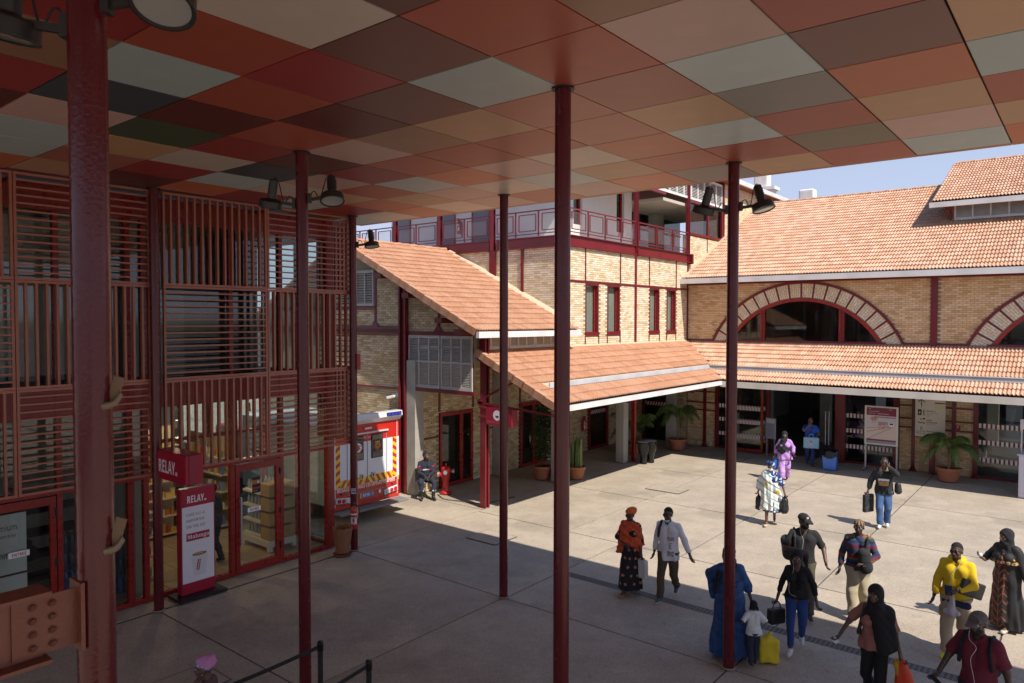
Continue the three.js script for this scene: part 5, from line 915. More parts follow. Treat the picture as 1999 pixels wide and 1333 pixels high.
{ // chair of the firefighter
  const c = thing('chair', 'grey shell chair with black wire legs under the firefighter', 'chair', [-15.35, 0.016, -14.93], FIRE_TURN), sm2 = mat(0.40, 0.41, 0.41, 0.5);
  rbox(c, 'seat', sm2, -0.22, 0.22, 0.42, 0.45, -0.22, 0.22, 0.012); const b = rbox(c, 'backrest', sm2, -0.22, 0.22, 0.50, 0.86, -0.27, -0.245, 0.01); b.rotation.x = -0.16;
  for (const s of [-1, 1]) { part(c, 'leg', curveTube([V(s * 0.19, 0.42, 0.2), V(s * 0.20, 0.2, 0.23), V(s * 0.21, 0.01, 0.24), V(s * 0.21, 0.01, -0.24), V(s * 0.20, 0.2, -0.24), V(s * 0.19, 0.45, -0.235), V(s * 0.18, 0.7, -0.27)], 0.011, 30, 7), M.black); }
}
function extinguisher(x, y, z, turn, label) {
  const e = thing('fire_extinguisher', label, 'extinguisher', [x, y, z], turn, 'fire extinguishers'), rm = new THREE.MeshPhysicalMaterial({ color: lin(0.46, 0.012, 0.014), roughness: 0.25, clearcoat: 0.8 });
  part(e, 'cylinder', lathe([[0, 0], [0.078, 0], [0.082, 0.02], [0.082, 0.42], [0.06, 0.48], [0.025, 0.50], [0.025, 0.53], [0, 0.53]]), rm); part(e, 'valve', merge([boxGeo(0.03, 0.06, 0.05).clone().translate(0, 0.55, 0), boxGeo(0.02, 0.018, 0.16).clone().translate(0, 0.59, 0.04)]), M.black);
  part(e, 'hose', curveTube([V(0.02, 0.55, 0), V(0.10, 0.5, 0.0), V(0.105, 0.3, 0.0), V(0.085, 0.12, 0.01)], 0.011, 16, 6), M.black);
  const lb = part(e, 'label_sheet', new THREE.CylinderGeometry(0.0835, 0.0835, 0.24, 20, 1, true, -0.9, 1.8), new THREE.MeshStandardMaterial({ map: canvasTex(128, 128, (g) => { g.fillStyle = '#d9d6d2'; g.fillRect(0, 0, 128, 128); g.fillStyle = '#a5262a'; g.fillRect(0, 20, 128, 26); g.beginPath(); g.arc(64, 84, 24, 0, 7); g.fill(); g.fillStyle = '#333'; g.fillRect(14, 54, 100, 5); g.fillRect(14, 114, 90, 5); }), roughness: 0.5 }), [0, 0.24, 0]);
}
extinguisher(Cx(-10) + 0.13, 0.55, Rz(1) + 0.10, 0.7, 'red extinguisher hung on the kiosk corner post');
extinguisher(-15.62, 0.85, -23.9, Math.PI / 2, 'red extinguisher on the gallery wall behind the snake plant');
extinguisher(-19.42, 8.60, -20.75, 0, 'red extinguisher on the white balcony wall');
tag(plate(scene, 'extinguisher_sign', canvasTex(64, 128, (g) => { g.fillStyle = '#b3262a'; g.fillRect(0, 0, 64, 64); g.fillStyle = '#2e5fa3'; g.fillRect(0, 64, 64, 64); g.fillStyle = '#eee'; g.fillRect(26, 14, 12, 36); g.fillRect(16, 84, 32, 20); }), 0.14, 0.28, [-15.68, 1.95, -23.9], Math.PI / 2), 'red and blue sign above the gallery extinguisher', 'sign');
tag(plate(scene, 'extinguisher_sign', canvasTex(64, 64, (g) => { g.fillStyle = '#b3262a'; g.fillRect(0, 0, 64, 64); g.fillStyle = '#2e5fa3'; g.fillRect(8, 30, 22, 26); g.fillStyle = '#eee'; g.fillRect(28, 8, 12, 20); }), 0.17, 0.17, [-3.52, 1.62, ZH + 0.05], 0), 'small red square sign behind the right potted palm', 'sign');
{ // CCTV camera on the gable wall
  const c = thing('security_camera', 'white security camera on the gable wall above the ambulance', 'camera', [-16.55, 2.95, ZG + 0.02]);
  part(c, 'mount', new THREE.CylinderGeometry(0.07, 0.08, 0.05, 18).rotateX(Math.PI / 2), M.gutter, [0.08, 0, 0.03]); part(c, 'arm', tubeGeo(V(0.08, 0, 0.05), V(0.02, -0.04, 0.16), 0.02), M.gutter); const b = rbox(c, 'body', M.gutter, -0.2, 0.06, -0.045, 0.045, -0.045, 0.045, 0.02); b.position.set(-0.03, -0.05, 0.20); b.rotation.set(0, 0.5, 0.25); part(b, 'lens', new THREE.CylinderGeometry(0.034, 0.034, 0.02, 14).rotateZ(Math.PI / 2), M.blackGloss, [-0.13, 0, 0]);
}
{ // cafe sign
  const s = thing('cafe_sign', 'red hanging box sign with a white cup disc under the gallery bracket', 'sign', [-12.58, 2.61, -15.0]), cm = mat(0.30, 0.012, 0.03, 0.4, { map: grime });
  rbox(s, 'case', cm, -0.47, 0.47, -0.25, 0.25, -0.26, -0.004, 0.012);
  plate(s, 'front_print', canvasTex(512, 272, (g, w, h) => { g.fillStyle = '#8c1a30'; g.fillRect(0, 0, w, h); g.fillStyle = '#d7d6de'; g.beginPath(); g.arc(230, 120, 78, 0, 7); g.fill(); g.fillStyle = '#4a2b22'; g.beginPath(); g.arc(232, 124, 36, 0, Math.PI); g.fill(); g.fillStyle = '#a9a9b8'; g.fillRect(190, 168, 84, 5); g.fillStyle = '#bd6b78'; g.font = '40px sans-serif'; g.fillText('CAFÉ DE LA GARE', 34, 240); }), 0.92, 0.49, [0, 0, 0.0], 0, 0.4, 0.004, cm);
  for (const x of [-0.3, 0.3]) part(s, 'hanger', tubeGeo(V(x, 0.25, -0.1), V(x, 0.31, -0.1), 0.012), M.red);
}
function planterPot(name, label, pos, r, h, m = M.clay, woven) {
  const p = thing(name, label, 'pot', pos);
  const pts = [[0, 0], [r * 0.72, 0], [r * 0.74, 0.03], [r * 0.93, h * 0.78], [r * 1.0, h * 0.80], [r * 1.04, h * 0.84], [r * 1.05, h], [r * 0.96, h], [r * 0.92, h * 0.86], [0, h * 0.86]];
  return [p, pts];
}
function pottedPlant(label, pos, r, h) { const p = thing('potted_plant', label, 'potted plant', pos); part(p, 'pot', lathe([[0, 0], [r * 0.70, 0], [r * 0.72, 0.025], [r * 0.78, 0.06], [r * 0.93, h * 0.76], [r * 1.02, h * 0.78], [r * 1.06, h * 0.84], [r * 1.05, h], [r * 0.96, h], [r * 0.92, h * 0.88], [r * 0.9, h * 0.86]], 36), M.clay); part(p, 'soil', new THREE.CylinderGeometry(r * 0.905, r * 0.905, 0.02, 24), M.soil, [0, h * 0.87, 0]); return p; }
const leafM = [[0.085, 0.15, 0.030], [0.11, 0.175, 0.038], [0.07, 0.125, 0.030], [0.17, 0.20, 0.055]].map((c) => new THREE.MeshPhysicalMaterial({ color: lin(...c), roughness: 0.55, side: THREE.DoubleSide, transmission: 0, sheen: 0 }));
function frondGeo(L, arch, droop, seed, leaflets = 50, ll = 0.40) {
  const r = rngOf(seed), pos = [], pt = (t) => V(0, L * (arch * t - droop * t * t), L * (0.95 * t - 0.18 * t * t)), idx = [];
  const quad = (a, b, c, d) => { pos.push(a, b, c, a, c, d); };
  const tri = [];
  for (let i = 0; i < leaflets; i++) for (const s of [-1, 1]) {
    const t = 0.16 + 0.84 * (i + r() * 0.6) / leaflets, p = pt(Math.min(1, t)), tan = pt(Math.min(1, t + 0.02)).sub(pt(t - 0.02)).normalize(), len = ll * Math.sin(Math.PI * (0.18 + 0.78 * t)) * (0.8 + 0.4 * r()), side = V(s, 0, 0);
    const dir = side.clone().multiplyScalar(0.75).addScaledVector(tan, 0.75).add(V(0, -0.15 - 0.35 * r(), 0)).normalize(), w = 0.008 + 0.005 * r(), nrm = tan.clone().multiplyScalar(w);
    const mid = p.clone().addScaledVector(dir, len * 0.5).add(V(0, -0.03 * len, 0)), tip = p.clone().addScaledVector(dir, len * 0.92).add(V(0, -0.42 * len, 0));
    tri.push(p.clone().sub(nrm), p.clone().add(nrm), mid.clone().add(nrm), p.clone().sub(nrm), mid.clone().add(nrm), mid.clone().sub(nrm), mid.clone().sub(nrm), mid.clone().add(nrm), tip);
  }
  const g = new THREE.BufferGeometry().setFromPoints(tri); g.setAttribute('uv', new THREE.Float32BufferAttribute(new Float32Array(tri.length * 2), 2)); g.computeVertexNormals();
  const st = curveTube([0, 0.25, 0.5, 0.75, 1].map(pt), 0.008, 12, 5); return merge([g, st]);
}
function palm(label, pos, potR, potH, trunkH, n, L, seed) {
  const p = pottedPlant(label, pos, potR, potH), r = rngOf(seed), top = potH * 0.87 + trunkH;
  part(p, 'trunk', lathe([[0.045, 0], [0.04, trunkH * 0.3], [0.035, trunkH * 0.7], [0.03, trunkH], [0, trunkH]], 10).translate(0, potH * 0.86, 0), mat(0.22, 0.17, 0.11, 0.9, { map: grime }));
  for (let i = 0; i < n; i++) { const f = part(p, 'frond', frondGeo(L * (0.8 + 0.35 * r()), 0.85 + 0.75 * r(), 0.85 + 0.75 * r(), seed * 50 + i), leafM[r() * 3 | 0], [0, top, 0]); f.rotation.y = i * 2.399 + r() * 0.5; }
  return p;
}
palm('potted palm in front of the direction sign, beside the right hall glazing', [-3.6, 0.016, -27.1], 0.36, 0.46, 0.62, 12, 1.15, 3);
palm('potted palm beside the far corner column of the gallery', [-13.0, 0.016, -26.75], 0.36, 0.46, 0.95, 11, 1.05, 5);
palm('potted palm half hidden behind the black drums and downpipe', [-14.0, 0.016, -24.9], 0.36, 0.44, 0.55, 12, 1.25, 8);
{ // snake plant
  const p = pottedPlant('clay pot with upright snake plant beside the gallery column', [-13.2, 0.016, -19.75], 0.30, 0.42), r = rngOf(17);
  for (let i = 0; i < 26; i++) { const H = 0.55 + 0.55 * r(), w = 0.03 + 0.015 * r(), g = new THREE.PlaneGeometry(2 * w, H, 2, 8), q = g.attributes.position, bend = (r() - 0.3) * 0.18; for (let k = 0; k < q.count; k++) { const y = q.getY(k) / H + 0.5, tw = (r() - 0.5) * 0; const taper = y < 0.85 ? 0.75 + 0.3 * y : Math.max(0.02, (1 - y) / 0.15); q.setXYZ(k, q.getX(k) * taper, y * H, bend * y * y + Math.abs(q.getX(k)) * 0.4); } g.computeVertexNormals(); const a = r() * 6.283, d = 0.20 * Math.sqrt(r()); part(p, 'leaf', g, leafM[r() > 0.45 ? 3 : 1], [Math.cos(a) * d, 0.36, Math.sin(a) * d], [0, r() * 6.28, 0]); }
}
{ // ficus
  const p = pottedPlant('dark leafy ficus in a clay pot behind the gallery column', [-14.05, 0.016, -19.0], 0.33, 0.45), r = rngOf(29);
  const br = [V(0, 0.4, 0), V(0.02, 0.9, 0.02), V(-0.03, 1.4, 0), V(0.02, 2.1, 0.03)]; part(p, 'trunk', curveTube(br, 0.025, 16, 7), mat(0.13, 0.10, 0.07, 0.9)); for (let i = 0; i < 9; i++) { const y = 0.8 + i * 0.17, a = i * 2.4; part(p, 'branch', curveTube([V(0, y, 0), V(Math.cos(a) * 0.2, y + 0.18, Math.sin(a) * 0.2), V(Math.cos(a) * 0.36, y + 0.26, Math.sin(a) * 0.36)], 0.009, 8, 5), mat(0.13, 0.10, 0.07, 0.9)); }
  const g = new THREE.BufferGeometry(); g.setAttribute('position', new THREE.Float32BufferAttribute([0, 0, 0, 0.022, 0.006, 0.035, 0, -0.004, 0.085, 0, 0, 0, 0, -0.004, 0.085, -0.022, 0.006, 0.035], 3)); g.setAttribute('uv', new THREE.Float32BufferAttribute(new Float32Array(12), 2)); g.computeVertexNormals();
  const ms = [], cs = []; for (let i = 0; i < 2600; i++) { const y = 0.65 + 1.75 * Math.pow(r(), 0.8), rad = (0.40 - 0.16 * Math.abs(y - 1.5)) * Math.pow(r(), 0.5), a = r() * 6.283; if (Math.sin(a * 3 + y * 7) * Math.sin(y * 11 + a) > 0.55) continue; const m = new THREE.Matrix4().makeRotationFromEuler(new THREE.Euler(r() * 1.6 - 0.2, r() * 6.283, r() * 0.8)); m.scale(V(1, 1, 1).multiplyScalar(0.8 + 0.6 * r())); m.setPosition(Math.cos(a) * rad, y, Math.sin(a) * rad); ms.push(m); const c = [[0.03, 0.06, 0.018], [0.04, 0.075, 0.02], [0.055, 0.085, 0.025]][r() * 3 | 0]; cs.push(lin(...c)); }
  copies(p, 'leaves', g, ms, cs, new THREE.MeshStandardMaterial({ color: 0xffffff, roughness: 0.5, side: THREE.DoubleSide }));
}
{ // empty clay pot with a ragged rim
  const p = thing('clay_pot', 'empty ribbed clay pot on a saucer beside the kiosk corner post', 'pot', [-12.92, 0.016, -10.02]), m = mat(0.29, 0.115, 0.052, 0.85, { map: clayMap, bumpMap: fineBump, bumpScale: 0.004 });
  const g = lathe([[0, 0.05], [0.145, 0.05], [0.15, 0.07], [0.16, 0.14], [0.157, 0.15], [0.172, 0.24], [0.169, 0.25], [0.185, 0.34], [0.182, 0.35], [0.20, 0.45], [0.197, 0.46], [0.215, 0.56], [0.222, 0.62], [0.19, 0.62], [0.185, 0.55], [0.15, 0.2], [0, 0.2]], 40), q = g.attributes.position; for (let i = 0; i < q.count; i++) { const x = q.getX(i), z = q.getZ(i), a = Math.atan2(z, x), f = 1 + 0.012 * Math.sin(a * 14 + q.getY(i) * 40); q.setXYZ(i, x * f, q.getY(i) + (q.getY(i) > 0.54 ? 0.012 * Math.sin(a * 8) : 0), z * f); } g.computeVertexNormals(); part(p, 'pot', g, m); part(p, 'saucer', lathe([[0, 0], [0.19, 0], [0.21, 0.045], [0.195, 0.045], [0.18, 0.02], [0, 0.02]]), m);
}
// two drums by the column
[[-12.72, -23.42, 'black djembe drum in front, with a pale skin, beside the downpipe'], [-12.62, -23.78, 'black djembe drum standing behind the other by the downpipe']].forEach(([x, z, lab], i) => {
  const d = thing('drum', lab, 'drum', [x, 0.016, z], 0, 'drums by the gallery column'), g = lathe([[0, 0], [0.13, 0], [0.135, 0.05], [0.115, 0.16], [0.13, 0.28], [0.20, 0.50], [0.225, 0.66], [0.225, 0.78], [0.21, 0.79]], 36), q = g.attributes.position; for (let k = 0; k < q.count; k++) { const a = Math.atan2(q.getZ(k), q.getX(k)), y = q.getY(k), f = 1 + (y > 0.25 && y < 0.75 ? 0.03 * Math.sign(Math.sin(a * 9)) : 0); q.setX(k, q.getX(k) * f); q.setZ(k, q.getZ(k) * f); } g.computeVertexNormals();
  part(d, 'shell', g, M.blackGloss); part(d, 'skin', new THREE.CylinderGeometry(0.21, 0.21, 0.02, 28), mat(0.55, 0.52, 0.47, 0.6), [0, 0.785, 0]); part(d, 'rim', new THREE.TorusGeometry(0.222, 0.014, 8, 30).rotateX(Math.PI / 2), M.black, [0, 0.77, 0]);
  const cords = []; for (let k = 0; k < 18; k++) { const a = k / 18 * 6.283, b = a + (k % 2 ? 0.17 : -0.17); cords.push(tubeGeo(V(Math.cos(a) * 0.232, 0.74, Math.sin(a) * 0.232), V(Math.cos(b) * 0.142, 0.30, Math.sin(b) * 0.142), 0.006, 0.006, 5)); } part(d, 'cords', merge(cords), mat(0.05, 0.05, 0.055, 0.4));
});
{ // poster stand
  const p = thing('poster_stand', 'wheeled poster stand with a railway safety picture before the hall glazing', 'poster stand', [-5.66, 0.016, -27.33]);
  for (const s of [-1, 1]) { box(p, 'upright', M.steel, s * 0.49 - 0.025, s * 0.49 + 0.025, 0.07, 2.27, -0.05, -0.02); const f = box(p, 'foot', M.steel, s * 0.49 - 0.03, s * 0.49 + 0.03, 0.07, 0.10, -0.30, 0.26); for (const z of [-0.27, 0.23]) part(f, 'castor', new THREE.CylinderGeometry(0.035, 0.035, 0.03, 12).rotateZ(Math.PI / 2), M.black, [0, -0.05, z + 0.02]); }
  rbox(p, 'frame', mat(0.66, 0.64, 0.60, 0.4), -0.53, 0.53, 0.92, 2.27, -0.019, 0.02, 0.012);
  plate(p, 'poster', canvasTex(512, 680, (g, w, h) => {
    g.fillStyle = '#d8c2b8'; g.fillRect(0, 0, w, h); g.fillStyle = '#c9c2cc'; g.fillRect(0, 150, w, 190); g.fillStyle = '#7a2340'; g.fillRect(0, 0, w, 150); g.fillStyle = '#d9c7cf'; g.font = 'bold 22px sans-serif'; g.fillText('TER', 36, 34); g.fillText('SNCS', 390, 34); g.font = '27px sans-serif'; g.fillText("LA VOIE FERREE", 34, 84); g.fillText("N'EST PAS", 34, 124); g.font = 'bold 27px sans-serif'; g.fillText('UN RACCOURCI', 190, 124);
    g.fillStyle = '#b98f72'; g.beginPath(); g.ellipse(130, 215, 64, 36, 0, 0, 7); g.fill(); g.fillRect(95, 230, 14, 70); g.fillRect(140, 230, 14, 70); g.fillStyle = '#9c7466'; g.fillRect(130, 168, 380, 22); g.fillStyle = '#ece8ea'; g.fillRect(390, 280, 84, 62); g.fillStyle = '#3a3a44'; g.fillRect(402, 284, 60, 30); g.fillStyle = '#a8949a'; g.fillRect(200, 262, 170, 60);
    g.strokeStyle = '#6d4a4a'; g.lineWidth = 7; for (const [a, b, c, d] of [[0, 395, 400, 345], [0, 470, 420, 350], [30, 600, 455, 350]]) { g.beginPath(); g.moveTo(a, b); g.lineTo(c, d); g.stroke(); }
    g.strokeStyle = '#c23b35'; g.lineWidth = 9; g.beginPath(); g.arc(262, 352, 48, 0, 7); g.stroke(); g.beginPath(); g.moveTo(228, 318); g.lineTo(296, 386); g.stroke(); g.fillStyle = '#7a2340'; g.fillRect(0, 600, w, 30); g.fillStyle = '#8f8d95'; g.fillRect(0, 630, w, 50);
  }), 0.93, 1.24, [0, 1.595, 0.022], 0, 0.3, 0.004);
}
{ // direction sign
  const p = thing('direction_sign', 'cream direction board with an arrow and Sortie 1 lettering on a red post', 'sign', [-4.28, 1.98, ZH + 0.40]);
  rbox(p, 'panel', mat(0.62, 0.58, 0.51, 0.5), -0.45, 0.45, -0.70, 0.70, -0.03, 0.0, 0.012); box(p, 'back_rail', M.red, -0.43, 0.43, -0.73, -0.701, -0.05, 0.005); box(p, 'mount', M.red, -0.06, 0.06, -0.6, 0.6, -0.10, -0.031);
  plate(p, 'print', canvasTex(540, 840, (g, w, h) => {
    g.fillStyle = '#d3cab9'; g.fillRect(0, 0, w, h); g.strokeStyle = '#262220'; g.fillStyle = '#262220'; g.lineWidth = 17; g.beginPath(); g.moveTo(112, 205); g.lineTo(112, 62); g.moveTo(48, 125); g.lineTo(112, 60); g.lineTo(178, 125); g.stroke(); g.beginPath(); g.arc(112, 226, 9, 0, 7); g.fill();
    g.fillStyle = '#9a2a35'; g.fillRect(350, 115, 185, 26); g.fillStyle = '#c9c79d'; g.fillRect(350, 141, 185, 90);
    g.fillStyle = '#262220'; g.beginPath(); g.roundRect(44, 275, 72, 125, 12); g.fill(); g.fillStyle = '#d3cab9'; g.fillRect(74, 330, 10, 46); g.beginPath(); g.moveTo(56, 345); g.lineTo(79, 315); g.lineTo(102, 345); g.fill(); g.fillStyle = '#262220';
    const man = (x, y) => { g.beginPath(); g.arc(x, y, 13, 0, 7); g.fill(); g.lineWidth = 10; g.beginPath(); g.moveTo(x, y + 16); g.lineTo(x, y + 62); g.lineTo(x - 16, y + 112); g.moveTo(x, y + 62); g.lineTo(x + 18, y + 112); g.moveTo(x - 24, y + 48); g.lineTo(x, y + 24); g.lineTo(x + 24, y + 46); g.stroke(); }; man(156, 290);
    g.font = 'bold 46px sans-serif'; g.fillText('Sortie 1', 206, 318); g.fillStyle = '#55504a'; g.font = '29px sans-serif'; g.fillText("Place de l'ancien", 206, 356); g.fillText('vestiaire', 206, 388); g.fillStyle = '#8c3038'; g.fillText('Exit', 206, 418);
    g.fillStyle = '#262220'; g.font = 'bold 44px sans-serif'; g.fillText('Salle', 206, 510); g.fillText("d'attente", 206, 556); g.fillStyle = '#8c3038'; g.font = '29px sans-serif'; g.fillText('Waiting room', 206, 590); g.fillStyle = '#262220'; g.beginPath(); g.arc(90, 520, 42, 0.3, 2.9); g.lineWidth = 16; g.stroke(); g.beginPath(); g.arc(98, 480, 13, 0, 7); g.fill(); g.beginPath(); g.ellipse(158, 470, 26, 17, 0, 0, 7); g.fill(); g.beginPath(); g.ellipse(160, 560, 22, 14, 0, 0, 7); g.fill();
    g.lineWidth = 8; g.strokeRect(40, 735, 140, 42); g.beginPath(); g.arc(112, 652, 14, 0, 7); g.fill(); g.beginPath(); g.moveTo(112, 668); g.lineTo(96, 724); g.moveTo(112, 680); g.lineTo(156, 708); g.stroke(); g.font = 'bold 44px sans-serif'; g.fillText('Gendarmerie', 206, 745); g.fillStyle = '#8c3038'; g.font = '29px sans-serif'; g.fillText('Police office', 206, 782);
  }), 0.88, 1.37, [0, 0, 0.003], 0, 0.5, 0.004);
}
{ // bin
  const b = thing('waste_bin', 'bright blue plastic bin with a black liner beside the hall doorway', 'bin', [-7.12, 0.016, -26.62], 0.1), bm = new THREE.MeshPhysicalMaterial({ color: lin(0.05, 0.20, 0.62), roughness: 0.35, clearcoat: 0.3 });
  const g = new RoundedBoxGeometry(0.46, 0.50, 0.40, 3, 0.03), q = g.attributes.position; for (let i = 0; i < q.count; i++) { const f = 0.9 + 0.14 * (q.getY(i) + 0.25) / 0.5; q.setX(i, q.getX(i) * f); q.setZ(i, q.getZ(i) * f); } part(b, 'tub', g, bm, [0, 0.25, 0]);
  const l = new THREE.CylinderGeometry(0.29, 0.32, 0.22, 28, 3, true), lq = l.attributes.position; for (let i = 0; i < lq.count; i++) { const a = Math.atan2(lq.getZ(i), lq.getX(i)), f = 1 + 0.06 * Math.sin(a * 7) + 0.04 * Math.sin(a * 13 + lq.getY(i) * 20); lq.setXYZ(i, lq.getX(i) * f * 0.95, lq.getY(i) * (1 + 0.25 * Math.sin(a * 5)), lq.getZ(i) * f * 0.82); } l.computeVertexNormals(); part(b, 'liner', l, mat(0.012, 0.012, 0.014, 0.3, { side: THREE.DoubleSide }), [0, 0.55, 0]); part(b, 'rubbish', new THREE.SphereGeometry(0.2, 14, 8, 0, 6.3, 0, 1.4).scale(1, 0.4, 0.85), mat(0.05, 0.055, 0.08, 0.5), [0, 0.52, 0]); part(b, 'pedal', boxGeo(0.1, 0.03, 0.08), mat(0.4, 0.02, 0.02, 0.4), [0.24, 0.03, 0.1]);
}
{ // small notice stand in the doorway
  const p = thing('notice_stand', 'slim grey notice stand at the left of the hall doorway', 'notice stand', [-9.55, 0.016, -27.6], -0.35);
  box(p, 'leg', M.steel, 0.16, 0.20, 0.0, 0.75, -0.015, 0.015); box(p, 'leg', M.steel, -0.20, -0.16, 0.0, 0.75, -0.015, 0.015); rbox(p, 'frame', M.steel, -0.23, 0.23, 0.70, 1.50, -0.02, 0.02, 0.01); plate(p, 'notice', canvasTex(128, 224, (g, w, h) => { g.fillStyle = '#8d93a4'; g.fillRect(0, 0, w, h); g.fillStyle = '#b9bcc6'; g.fillRect(8, 8, w - 16, 44); g.fillStyle = '#6d7183'; for (let k = 0; k < 9; k++) g.fillRect(12, 66 + k * 16, 100 - (k * 13) % 30, 5); }), 0.42, 0.76, [0, 1.10, 0.0225], 0, 0.5, 0.003);
}
{ // counter at the right edge
  const p = thing('display_counter', 'pale display counter cut by the right edge below the hall roof', 'counter', [-1.28, 0.016, -26.2]), pm = mat(0.60, 0.57, 0.62, 0.5);
  rbox(p, 'base', pm, -0.38, 0.6, 0, 1.25, -0.3, 0.3, 0.02); box(p, 'counter_top', pm, -0.42, 0.64, 1.252, 1.285, -0.33, 0.33); for (const x of [-0.34, 0.55]) part(p, 'upright', new THREE.CylinderGeometry(0.018, 0.018, 0.95, 10), pm, [x, 1.76, 0]); rbox(p, 'header', pm, -0.38, 0.6, 2.0, 2.3, -0.03, 0.03, 0.01);
}
// queue barriers in the foreground
function barrier(x, z, ex, ez, label) {
  const b = thing('queue_barrier', label, 'queue barrier', [x, 0.016, z], 0, 'belt barriers in the shade');
  part(b, 'post', new THREE.CylinderGeometry(0.034, 0.034, 0.93, 20), M.black, [0, 0.5, 0]); part(b, 'base', lathe([[0, 0.05], [0.05, 0.05], [0.16, 0.025], [0.18, 0.0], [0, 0]]), M.black); part(b, 'cap', lathe([[0, 0.985], [0.036, 0.985], [0.042, 0.965], [0.042, 0.86], [0, 0.86]]), M.blackGloss);
  const d = V(ex - x, 0, ez - z), n = 10, gs = []; for (let i = 0; i < n; i++) { const f = (t) => V(d.x * t, 0.92 - 0.05 * Math.sin(Math.PI * t), d.z * t); gs.push(barGeo(f(i / n), f((i + 1) / n), 0.004, 0.052)); } part(b, 'belt', merge(gs), mat(0.012, 0.012, 0.014, 0.6));
}
barrier(-7.87, -5.73, -7.99, -3.3, 'black belt barrier post left of the other at the bottom of the picture'); barrier(-6.96, -5.79, -6.82, -3.6, 'black belt barrier post right of the other at the bottom of the picture');
// power cable along the wing
tag(part(scene, 'power_cable', curveTube([V(-15.2, 0.03, -15.3), V(-14.6, 0.03, -15.0), V(-14.2, 0.03, -15.1), V(-13.5, 0.03, -15.3), V(-13.2, 0.03, -16.5)], 0.012, 40, 6), M.black), 'thin black cable lying on the paving by the red column', 'cable');
// ================================================================ people: signed distance fields meshed with surface nets
function nets(f, lo, hi, cell) {
  const n = [0, 1, 2].map((k) => Math.ceil((hi[k] - lo[k]) / cell) + 2), [nx, ny, nz] = n, val = new Float32Array(nx * ny * nz), sy = nx, sz = nx * ny;
  for (let k = 0, q = 0; k < nz; k++) for (let j = 0; j < ny; j++) for (let i = 0; i < nx; i++, q++) val[q] = f(lo[0] + i * cell, lo[1] + j * cell, lo[2] + k * cell);
  const vid = new Int32Array(val.length).fill(-1), pos = [], idx = [];
  const C = [0, 1, sy, sy + 1, sz, sz + 1, sz + sy, sz + sy + 1], E = [[0, 1], [2, 3], [4, 5], [6, 7], [0, 2], [1, 3], [4, 6], [5, 7], [0, 4], [1, 5], [2, 6], [3, 7]];
  for (let k = 0; k < nz - 1; k++) for (let j = 0; j < ny - 1; j++) for (let i = 0; i < nx - 1; i++) {
    const q = i + j * sy + k * sz; let mask = 0; for (let c = 0; c < 8; c++) if (val[q + C[c]] < 0) mask |= 1 << c;
    if (mask === 0 || mask === 255) continue;
    let x = 0, y = 0, z = 0, m = 0;
    for (const [a, b] of E) { const va = val[q + C[a]], vb = val[q + C[b]]; if ((va < 0) === (vb < 0)) continue; const t = va / (va - vb); x += (a & 1) + ((b & 1) - (a & 1)) * t; y += (a >> 1 & 1) + ((b >> 1 & 1) - (a >> 1 & 1)) * t; z += (a >> 2) + ((b >> 2) - (a >> 2)) * t; m++; }
    vid[q] = pos.length / 3; pos.push(lo[0] + (i + x / m) * cell, lo[1] + (j + y / m) * cell, lo[2] + (k + z / m) * cell);
  }
  for (let k = 1; k < nz - 1; k++) for (let j = 1; j < ny - 1; j++) for (let i = 1; i < nx - 1; i++) {
    const q = i + j * sy + k * sz, s0 = val[q] < 0;
    const quad = (o, u, v) => { if ((val[q + o] < 0) === s0) return; const a = vid[q - u - v], b = vid[q - v], c = vid[q], d = vid[q - u]; if (a < 0 || b < 0 || c < 0 || d < 0) return; if (s0) idx.push(a, b, c, a, c, d); else idx.push(a, c, b, a, d, c); };
    quad(1, sy, sz); quad(sy, sz, 1); quad(sz, 1, sy);
  }
  const g = new THREE.BufferGeometry(); g.setAttribute('position', new THREE.Float32BufferAttribute(pos, 3)); g.setIndex(idx); g.computeVertexNormals(); return g;
}
// primitives carry a bounding sphere so that far ones are skipped
function cap(a, b, ra, rb = ra, sx = 1, cut) {
  const dx = b.x - a.x, dy = b.y - a.y, dz = b.z - a.z, L2 = dx * dx + dy * dy + dz * dz || 1e-9, L = Math.sqrt(L2);
  return { c: [(a.x + b.x) / 2, (a.y + b.y) / 2, (a.z + b.z) / 2], R: (L / 2 + Math.max(ra, rb)) * 1.02,
    d(x, y, z) { const px = x - a.x, py = y - a.y, pz = z - a.z; let t = (px * dx + py * dy + pz * dz) / L2; const tt = t; t = t < 0 ? 0 : t > 1 ? 1 : t; const ex = px - dx * t, ey = py - dy * t, ez = pz - dz * t; let d = Math.sqrt(ex * ex + ey * ey + ez * ez) - (ra + (rb - ra) * t); if (cut) { const e = (tt - 1) * L; if (e > d) d = e; } return d; } };
}
function ell(c, rx, ry, rz, M3) {
  return { c: [c.x, c.y, c.z], R: Math.max(rx, ry, rz),
    d(x, y, z) { let px = x - c.x, py = y - c.y, pz = z - c.z; if (M3) { const e = M3; const a = e[0] * px + e[1] * py + e[2] * pz, b = e[3] * px + e[4] * py + e[5] * pz; pz = e[6] * px + e[7] * py + e[8] * pz; px = a; py = b; } const ax = px / rx, ay = py / ry, az = pz / rz, k0 = Math.sqrt(ax * ax + ay * ay + az * az), bx = ax / rx, by = ay / ry, bz = az / rz, k1 = Math.sqrt(bx * bx + by * by + bz * bz); return k1 < 1e-9 ? -Math.min(rx, ry, rz) : k0 * (k0 - 1) / k1; } };
}
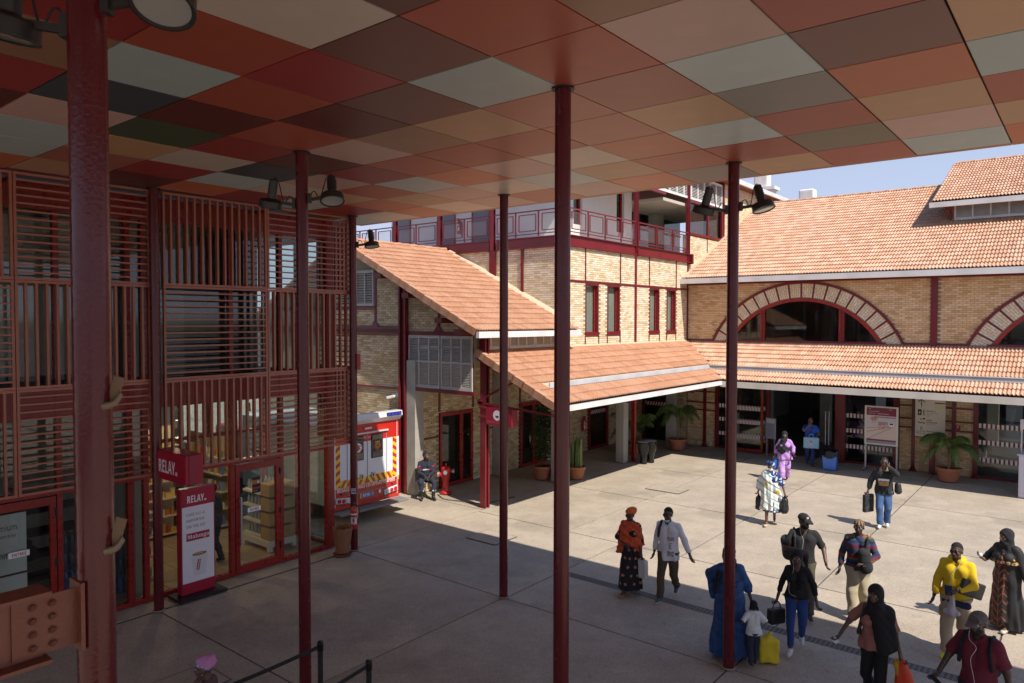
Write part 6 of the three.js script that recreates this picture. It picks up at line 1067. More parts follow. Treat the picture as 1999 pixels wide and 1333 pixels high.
// standing elliptical cone between two heights, with folds
function skirt(c0, y0, r0, c1, y1, r1, zf = 0.8, folds = 9, amp = 0.03, ph = 0) {
  const R = Math.max(r0, r1) * 1.15;
  return { c: [(c0.x + c1.x) / 2, (y0 + y1) / 2, (c0.z + c1.z) / 2], R: Math.hypot(R, (y0 - y1) / 2) + 0.02,
    d(x, y, z) { const t = Math.min(1, Math.max(0, (y0 - y) / (y0 - y1))), cx = c0.x + (c1.x - c0.x) * t, cz = c0.z + (c1.z - c0.z) * t, r = r0 + (r1 - r0) * t, px = x - cx, pz = (z - cz) / zf, a = Math.atan2(pz, px), rad = Math.sqrt(px * px + pz * pz), rr2 = r + amp * t * (Math.sin(a * folds + ph + 2 * t) + 0.5 * Math.sin(a * (folds * 1.7 | 0) + 1.3 * ph)); const d = (rad - rr2) * 0.75, e = Math.max(y - y0, y1 - y); return Math.max(d, e); } };
}
function field(prims, k, post) {
  const n = prims.length;
  return (x, y, z) => { let d = 1e3; for (let i = 0; i < n; i++) { const p = prims[i], dx = x - p.c[0], dy = y - p.c[1], dz = z - p.c[2], q = d + k + p.R; if (q > 0 && dx * dx + dy * dy + dz * dz > q * q) continue; const e = p.d(x, y, z), h = k - Math.abs(d - e); d = Math.min(d, e); if (h > 0) d -= h * h * 0.25 / k; } return post ? post(d, x, y, z) : d; };
}
function bounds(prims, m = 0.03) { const lo = [9, 9, 9], hi = [-9, -9, -9]; for (const p of prims) for (let k = 0; k < 3; k++) { lo[k] = Math.min(lo[k], p.c[k] - p.R - m); hi[k] = Math.max(hi[k], p.c[k] + p.R + m); } return [lo, hi]; }
function sculpt(prims, k, cell, post, color, yClip) {
  const [lo, hi] = bounds(prims); if (yClip) { lo[1] = Math.max(lo[1], yClip[0]); hi[1] = Math.min(hi[1], yClip[1]); }
  const g = nets(field(prims, k, post), lo, hi, cell); paint(g, color || (() => [1, 1, 1])); return g;
}
function paint(g, color) { const p = g.attributes.position, c = new Float32Array(p.count * 3); for (let i = 0; i < p.count; i++) { const q = color(p.getX(i), p.getY(i), p.getZ(i)); c[3 * i] = q[0]; c[3 * i + 1] = q[1]; c[3 * i + 2] = q[2]; } g.setAttribute('color', new THREE.BufferAttribute(c, 3)); g.setAttribute('uv', new THREE.BufferAttribute(new Float32Array(p.count * 2), 2)); }
const skinMat = new THREE.MeshPhysicalMaterial({ vertexColors: true, roughness: 0.5, clearcoat: 0.12, clearcoatRoughness: 0.4 });
const clothMat = new THREE.MeshStandardMaterial({ vertexColors: true, roughness: 0.92 });
const silkMat = new THREE.MeshStandardMaterial({ vertexColors: true, roughness: 0.7 });
const leatherMat = new THREE.MeshStandardMaterial({ vertexColors: true, roughness: 0.45 });
const flat = (r, g, b) => () => [r, g, b];
const folds = (a, fx = 21, fy = 13) => (d, x, y, z) => d + a * (Math.sin(fx * x + 9 * y + 2.5 * Math.sin(7 * y + 3 * z)) * 0.6 + Math.sin(fy * y * 0.8 - 19 * x + 15 * z + 2 * Math.sin(5 * y)) * 0.5 + Math.sin(17 * y + 31 * z + 37 * x) * 0.3);

function ik(a, b, l1, l2, pole) { const d = b.clone().sub(a); let L = d.length(); const m = (l1 + l2) * 0.995; if (L > m) { d.multiplyScalar(m / L); b.copy(a).add(d); L = m; } const u = d.clone().normalize(), x = (l1 * l1 - l2 * l2 + L * L) / (2 * L), h = Math.sqrt(Math.max(0, l1 * l1 - x * x)), w = pole.clone().addScaledVector(u, -pole.dot(u)).normalize(); return a.clone().addScaledVector(u, x).addScaledVector(w, h); }
// joints of a figure 1.75 tall that looks along +z; +x is its left, the viewer's right when it faces the camera
function rig(o) {
  const f = !!o.female, J = { f }, st = o.stride ?? 0.26, lead = o.lead ?? 1, sit = o.sit;
  J.hipY = sit ? 0.53 : 0.93 - st * 0.09; J.sh = f ? 0.142 : 0.168; const lean = o.lean ?? 0.02;
  J.chest = V(0, J.hipY + 0.37, lean); J.neck = V(0, J.hipY + 0.545, lean * 1.4); J.head = V((o.headShift ?? 0), J.hipY + 0.695, lean * 1.8 + 0.02);
  J.yaw = o.headYaw ?? 0; J.pitch = o.headPitch ?? 0.06; J.legs = []; J.arms = [];
  for (const s of [-1, 1]) {
    const hip = V(s * (f ? 0.085 : 0.088), J.hipY, 0), fwd = s === lead ? 1 : -1; let ank, knee, toe;
    if (sit) { ank = V(s * (0.14 + (sit.spread ?? 0)), 0.09, 0.40 + (s > 0 ? 0.08 : 0)); knee = ik(hip, ank, 0.43, 0.42, V(s * 0.25, 1, 0.6)); toe = V(s * 0.3, -0.05, 1); }
    else { ank = V(s * 0.075, fwd > 0 ? 0.085 : 0.085 + st * 0.28, fwd * st); knee = ik(hip, ank, 0.43, 0.42, V(s * 0.12, 0.1, 1)); toe = fwd > 0 ? V(s * 0.15, -0.02, 1) : V(s * 0.12, -0.45 * Math.min(1, st * 3), 1); }
    J.legs.push({ s, hip, knee, ank, toe: toe.normalize() });
    const shd = V(s * J.sh, J.hipY + 0.485, lean - 0.005), spec = (s < 0 ? o.armL : o.armR) ?? [s * 0.29, J.hipY - 0.06, s === lead ? -0.06 : 0.14], w = V(...spec), el = ik(shd, w, 0.285, 0.255, V(...((s < 0 ? o.poleL : o.poleR) ?? [s * 0.55, -0.2, -1])));
    J.arms.push({ s, sh: shd, el, wr: w, curl: (s < 0 ? o.curlL : o.curlR) ?? 0.5, thumb: V(...((s < 0 ? o.thumbL : o.thumbR) ?? [-s * 0.35, 0, 1])), dir: (s < 0 ? o.handL : o.handR) ? V(...(s < 0 ? o.handL : o.handR)).normalize() : w.clone().sub(el).normalize() });
  }
  const cy = Math.cos(J.yaw), sy = Math.sin(J.yaw), cp = Math.cos(J.pitch), sp = Math.sin(J.pitch);
  J.toHead = [cy, 0, -sy, sy * sp, cp, cy * sp, sy * cp, -sp, cy * cp];     // world offset -> head axes
  const e = J.toHead; J.hd = (x, y, z) => V(J.head.x + e[0] * x + e[3] * y + e[6] * z, J.head.y + e[1] * x + e[4] * y + e[7] * z, J.head.z + e[2] * x + e[5] * y + e[8] * z);
  return J;
}
const hEll = (J, x, y, z, a, b, c) => ell(J.hd(x, y, z), a, b, c, J.toHead);
function torso(J, g = 0, waist = 1) {
  const f = J.f, h = J.hipY, l = J.chest.z, P = [];
  for (const s of [-1, 1]) {
    P.push(cap(V(s * (f ? 0.066 : 0.085), h + 0.39, l), V(s * 0.058 * waist, h + 0.17, l * 0.5), (f ? 0.084 : 0.096) + g, (f ? 0.078 : 0.090) + g), cap(V(s * 0.058 * waist, h + 0.17, l * 0.5), V(s * (f ? 0.08 : 0.07), h - 0.02, -0.01), (f ? 0.078 : 0.090) + g, (f ? 0.108 : 0.098) + g));
    P.push(cap(V(s * 0.025, h + 0.515, l - 0.01), V(s * (J.sh - 0.012), h + 0.475, l - 0.005), 0.048 + g * 0.6, 0.050 + g * 0.8));
    if (f) P.push(ell(V(s * 0.075, h + 0.335, l + 0.085), 0.06 + g, 0.06 + g, 0.055 + g));
  }
  P.push(ell(V(0, h + 0.06, -0.05), 0.14 + g, 0.12 + g, 0.10 + g)); return P;
}
function limbs(J, which, g = 0, part2 = [0, 1]) { const P = []; for (const L of which === 'leg' ? J.legs : J.arms) { const [a, b, c] = which === 'leg' ? [L.hip, L.knee, L.ank] : [L.sh, L.el, L.wr], r = which === 'leg' ? [0.088, 0.058, 0.056, 0.040] : J.f ? [0.044, 0.035, 0.035, 0.025] : [0.050, 0.040, 0.040, 0.029]; if (part2[0] <= 0) P.push(cap(a, b, r[0] + g, r[1] + g)); if (part2[1] >= 1) P.push(cap(b, c, r[2] + g, r[3] + g)); } return P; }
function handPrims(A) {
  const u = A.dir.clone(), th = A.thumb.clone().addScaledVector(u, -A.thumb.dot(u)).normalize(), n = u.clone().cross(th).multiplyScalar(A.s).normalize(), P = [], at = (a, b, c) => A.wr.clone().addScaledVector(u, a).addScaledVector(th, b).addScaledVector(n, c);
  P.push(cap(at(-0.03, 0, 0), at(0.01, 0, 0), 0.026, 0.025), cap(at(0.03, 0.018, 0), at(0.078, 0.026, 0), 0.017, 0.015), cap(at(0.03, -0.008, 0), at(0.08, 0.004, 0), 0.018, 0.015), cap(at(0.03, -0.02, 0), at(0.074, -0.020, 0), 0.016, 0.013));
  const c = A.curl; [[0.030, 0.040, 0.083], [0.009, 0.045, 0.088], [-0.012, 0.042, 0.084], [-0.031, 0.033, 0.074]].forEach(([b, l, a0]) => { let a = a0, k = 0, ang = c * 0.5; let p = at(a, b, 0); for (let q = 0; q < 3; q++) { const len = l * [1, 0.68, 0.55][q]; a += Math.cos(ang) * len; k -= Math.sin(ang) * len; const e = at(a, b, k); P.push(cap(p, e, 0.0095 - q * 0.0008, 0.009 - q * 0.0008)); p = e; ang += c * 0.85; } });
  const t0 = at(0.018, 0.024, -0.004), t1 = at(0.052, 0.05, -0.014 - 0.012 * c), t2 = at(0.084, 0.052 - 0.012 * c, -0.022 - 0.02 * c); P.push(cap(t0, t1, 0.013, 0.0105), cap(t1, t2, 0.0105, 0.009)); return P;
}
function headPrims(J) {
  const P = [hEll(J, 0, 0.025, -0.012, 0.076, 0.094, 0.096), hEll(J, 0, -0.04, 0.022, 0.060, 0.076, 0.070), hEll(J, 0, -0.092, 0.050, 0.030, 0.026, 0.028), cap(J.hd(0, 0.012, 0.088), J.hd(0, -0.028, 0.108), 0.010, 0.015), hEll(J, 0, -0.033, 0.098, 0.022, 0.010, 0.014), hEll(J, 0, -0.060, 0.086, 0.025, 0.009, 0.014), hEll(J, 0, -0.073, 0.083, 0.022, 0.009, 0.014), hEll(J, 0, 0.028, 0.072, 0.055, 0.013, 0.022)];
  for (const s of [-1, 1]) P.push(hEll(J, s * 0.078, -0.012, -0.008, 0.011, 0.031, 0.020), hEll(J, s * 0.042, -0.025, 0.058, 0.022, 0.022, 0.022));
  P.push(cap(J.hd(0, -0.06, -0.02), V(J.neck.x, J.neck.y - 0.05, J.neck.z - 0.012), 0.050, 0.058)); return P;
}
function person(o, dress) {
  const t = thing('person', o.label, 'person', [o.x, 0.016, o.z], o.turn ?? Math.atan2(-o.x, -o.z) + (o.off ?? 0)), J = rig(o), s = o.h / 1.75, skin = o.skin ?? [0.075, 0.038, 0.024]; t.scale.setScalar(s);
  const cell = o.cell ?? 0.013, far = o.far ?? 1, inv = J.toHead, hp = (x, y, z) => { const px = x - J.head.x, py = y - J.head.y, pz = z - J.head.z; return [inv[0] * px + inv[1] * py + inv[2] * pz, inv[3] * px + inv[4] * py + inv[5] * pz, inv[6] * px + inv[7] * py + inv[8] * pz]; };
  const face = (x, y, z) => { const [a, b, c] = hp(x, y, z); let k = 1, col = skin; if (c > 0.06 && Math.abs(b + 0.066) < 0.013 && Math.abs(a) < 0.026) return [skin[0] * 1.15 + 0.03, skin[1] * 0.95 + 0.008, skin[2] * 0.95 + 0.008]; if (c > 0.05 && b > 0.028 && b < 0.040 && Math.abs(Math.abs(a) - 0.032) < 0.019) k = 0.25; return [col[0] * k, col[1] * k, col[2] * k]; };
  const geos = [sculpt([...torso(J, -0.004), ...limbs(J, 'leg', -0.003), ...limbs(J, 'arm', 0), cap(J.neck.clone().add(V(0, -0.08, -0.01)), J.hd(0, -0.05, -0.02), 0.058, 0.050)], 0.035, cell * 1.15, null, flat(...skin))];
  const eyes = [-1, 1].map((q) => hEll(J, q * 0.032, 0.006, 0.085, 0.019, 0.011, 0.012));
  geos.push(sculpt(headPrims(J), 0.014, 0.0055 * far, (d, x, y, z) => Math.max(d, -Math.min(eyes[0].d(x, y, z), eyes[1].d(x, y, z))), face));
  for (const A of J.arms) geos.push(sculpt(handPrims(A), 0.006, 0.0042 * far, null, flat(skin[0] * 0.95, skin[1] * 0.95, skin[2] * 0.95)));
  if (o.bareFeet) for (const L of J.legs) { const a = L.ank, u = L.toe; geos.push(sculpt([cap(a, a.clone().add(V(0, -0.035, 0)).addScaledVector(u, 0.03), 0.036, 0.032), cap(a.clone().add(V(0, -0.04, 0)).addScaledVector(u, -0.03), a.clone().add(V(0, -0.05, 0)).addScaledVector(u, 0.14), 0.034, 0.026)], 0.02, 0.009, (d, x, y) => Math.max(d, 0.012 - y), flat(...skin))); }
  part(t, 'body', mergeGeometries(geos.map((g) => g)), skinMat);
  for (const q of [-1, 1]) { const e = part(t, 'eye', new THREE.SphereGeometry(0.0135, 10, 8), eyeMat); e.position.copy(J.hd(q * 0.032, 0.006, 0.073)); e.lookAt(J.hd(q * 0.032, 0.006, 1)); const p = part(e, 'iris', new THREE.SphereGeometry(0.007, 8, 6), M.black, [0, 0, 0.0085]); }
  const add = (name, prims, k, mt, post, color, c = cell, clip) => part(t, name, sculpt(prims, k, c, post, color, clip), mt);
  const W = { t, J, add, s, hp, world: (v) => t.localToWorld(v.clone()) }; t.updateMatrixWorld(true);
  dress(W, J, add); return W;
}
const eyeMat = mat(0.55, 0.52, 0.48, 0.2);
// ---- clothes
function sleeves(J, to, g) { const P = []; for (const A of J.arms) { if (to <= 1) P.push(cap(A.sh, A.sh.clone().lerp(A.el, to), 0.050 + g * 0.7, (J.f ? 0.042 : 0.047) + g * 0.9, 1, true)); else P.push(cap(A.sh, A.el, 0.048 + g * 0.7, 0.040 + g * 0.75), cap(A.el, A.el.clone().lerp(A.wr, to - 1), 0.040 + g * 0.75, 0.030 + g * 0.75, 1, true)); } return P; }
function shirt(W, o) { const J = W.J, g = o.g ?? 0.016, h = J.hipY, hem = h + (o.hem ?? -0.08), P = [...torso(J, g, o.waist ?? 1.08), ...sleeves(J, o.sleeve ?? 0.85, o.gs ?? g), skirt(V(0, 0, J.chest.z * 0.6), h + 0.16, 0.140 + g, V(0, 0, 0), hem, (o.hemR ?? 0.158) + g, 0.75, 7, 0.012, o.ph ?? 0)]; if (o.collar) P.push(cap(J.neck.clone().add(V(0, -0.03, 0)), J.neck.clone().add(V(0, 0.015, 0.004)), 0.072, 0.066, 1, true)); if (o.extra) P.push(...o.extra); const fo = folds((o.fold ?? 0.006) * 1.3); return W.add(o.name ?? 'shirt', P, 0.018, o.mat ?? clothMat, (d, x, y, z) => Math.max(fo(d, x, y, z), hem - y, o.neckCut === false ? -1 : 0.054 - Math.hypot(x - J.neck.x, (z - J.neck.z - 0.022), Math.max(0, J.neck.y - 0.02 - y) * 1.3)), o.color); }
function trousers(W, o) { const J = W.J, h = J.hipY, g = o.g ?? 0.016, P = [], end = o.end ?? 1; for (const L of J.legs) { P.push(cap(V(L.s * 0.075, h + 0.05, 0), L.hip, 0.09 + g, 0.10 + g), cap(L.hip, L.knee, 0.094 + g, 0.062 + g * (o.flare ?? 1)), cap(L.knee, L.knee.clone().lerp(L.ank, end), 0.060 + g * (o.flare ?? 1), (o.cuff ?? 0.050) + g, 1, true)); } P.push(ell(V(0, h + 0.05, -0.045), 0.14 + g, 0.13 + g, 0.11 + g)); const fo = folds((o.fold ?? 0.006) * 1.25, 15, 30); return W.add('trousers', P, 0.016, o.mat ?? clothMat, (d, x, y, z) => Math.max(fo(d, x, y, z), y - h - (o.top ?? 0.0)), o.color); }
function shoes(W, color, o = {}) { for (const L of W.J.legs) { const a = L.ank, u = L.toe, dn = V(0, -1, 0).addScaledVector(u, u.y).normalize(); const P = [cap(a.clone().addScaledVector(dn, 0.035).addScaledVector(u, -0.035), a.clone().addScaledVector(dn, 0.048).addScaledVector(u, 0.13), 0.041, 0.034), cap(a.clone().add(V(0, o.boot ?? 0.0, 0)), a.clone().addScaledVector(dn, 0.03).addScaledVector(u, 0.05), 0.046, 0.038)]; if (o.boot) P.push(cap(a.clone(), a.clone().lerp(L.knee, o.bootUp ?? 0.4), 0.05, 0.056, 1, true)); const sole = a.clone().addScaledVector(dn, 0.072); W.add('shoe', P, 0.02, leatherMat, (d, x, y, z) => Math.max(d, (x - sole.x) * dn.x + (y - sole.y) * dn.y + (z - sole.z) * dn.z), (x, y, z) => ((x - sole.x) * dn.x + (y - sole.y) * dn.y + (z - sole.z) * dn.z > -0.022 ? (o.sole ?? color) : color), 0.009); } }
function sandals(W, color) { for (const L of W.J.legs) { const a = L.ank, u = L.toe, b = a.clone().add(V(0, -0.068, 0)); W.add('sandal', [cap(b.clone().addScaledVector(u, -0.045), b.clone().addScaledVector(u, 0.155), 0.036, 0.042), cap(b.clone().add(V(-0.04, 0.005, 0)).addScaledVector(u, 0.07), b.clone().add(V(0.0, 0.045, 0)).addScaledVector(u, 0.06), 0.012, 0.012), cap(b.clone().add(V(0.04, 0.005, 0)).addScaledVector(u, 0.07), b.clone().add(V(0.0, 0.045, 0)).addScaledVector(u, 0.06), 0.012, 0.012)], 0.004, leatherMat, (d, x, y) => Math.max(d, y - b.y - 0.055, b.y - 0.012 - y), flat(...color), 0.008); } }
function shortHair(W, c = [0.010, 0.009, 0.008], thick = 0.008) { const J = W.J; W.add('hair', [hEll(J, 0, 0.028, -0.016, 0.077 + thick, 0.094 + thick, 0.095 + thick)], 0.01, clothMat, (d, x, y, z) => { const [a, b, q] = W.hp(x, y, z); return Math.max(d, 0.052 - b + Math.max(0, q) * 0.35 - Math.max(0, -q - 0.01) * 1.15 + (Math.abs(a) > 0.06 ? 0 : 0.004)) + 0.0012 * Math.sin(a * 420) * Math.sin(b * 390) * Math.sin(q * 410); }, flat(...c), 0.0065); }
function headwrap(W, color, o = {}) { const J = W.J; W.add('headwrap', [hEll(J, 0, 0.055, -0.022, 0.095, 0.095, 0.112), hEll(J, o.kx ?? 0.02, 0.085, -0.075, 0.075, 0.065, 0.065), ...(o.extra ?? [])], 0.03, clothMat, (d, x, y, z) => { const [a, b, q] = W.hp(x, y, z); return Math.max(d + 0.004 * Math.sin(70 * (b + q * 0.55) + 5 * a), 0.045 - b - Math.max(0, -q) * 0.85); }, color, 0.007); }
function hijab(W, color, o = {}) {
  const J = W.J, n = J.neck, ch = J.chest, P = [hEll(J, 0, 0.03, -0.022, 0.096, 0.110, 0.112), cap(J.hd(0, -0.05, -0.025), n.clone().add(V(0, -0.02, -0.02)), 0.095, 0.098), hEll(J, 0, -0.115, 0.02, 0.078, 0.052, 0.075), skirt(V(0, 0, n.z - 0.005), n.y + 0.06, 0.075, V(o.dx ?? 0, 0, ch.z + 0.005), n.y - (o.len ?? 0.22), o.r ?? 0.235, 0.78, 8, 0.014, o.ph ?? 0)];
  if (o.extra) P.push(...o.extra); const hole = hEll(J, 0, -0.022, 0.105, 0.061, 0.088, 0.062);
  W.add('headscarf', P, 0.04, o.mat ?? clothMat, (d, x, y, z) => Math.max(d + 0.004 * Math.sin(40 * y + 22 * x + 3 * Math.sin(20 * z)), -hole.d(x, y, z)), color, 0.010);
}
function glasses(W, c = M.black) { const J = W.J, gs = []; for (const q of [-1, 1]) { const g = new THREE.TorusGeometry(0.021, 0.0025, 6, 16); g.applyMatrix4(new THREE.Matrix4().makeTranslation(q * 0.032, 0.006, 0.101)); gs.push(g, tubeGeo(V(q * 0.053, 0.008, 0.098), V(q * 0.078, 0.004, 0.0), 0.002, 0.002, 5)); const l = new THREE.CircleGeometry(0.02, 14); l.translate(q * 0.032, 0.006, 0.1005); gs.push(l); } gs.push(tubeGeo(V(-0.011, 0.01, 0.101), V(0.011, 0.01, 0.101), 0.002, 0.002, 5)); const g = merge(gs); const m = part(W.t, 'glasses', g, c); m.quaternion.setFromRotationMatrix(new THREE.Matrix4().set(J.toHead[0], J.toHead[3], J.toHead[6], 0, J.toHead[1], J.toHead[4], J.toHead[7], 0, J.toHead[2], J.toHead[5], J.toHead[8], 0, 0, 0, 0, 1)); m.position.copy(J.head); }
function cordThing(name, label, cat, W, pts, r, m) { const g = curveTube(pts.map((p) => W.world(p)), r, 40, 5); return tag(part(scene, name, g, m), label, cat); }
function rb(c, hx, hy, hz, r, ry = 0, rz = 0) { const q = new THREE.Matrix4().makeRotationFromEuler(new THREE.Euler(0, ry, rz)).invert().elements; return { c: [c.x, c.y, c.z], R: Math.hypot(hx, hy, hz), d(x, y, z) { const px = x - c.x, py = y - c.y, pz = z - c.z, a = Math.abs(q[0] * px + q[4] * py + q[8] * pz) - hx + r, b = Math.abs(q[1] * px + q[5] * py + q[9] * pz) - hy + r, e = Math.abs(q[2] * px + q[6] * py + q[10] * pz) - hz + r, A = Math.max(a, 0), B = Math.max(b, 0), C = Math.max(e, 0); return Math.sqrt(A * A + B * B + C * C) + Math.min(0, Math.max(a, b, e)) - r; } }; }
// a soft bag hanging from a hand; built as a sculpted field in the person's own axes, then placed in the scene
function heldBag(W, name, label, cat, prims, k, color, mt, post, cell = 0.011, handle) {
  const g = sculpt(prims, k, cell, post, color); const t = thing(name, label, cat); t.applyMatrix4(W.t.matrixWorld); part(t, 'bag', g, mt ?? clothMat); if (handle) part(t, 'handle', merge(handle), M.black); return t;
}
// ================================================================ the people in the yard
const spots = (bg, fg, pitch, rad, ry = 1) => (x, y, z) => { const u = Math.atan2(x, z) * 0.2, row = Math.floor(y / (pitch * ry)), uu = u / pitch + (row % 2) * 0.5, i = Math.floor(uu), h = hash2(i + 50, row, 3), dx = (uu - i - 0.3 - 0.4 * h) * pitch, dy = (y / (pitch * ry) - row - 0.5) * pitch * ry; return dx * dx + dy * dy / (ry * ry * 0.7) < rad * rad ? fg : bg; };
const hem = (y) => y;
{ // 1
  const W = person({ label: 'woman in an orange shawl and headwrap with a dark dotted dress', x: -6.82, z: -12.08, h: 1.66, off: -0.32, female: true, stride: 0.2, lead: -1, armL: [-0.06, 1.06, 0.22], poleL: [-1, -0.6, -0.4], handL: [0.7, -0.1, 0.5], armR: [0.24, 0.84, 0.06], curlR: 0.95, headYaw: -0.15, bareFeet: true }, (W, J, add) => {
    const black = [0.014, 0.013, 0.014], rose = [0.42, 0.18, 0.12];
    add('dress', [...torso(J, 0.02), ...sleeves(J, 1.35, 0.022), skirt(V(0, 0, 0), 1.12, 0.165, V(0.01, 0, 0.0), 0.12, 0.225, 0.95, 9, 0.022, 1), skirt(V(-0.04, 0, 0.1), 0.7, 0.12, V(-0.06, 0, 0.14), 0.12, 0.13, 1, 6, 0.012)], 0.04, clothMat, (d, x, y, z) => Math.max(folds(0.006)(d, x, y, z), 0.12 - y), spots(black, rose, 0.135, 0.026, 1.25));
    const or = [0.60, 0.085, 0.018], or2 = [0.50, 0.06, 0.014];
    add('shawl', [skirt(V(0, 0, 0.0), 1.47, 0.10, V(0.03, 0, 0.03), 1.02, 0.255, 0.72, 8, 0.016, 2), ...torso(J, 0.035).slice(0, 6), cap(J.arms[1].sh, J.arms[1].el, 0.07, 0.065), cap(J.arms[0].sh, J.arms[0].el, 0.065, 0.055), cap(V(-0.16, 1.12, 0.13), V(-0.22, 0.84, 0.08), 0.035, 0.062), cap(V(-0.12, 1.12, 0.17), V(0.16, 1.05, 0.14), 0.04, 0.04)], 0.05, silkMat, (d, x, y, z) => Math.max(d + 0.007 * Math.sin(46 * y + 28 * x) + 0.004 * Math.sin(90 * x - 30 * y), 0.82 - y, 0.03 - Math.hypot(x + 0.02, (y - 1.37) * 0.3, z - 0.17)), (x, y, z) => (Math.sin(46 * y + 28 * x) > 0.3 ? or : or2), 0.011);
    headwrap(W, flat(0.62, 0.115, 0.02), { kx: 0.04 }); glasses(W); sandals(W, [0.30, 0.13, 0.06]);
    const c = J.arms[1].wr; heldBag(W, 'carrier_bag', 'white carrier bag held by the woman in the orange shawl', 'bag', [rb(V(c.x + 0.02, c.y - 0.31, c.z + 0.01), 0.15, 0.19, 0.045, 0.03, -0.5, 0.06)], 0.09, flat(0.62, 0.60, 0.60), silkMat, folds(0.006, 40, 30), 0.01, [curveTube([V(c.x - 0.05, c.y - 0.16, c.z - 0.02), V(c.x, c.y - 0.06, c.z + 0.0), V(c.x + 0.07, c.y - 0.15, c.z + 0.05)], 0.008, 14, 6)]);
  });
}
{ // 2
  person({ label: 'man in a white tunic with dark printed squares and brown trousers', x: -6.14, z: -12.3, h: 1.76, off: -0.28, stride: 0.29, lead: -1, armL: [-0.27, 0.86, 0.0], armR: [0.40, 0.90, 0.02], headYaw: -0.2 }, (W, J, add) => {
    const wh = [0.66, 0.64, 0.66], bk = [0.02, 0.02, 0.025];
    shirt(W, { name: 'tunic', g: 0.022, sleeve: 1.9, hem: -0.16, hemR: 0.185, collar: true, fold: 0.007, color: (x, y, z) => { if (z > 0.05) { for (const [cx, cy, w, h] of [[0.075, 1.155, 0.055, 0.035], [0.065, 1.03, 0.03, 0.06], [0.07, 0.885, 0.06, 0.04]]) { const a = (x - cx) / w, b = (y - cy) / h; if (Math.abs(a) < 1 && Math.abs(b) < 1) return ((Math.floor((a + 1) * 3) + Math.floor((b + 1) * 2.4)) % 2) && (a * a + b * b < 1.1) ? wh : bk; } } return wh; } });
    trousers(W, { g: 0.016, color: flat(0.085, 0.058, 0.032) }); shoes(W, [0.035, 0.05, 0.08], { sole: [0.6, 0.6, 0.6] }); shortHair(W); glasses(W);
    add('face_mask', [hEll(J, 0, -0.112, 0.055, 0.056, 0.026, 0.05)], 0.01, clothMat, null, flat(0.42, 0.58, 0.66), 0.007);
    add('bag_strap', [cap(V(-0.12, J.hipY + 0.545, 0.03), V(-0.145, J.hipY + 0.42, 0.125), 0.028, 0.028), cap(V(-0.145, J.hipY + 0.42, 0.125), V(-0.16, J.hipY + 0.28, 0.13), 0.028, 0.022)], 0.02, leatherMat, null, flat(0.02, 0.018, 0.018), 0.009);
  });
}
{ // 3 robe, 4 child
  person({ label: 'woman in a long blue robe seen from behind the post, walking away with a child', x: -4.33, z: -10.78, h: 1.72, turn: Math.atan2(-4.3, -10.7) + 0.15, female: true, stride: 0.18, lead: 1, armR: [0.05, 1.34, 0.20], poleR: [1, -0.4, -0.2], armL: [-0.34, 0.88, 0.06], headYaw: -0.9, cell: 0.013 }, (W, J, add) => {
    const b1 = [0.018, 0.070, 0.21], b2 = [0.013, 0.050, 0.16];
    add('robe', [...torso(J, 0.03), ...sleeves(J, 1.45, 0.035), skirt(V(0, 0, 0), 1.22, 0.19, V(0, 0, 0.0), 0.04, 0.30, 0.85, 11, 0.026, 0.4), cap(J.arms[1].sh, J.arms[1].el, 0.07, 0.08), cap(J.arms[1].el, J.arms[1].el.clone().add(V(-0.04, -0.34, -0.02)), 0.07, 0.05), cap(J.arms[0].sh, J.arms[0].el, 0.07, 0.07)], 0.04, silkMat, (d, x, y, z) => Math.max(folds(0.007)(d, x, y, z), 0.035 - y), (x, y, z) => (Math.sin(26 * x + 9 * Math.sin(6 * y)) > 0 ? b1 : b2));
    hijab(W, flat(0.010, 0.010, 0.012), { len: 0.12, r: 0.15 }); sandals(W, [0.05, 0.03, 0.02]);
    add('plait', [cap(V(0.2, 1.36, -0.10), V(0.25, 1.05, -0.14), 0.035, 0.022)], 0.02, clothMat, folds(0.006, 60, 60), flat(0.012, 0.011, 0.012), 0.009);
  });
  person({ label: 'small child in a white shirt and dark trousers holding on beside the blue robe', x: -3.93, z: -10.72, h: 0.98, turn: Math.atan2(-3.9, -10.7) + 0.25, female: true, stride: 0.12, lead: -1, armR: [0.30, 1.12, 0.14], armL: [-0.22, 1.20, 0.22], cell: 0.016, far: 1.2 }, (W, J, add) => {
    shirt(W, { g: 0.03, sleeve: 0.95, hem: -0.08, gs: 0.035, color: flat(0.60, 0.63, 0.62) }); trousers(W, { g: 0.03, color: flat(0.020, 0.026, 0.05) }); sandals(W, [0.04, 0.03, 0.03]);
    const P = [hEll(J, 0, 0.03, -0.02, 0.10, 0.11, 0.115)]; for (let k = 0; k < 9; k++) { const a = k / 9 * 6.283; P.push(cap(J.hd(Math.cos(a) * 0.08, 0.0, Math.sin(a) * 0.08 - 0.03), J.hd(Math.cos(a) * 0.115, -0.10, Math.sin(a) * 0.10 - 0.04), 0.024, 0.018)); }
    add('hair', P, 0.015, clothMat, (d, x, y, z) => { const [a, b, q] = W.hp(x, y, z); return Math.max(d, q - 0.065 - Math.max(0, b - 0.03)); }, flat(0.010, 0.009, 0.009), 0.009);
  });
  const t = thing('yellow_bag', 'yellow plastic bag beside the child', 'bag', [-3.78, 0.016, -10.95]); part(t, 'bag', sculpt([rb(V(0, 0.19, 0), 0.15, 0.19, 0.08, 0.05, 0.6), cap(V(-0.04, 0.38, 0), V(0.02, 0.46, 0), 0.04, 0.02)], 0.05, 0.012, (d, x, y, z) => Math.max(folds(0.008, 40, 31)(d, x, y, z), -y), flat(0.62, 0.46, 0.015)), silkMat);
}
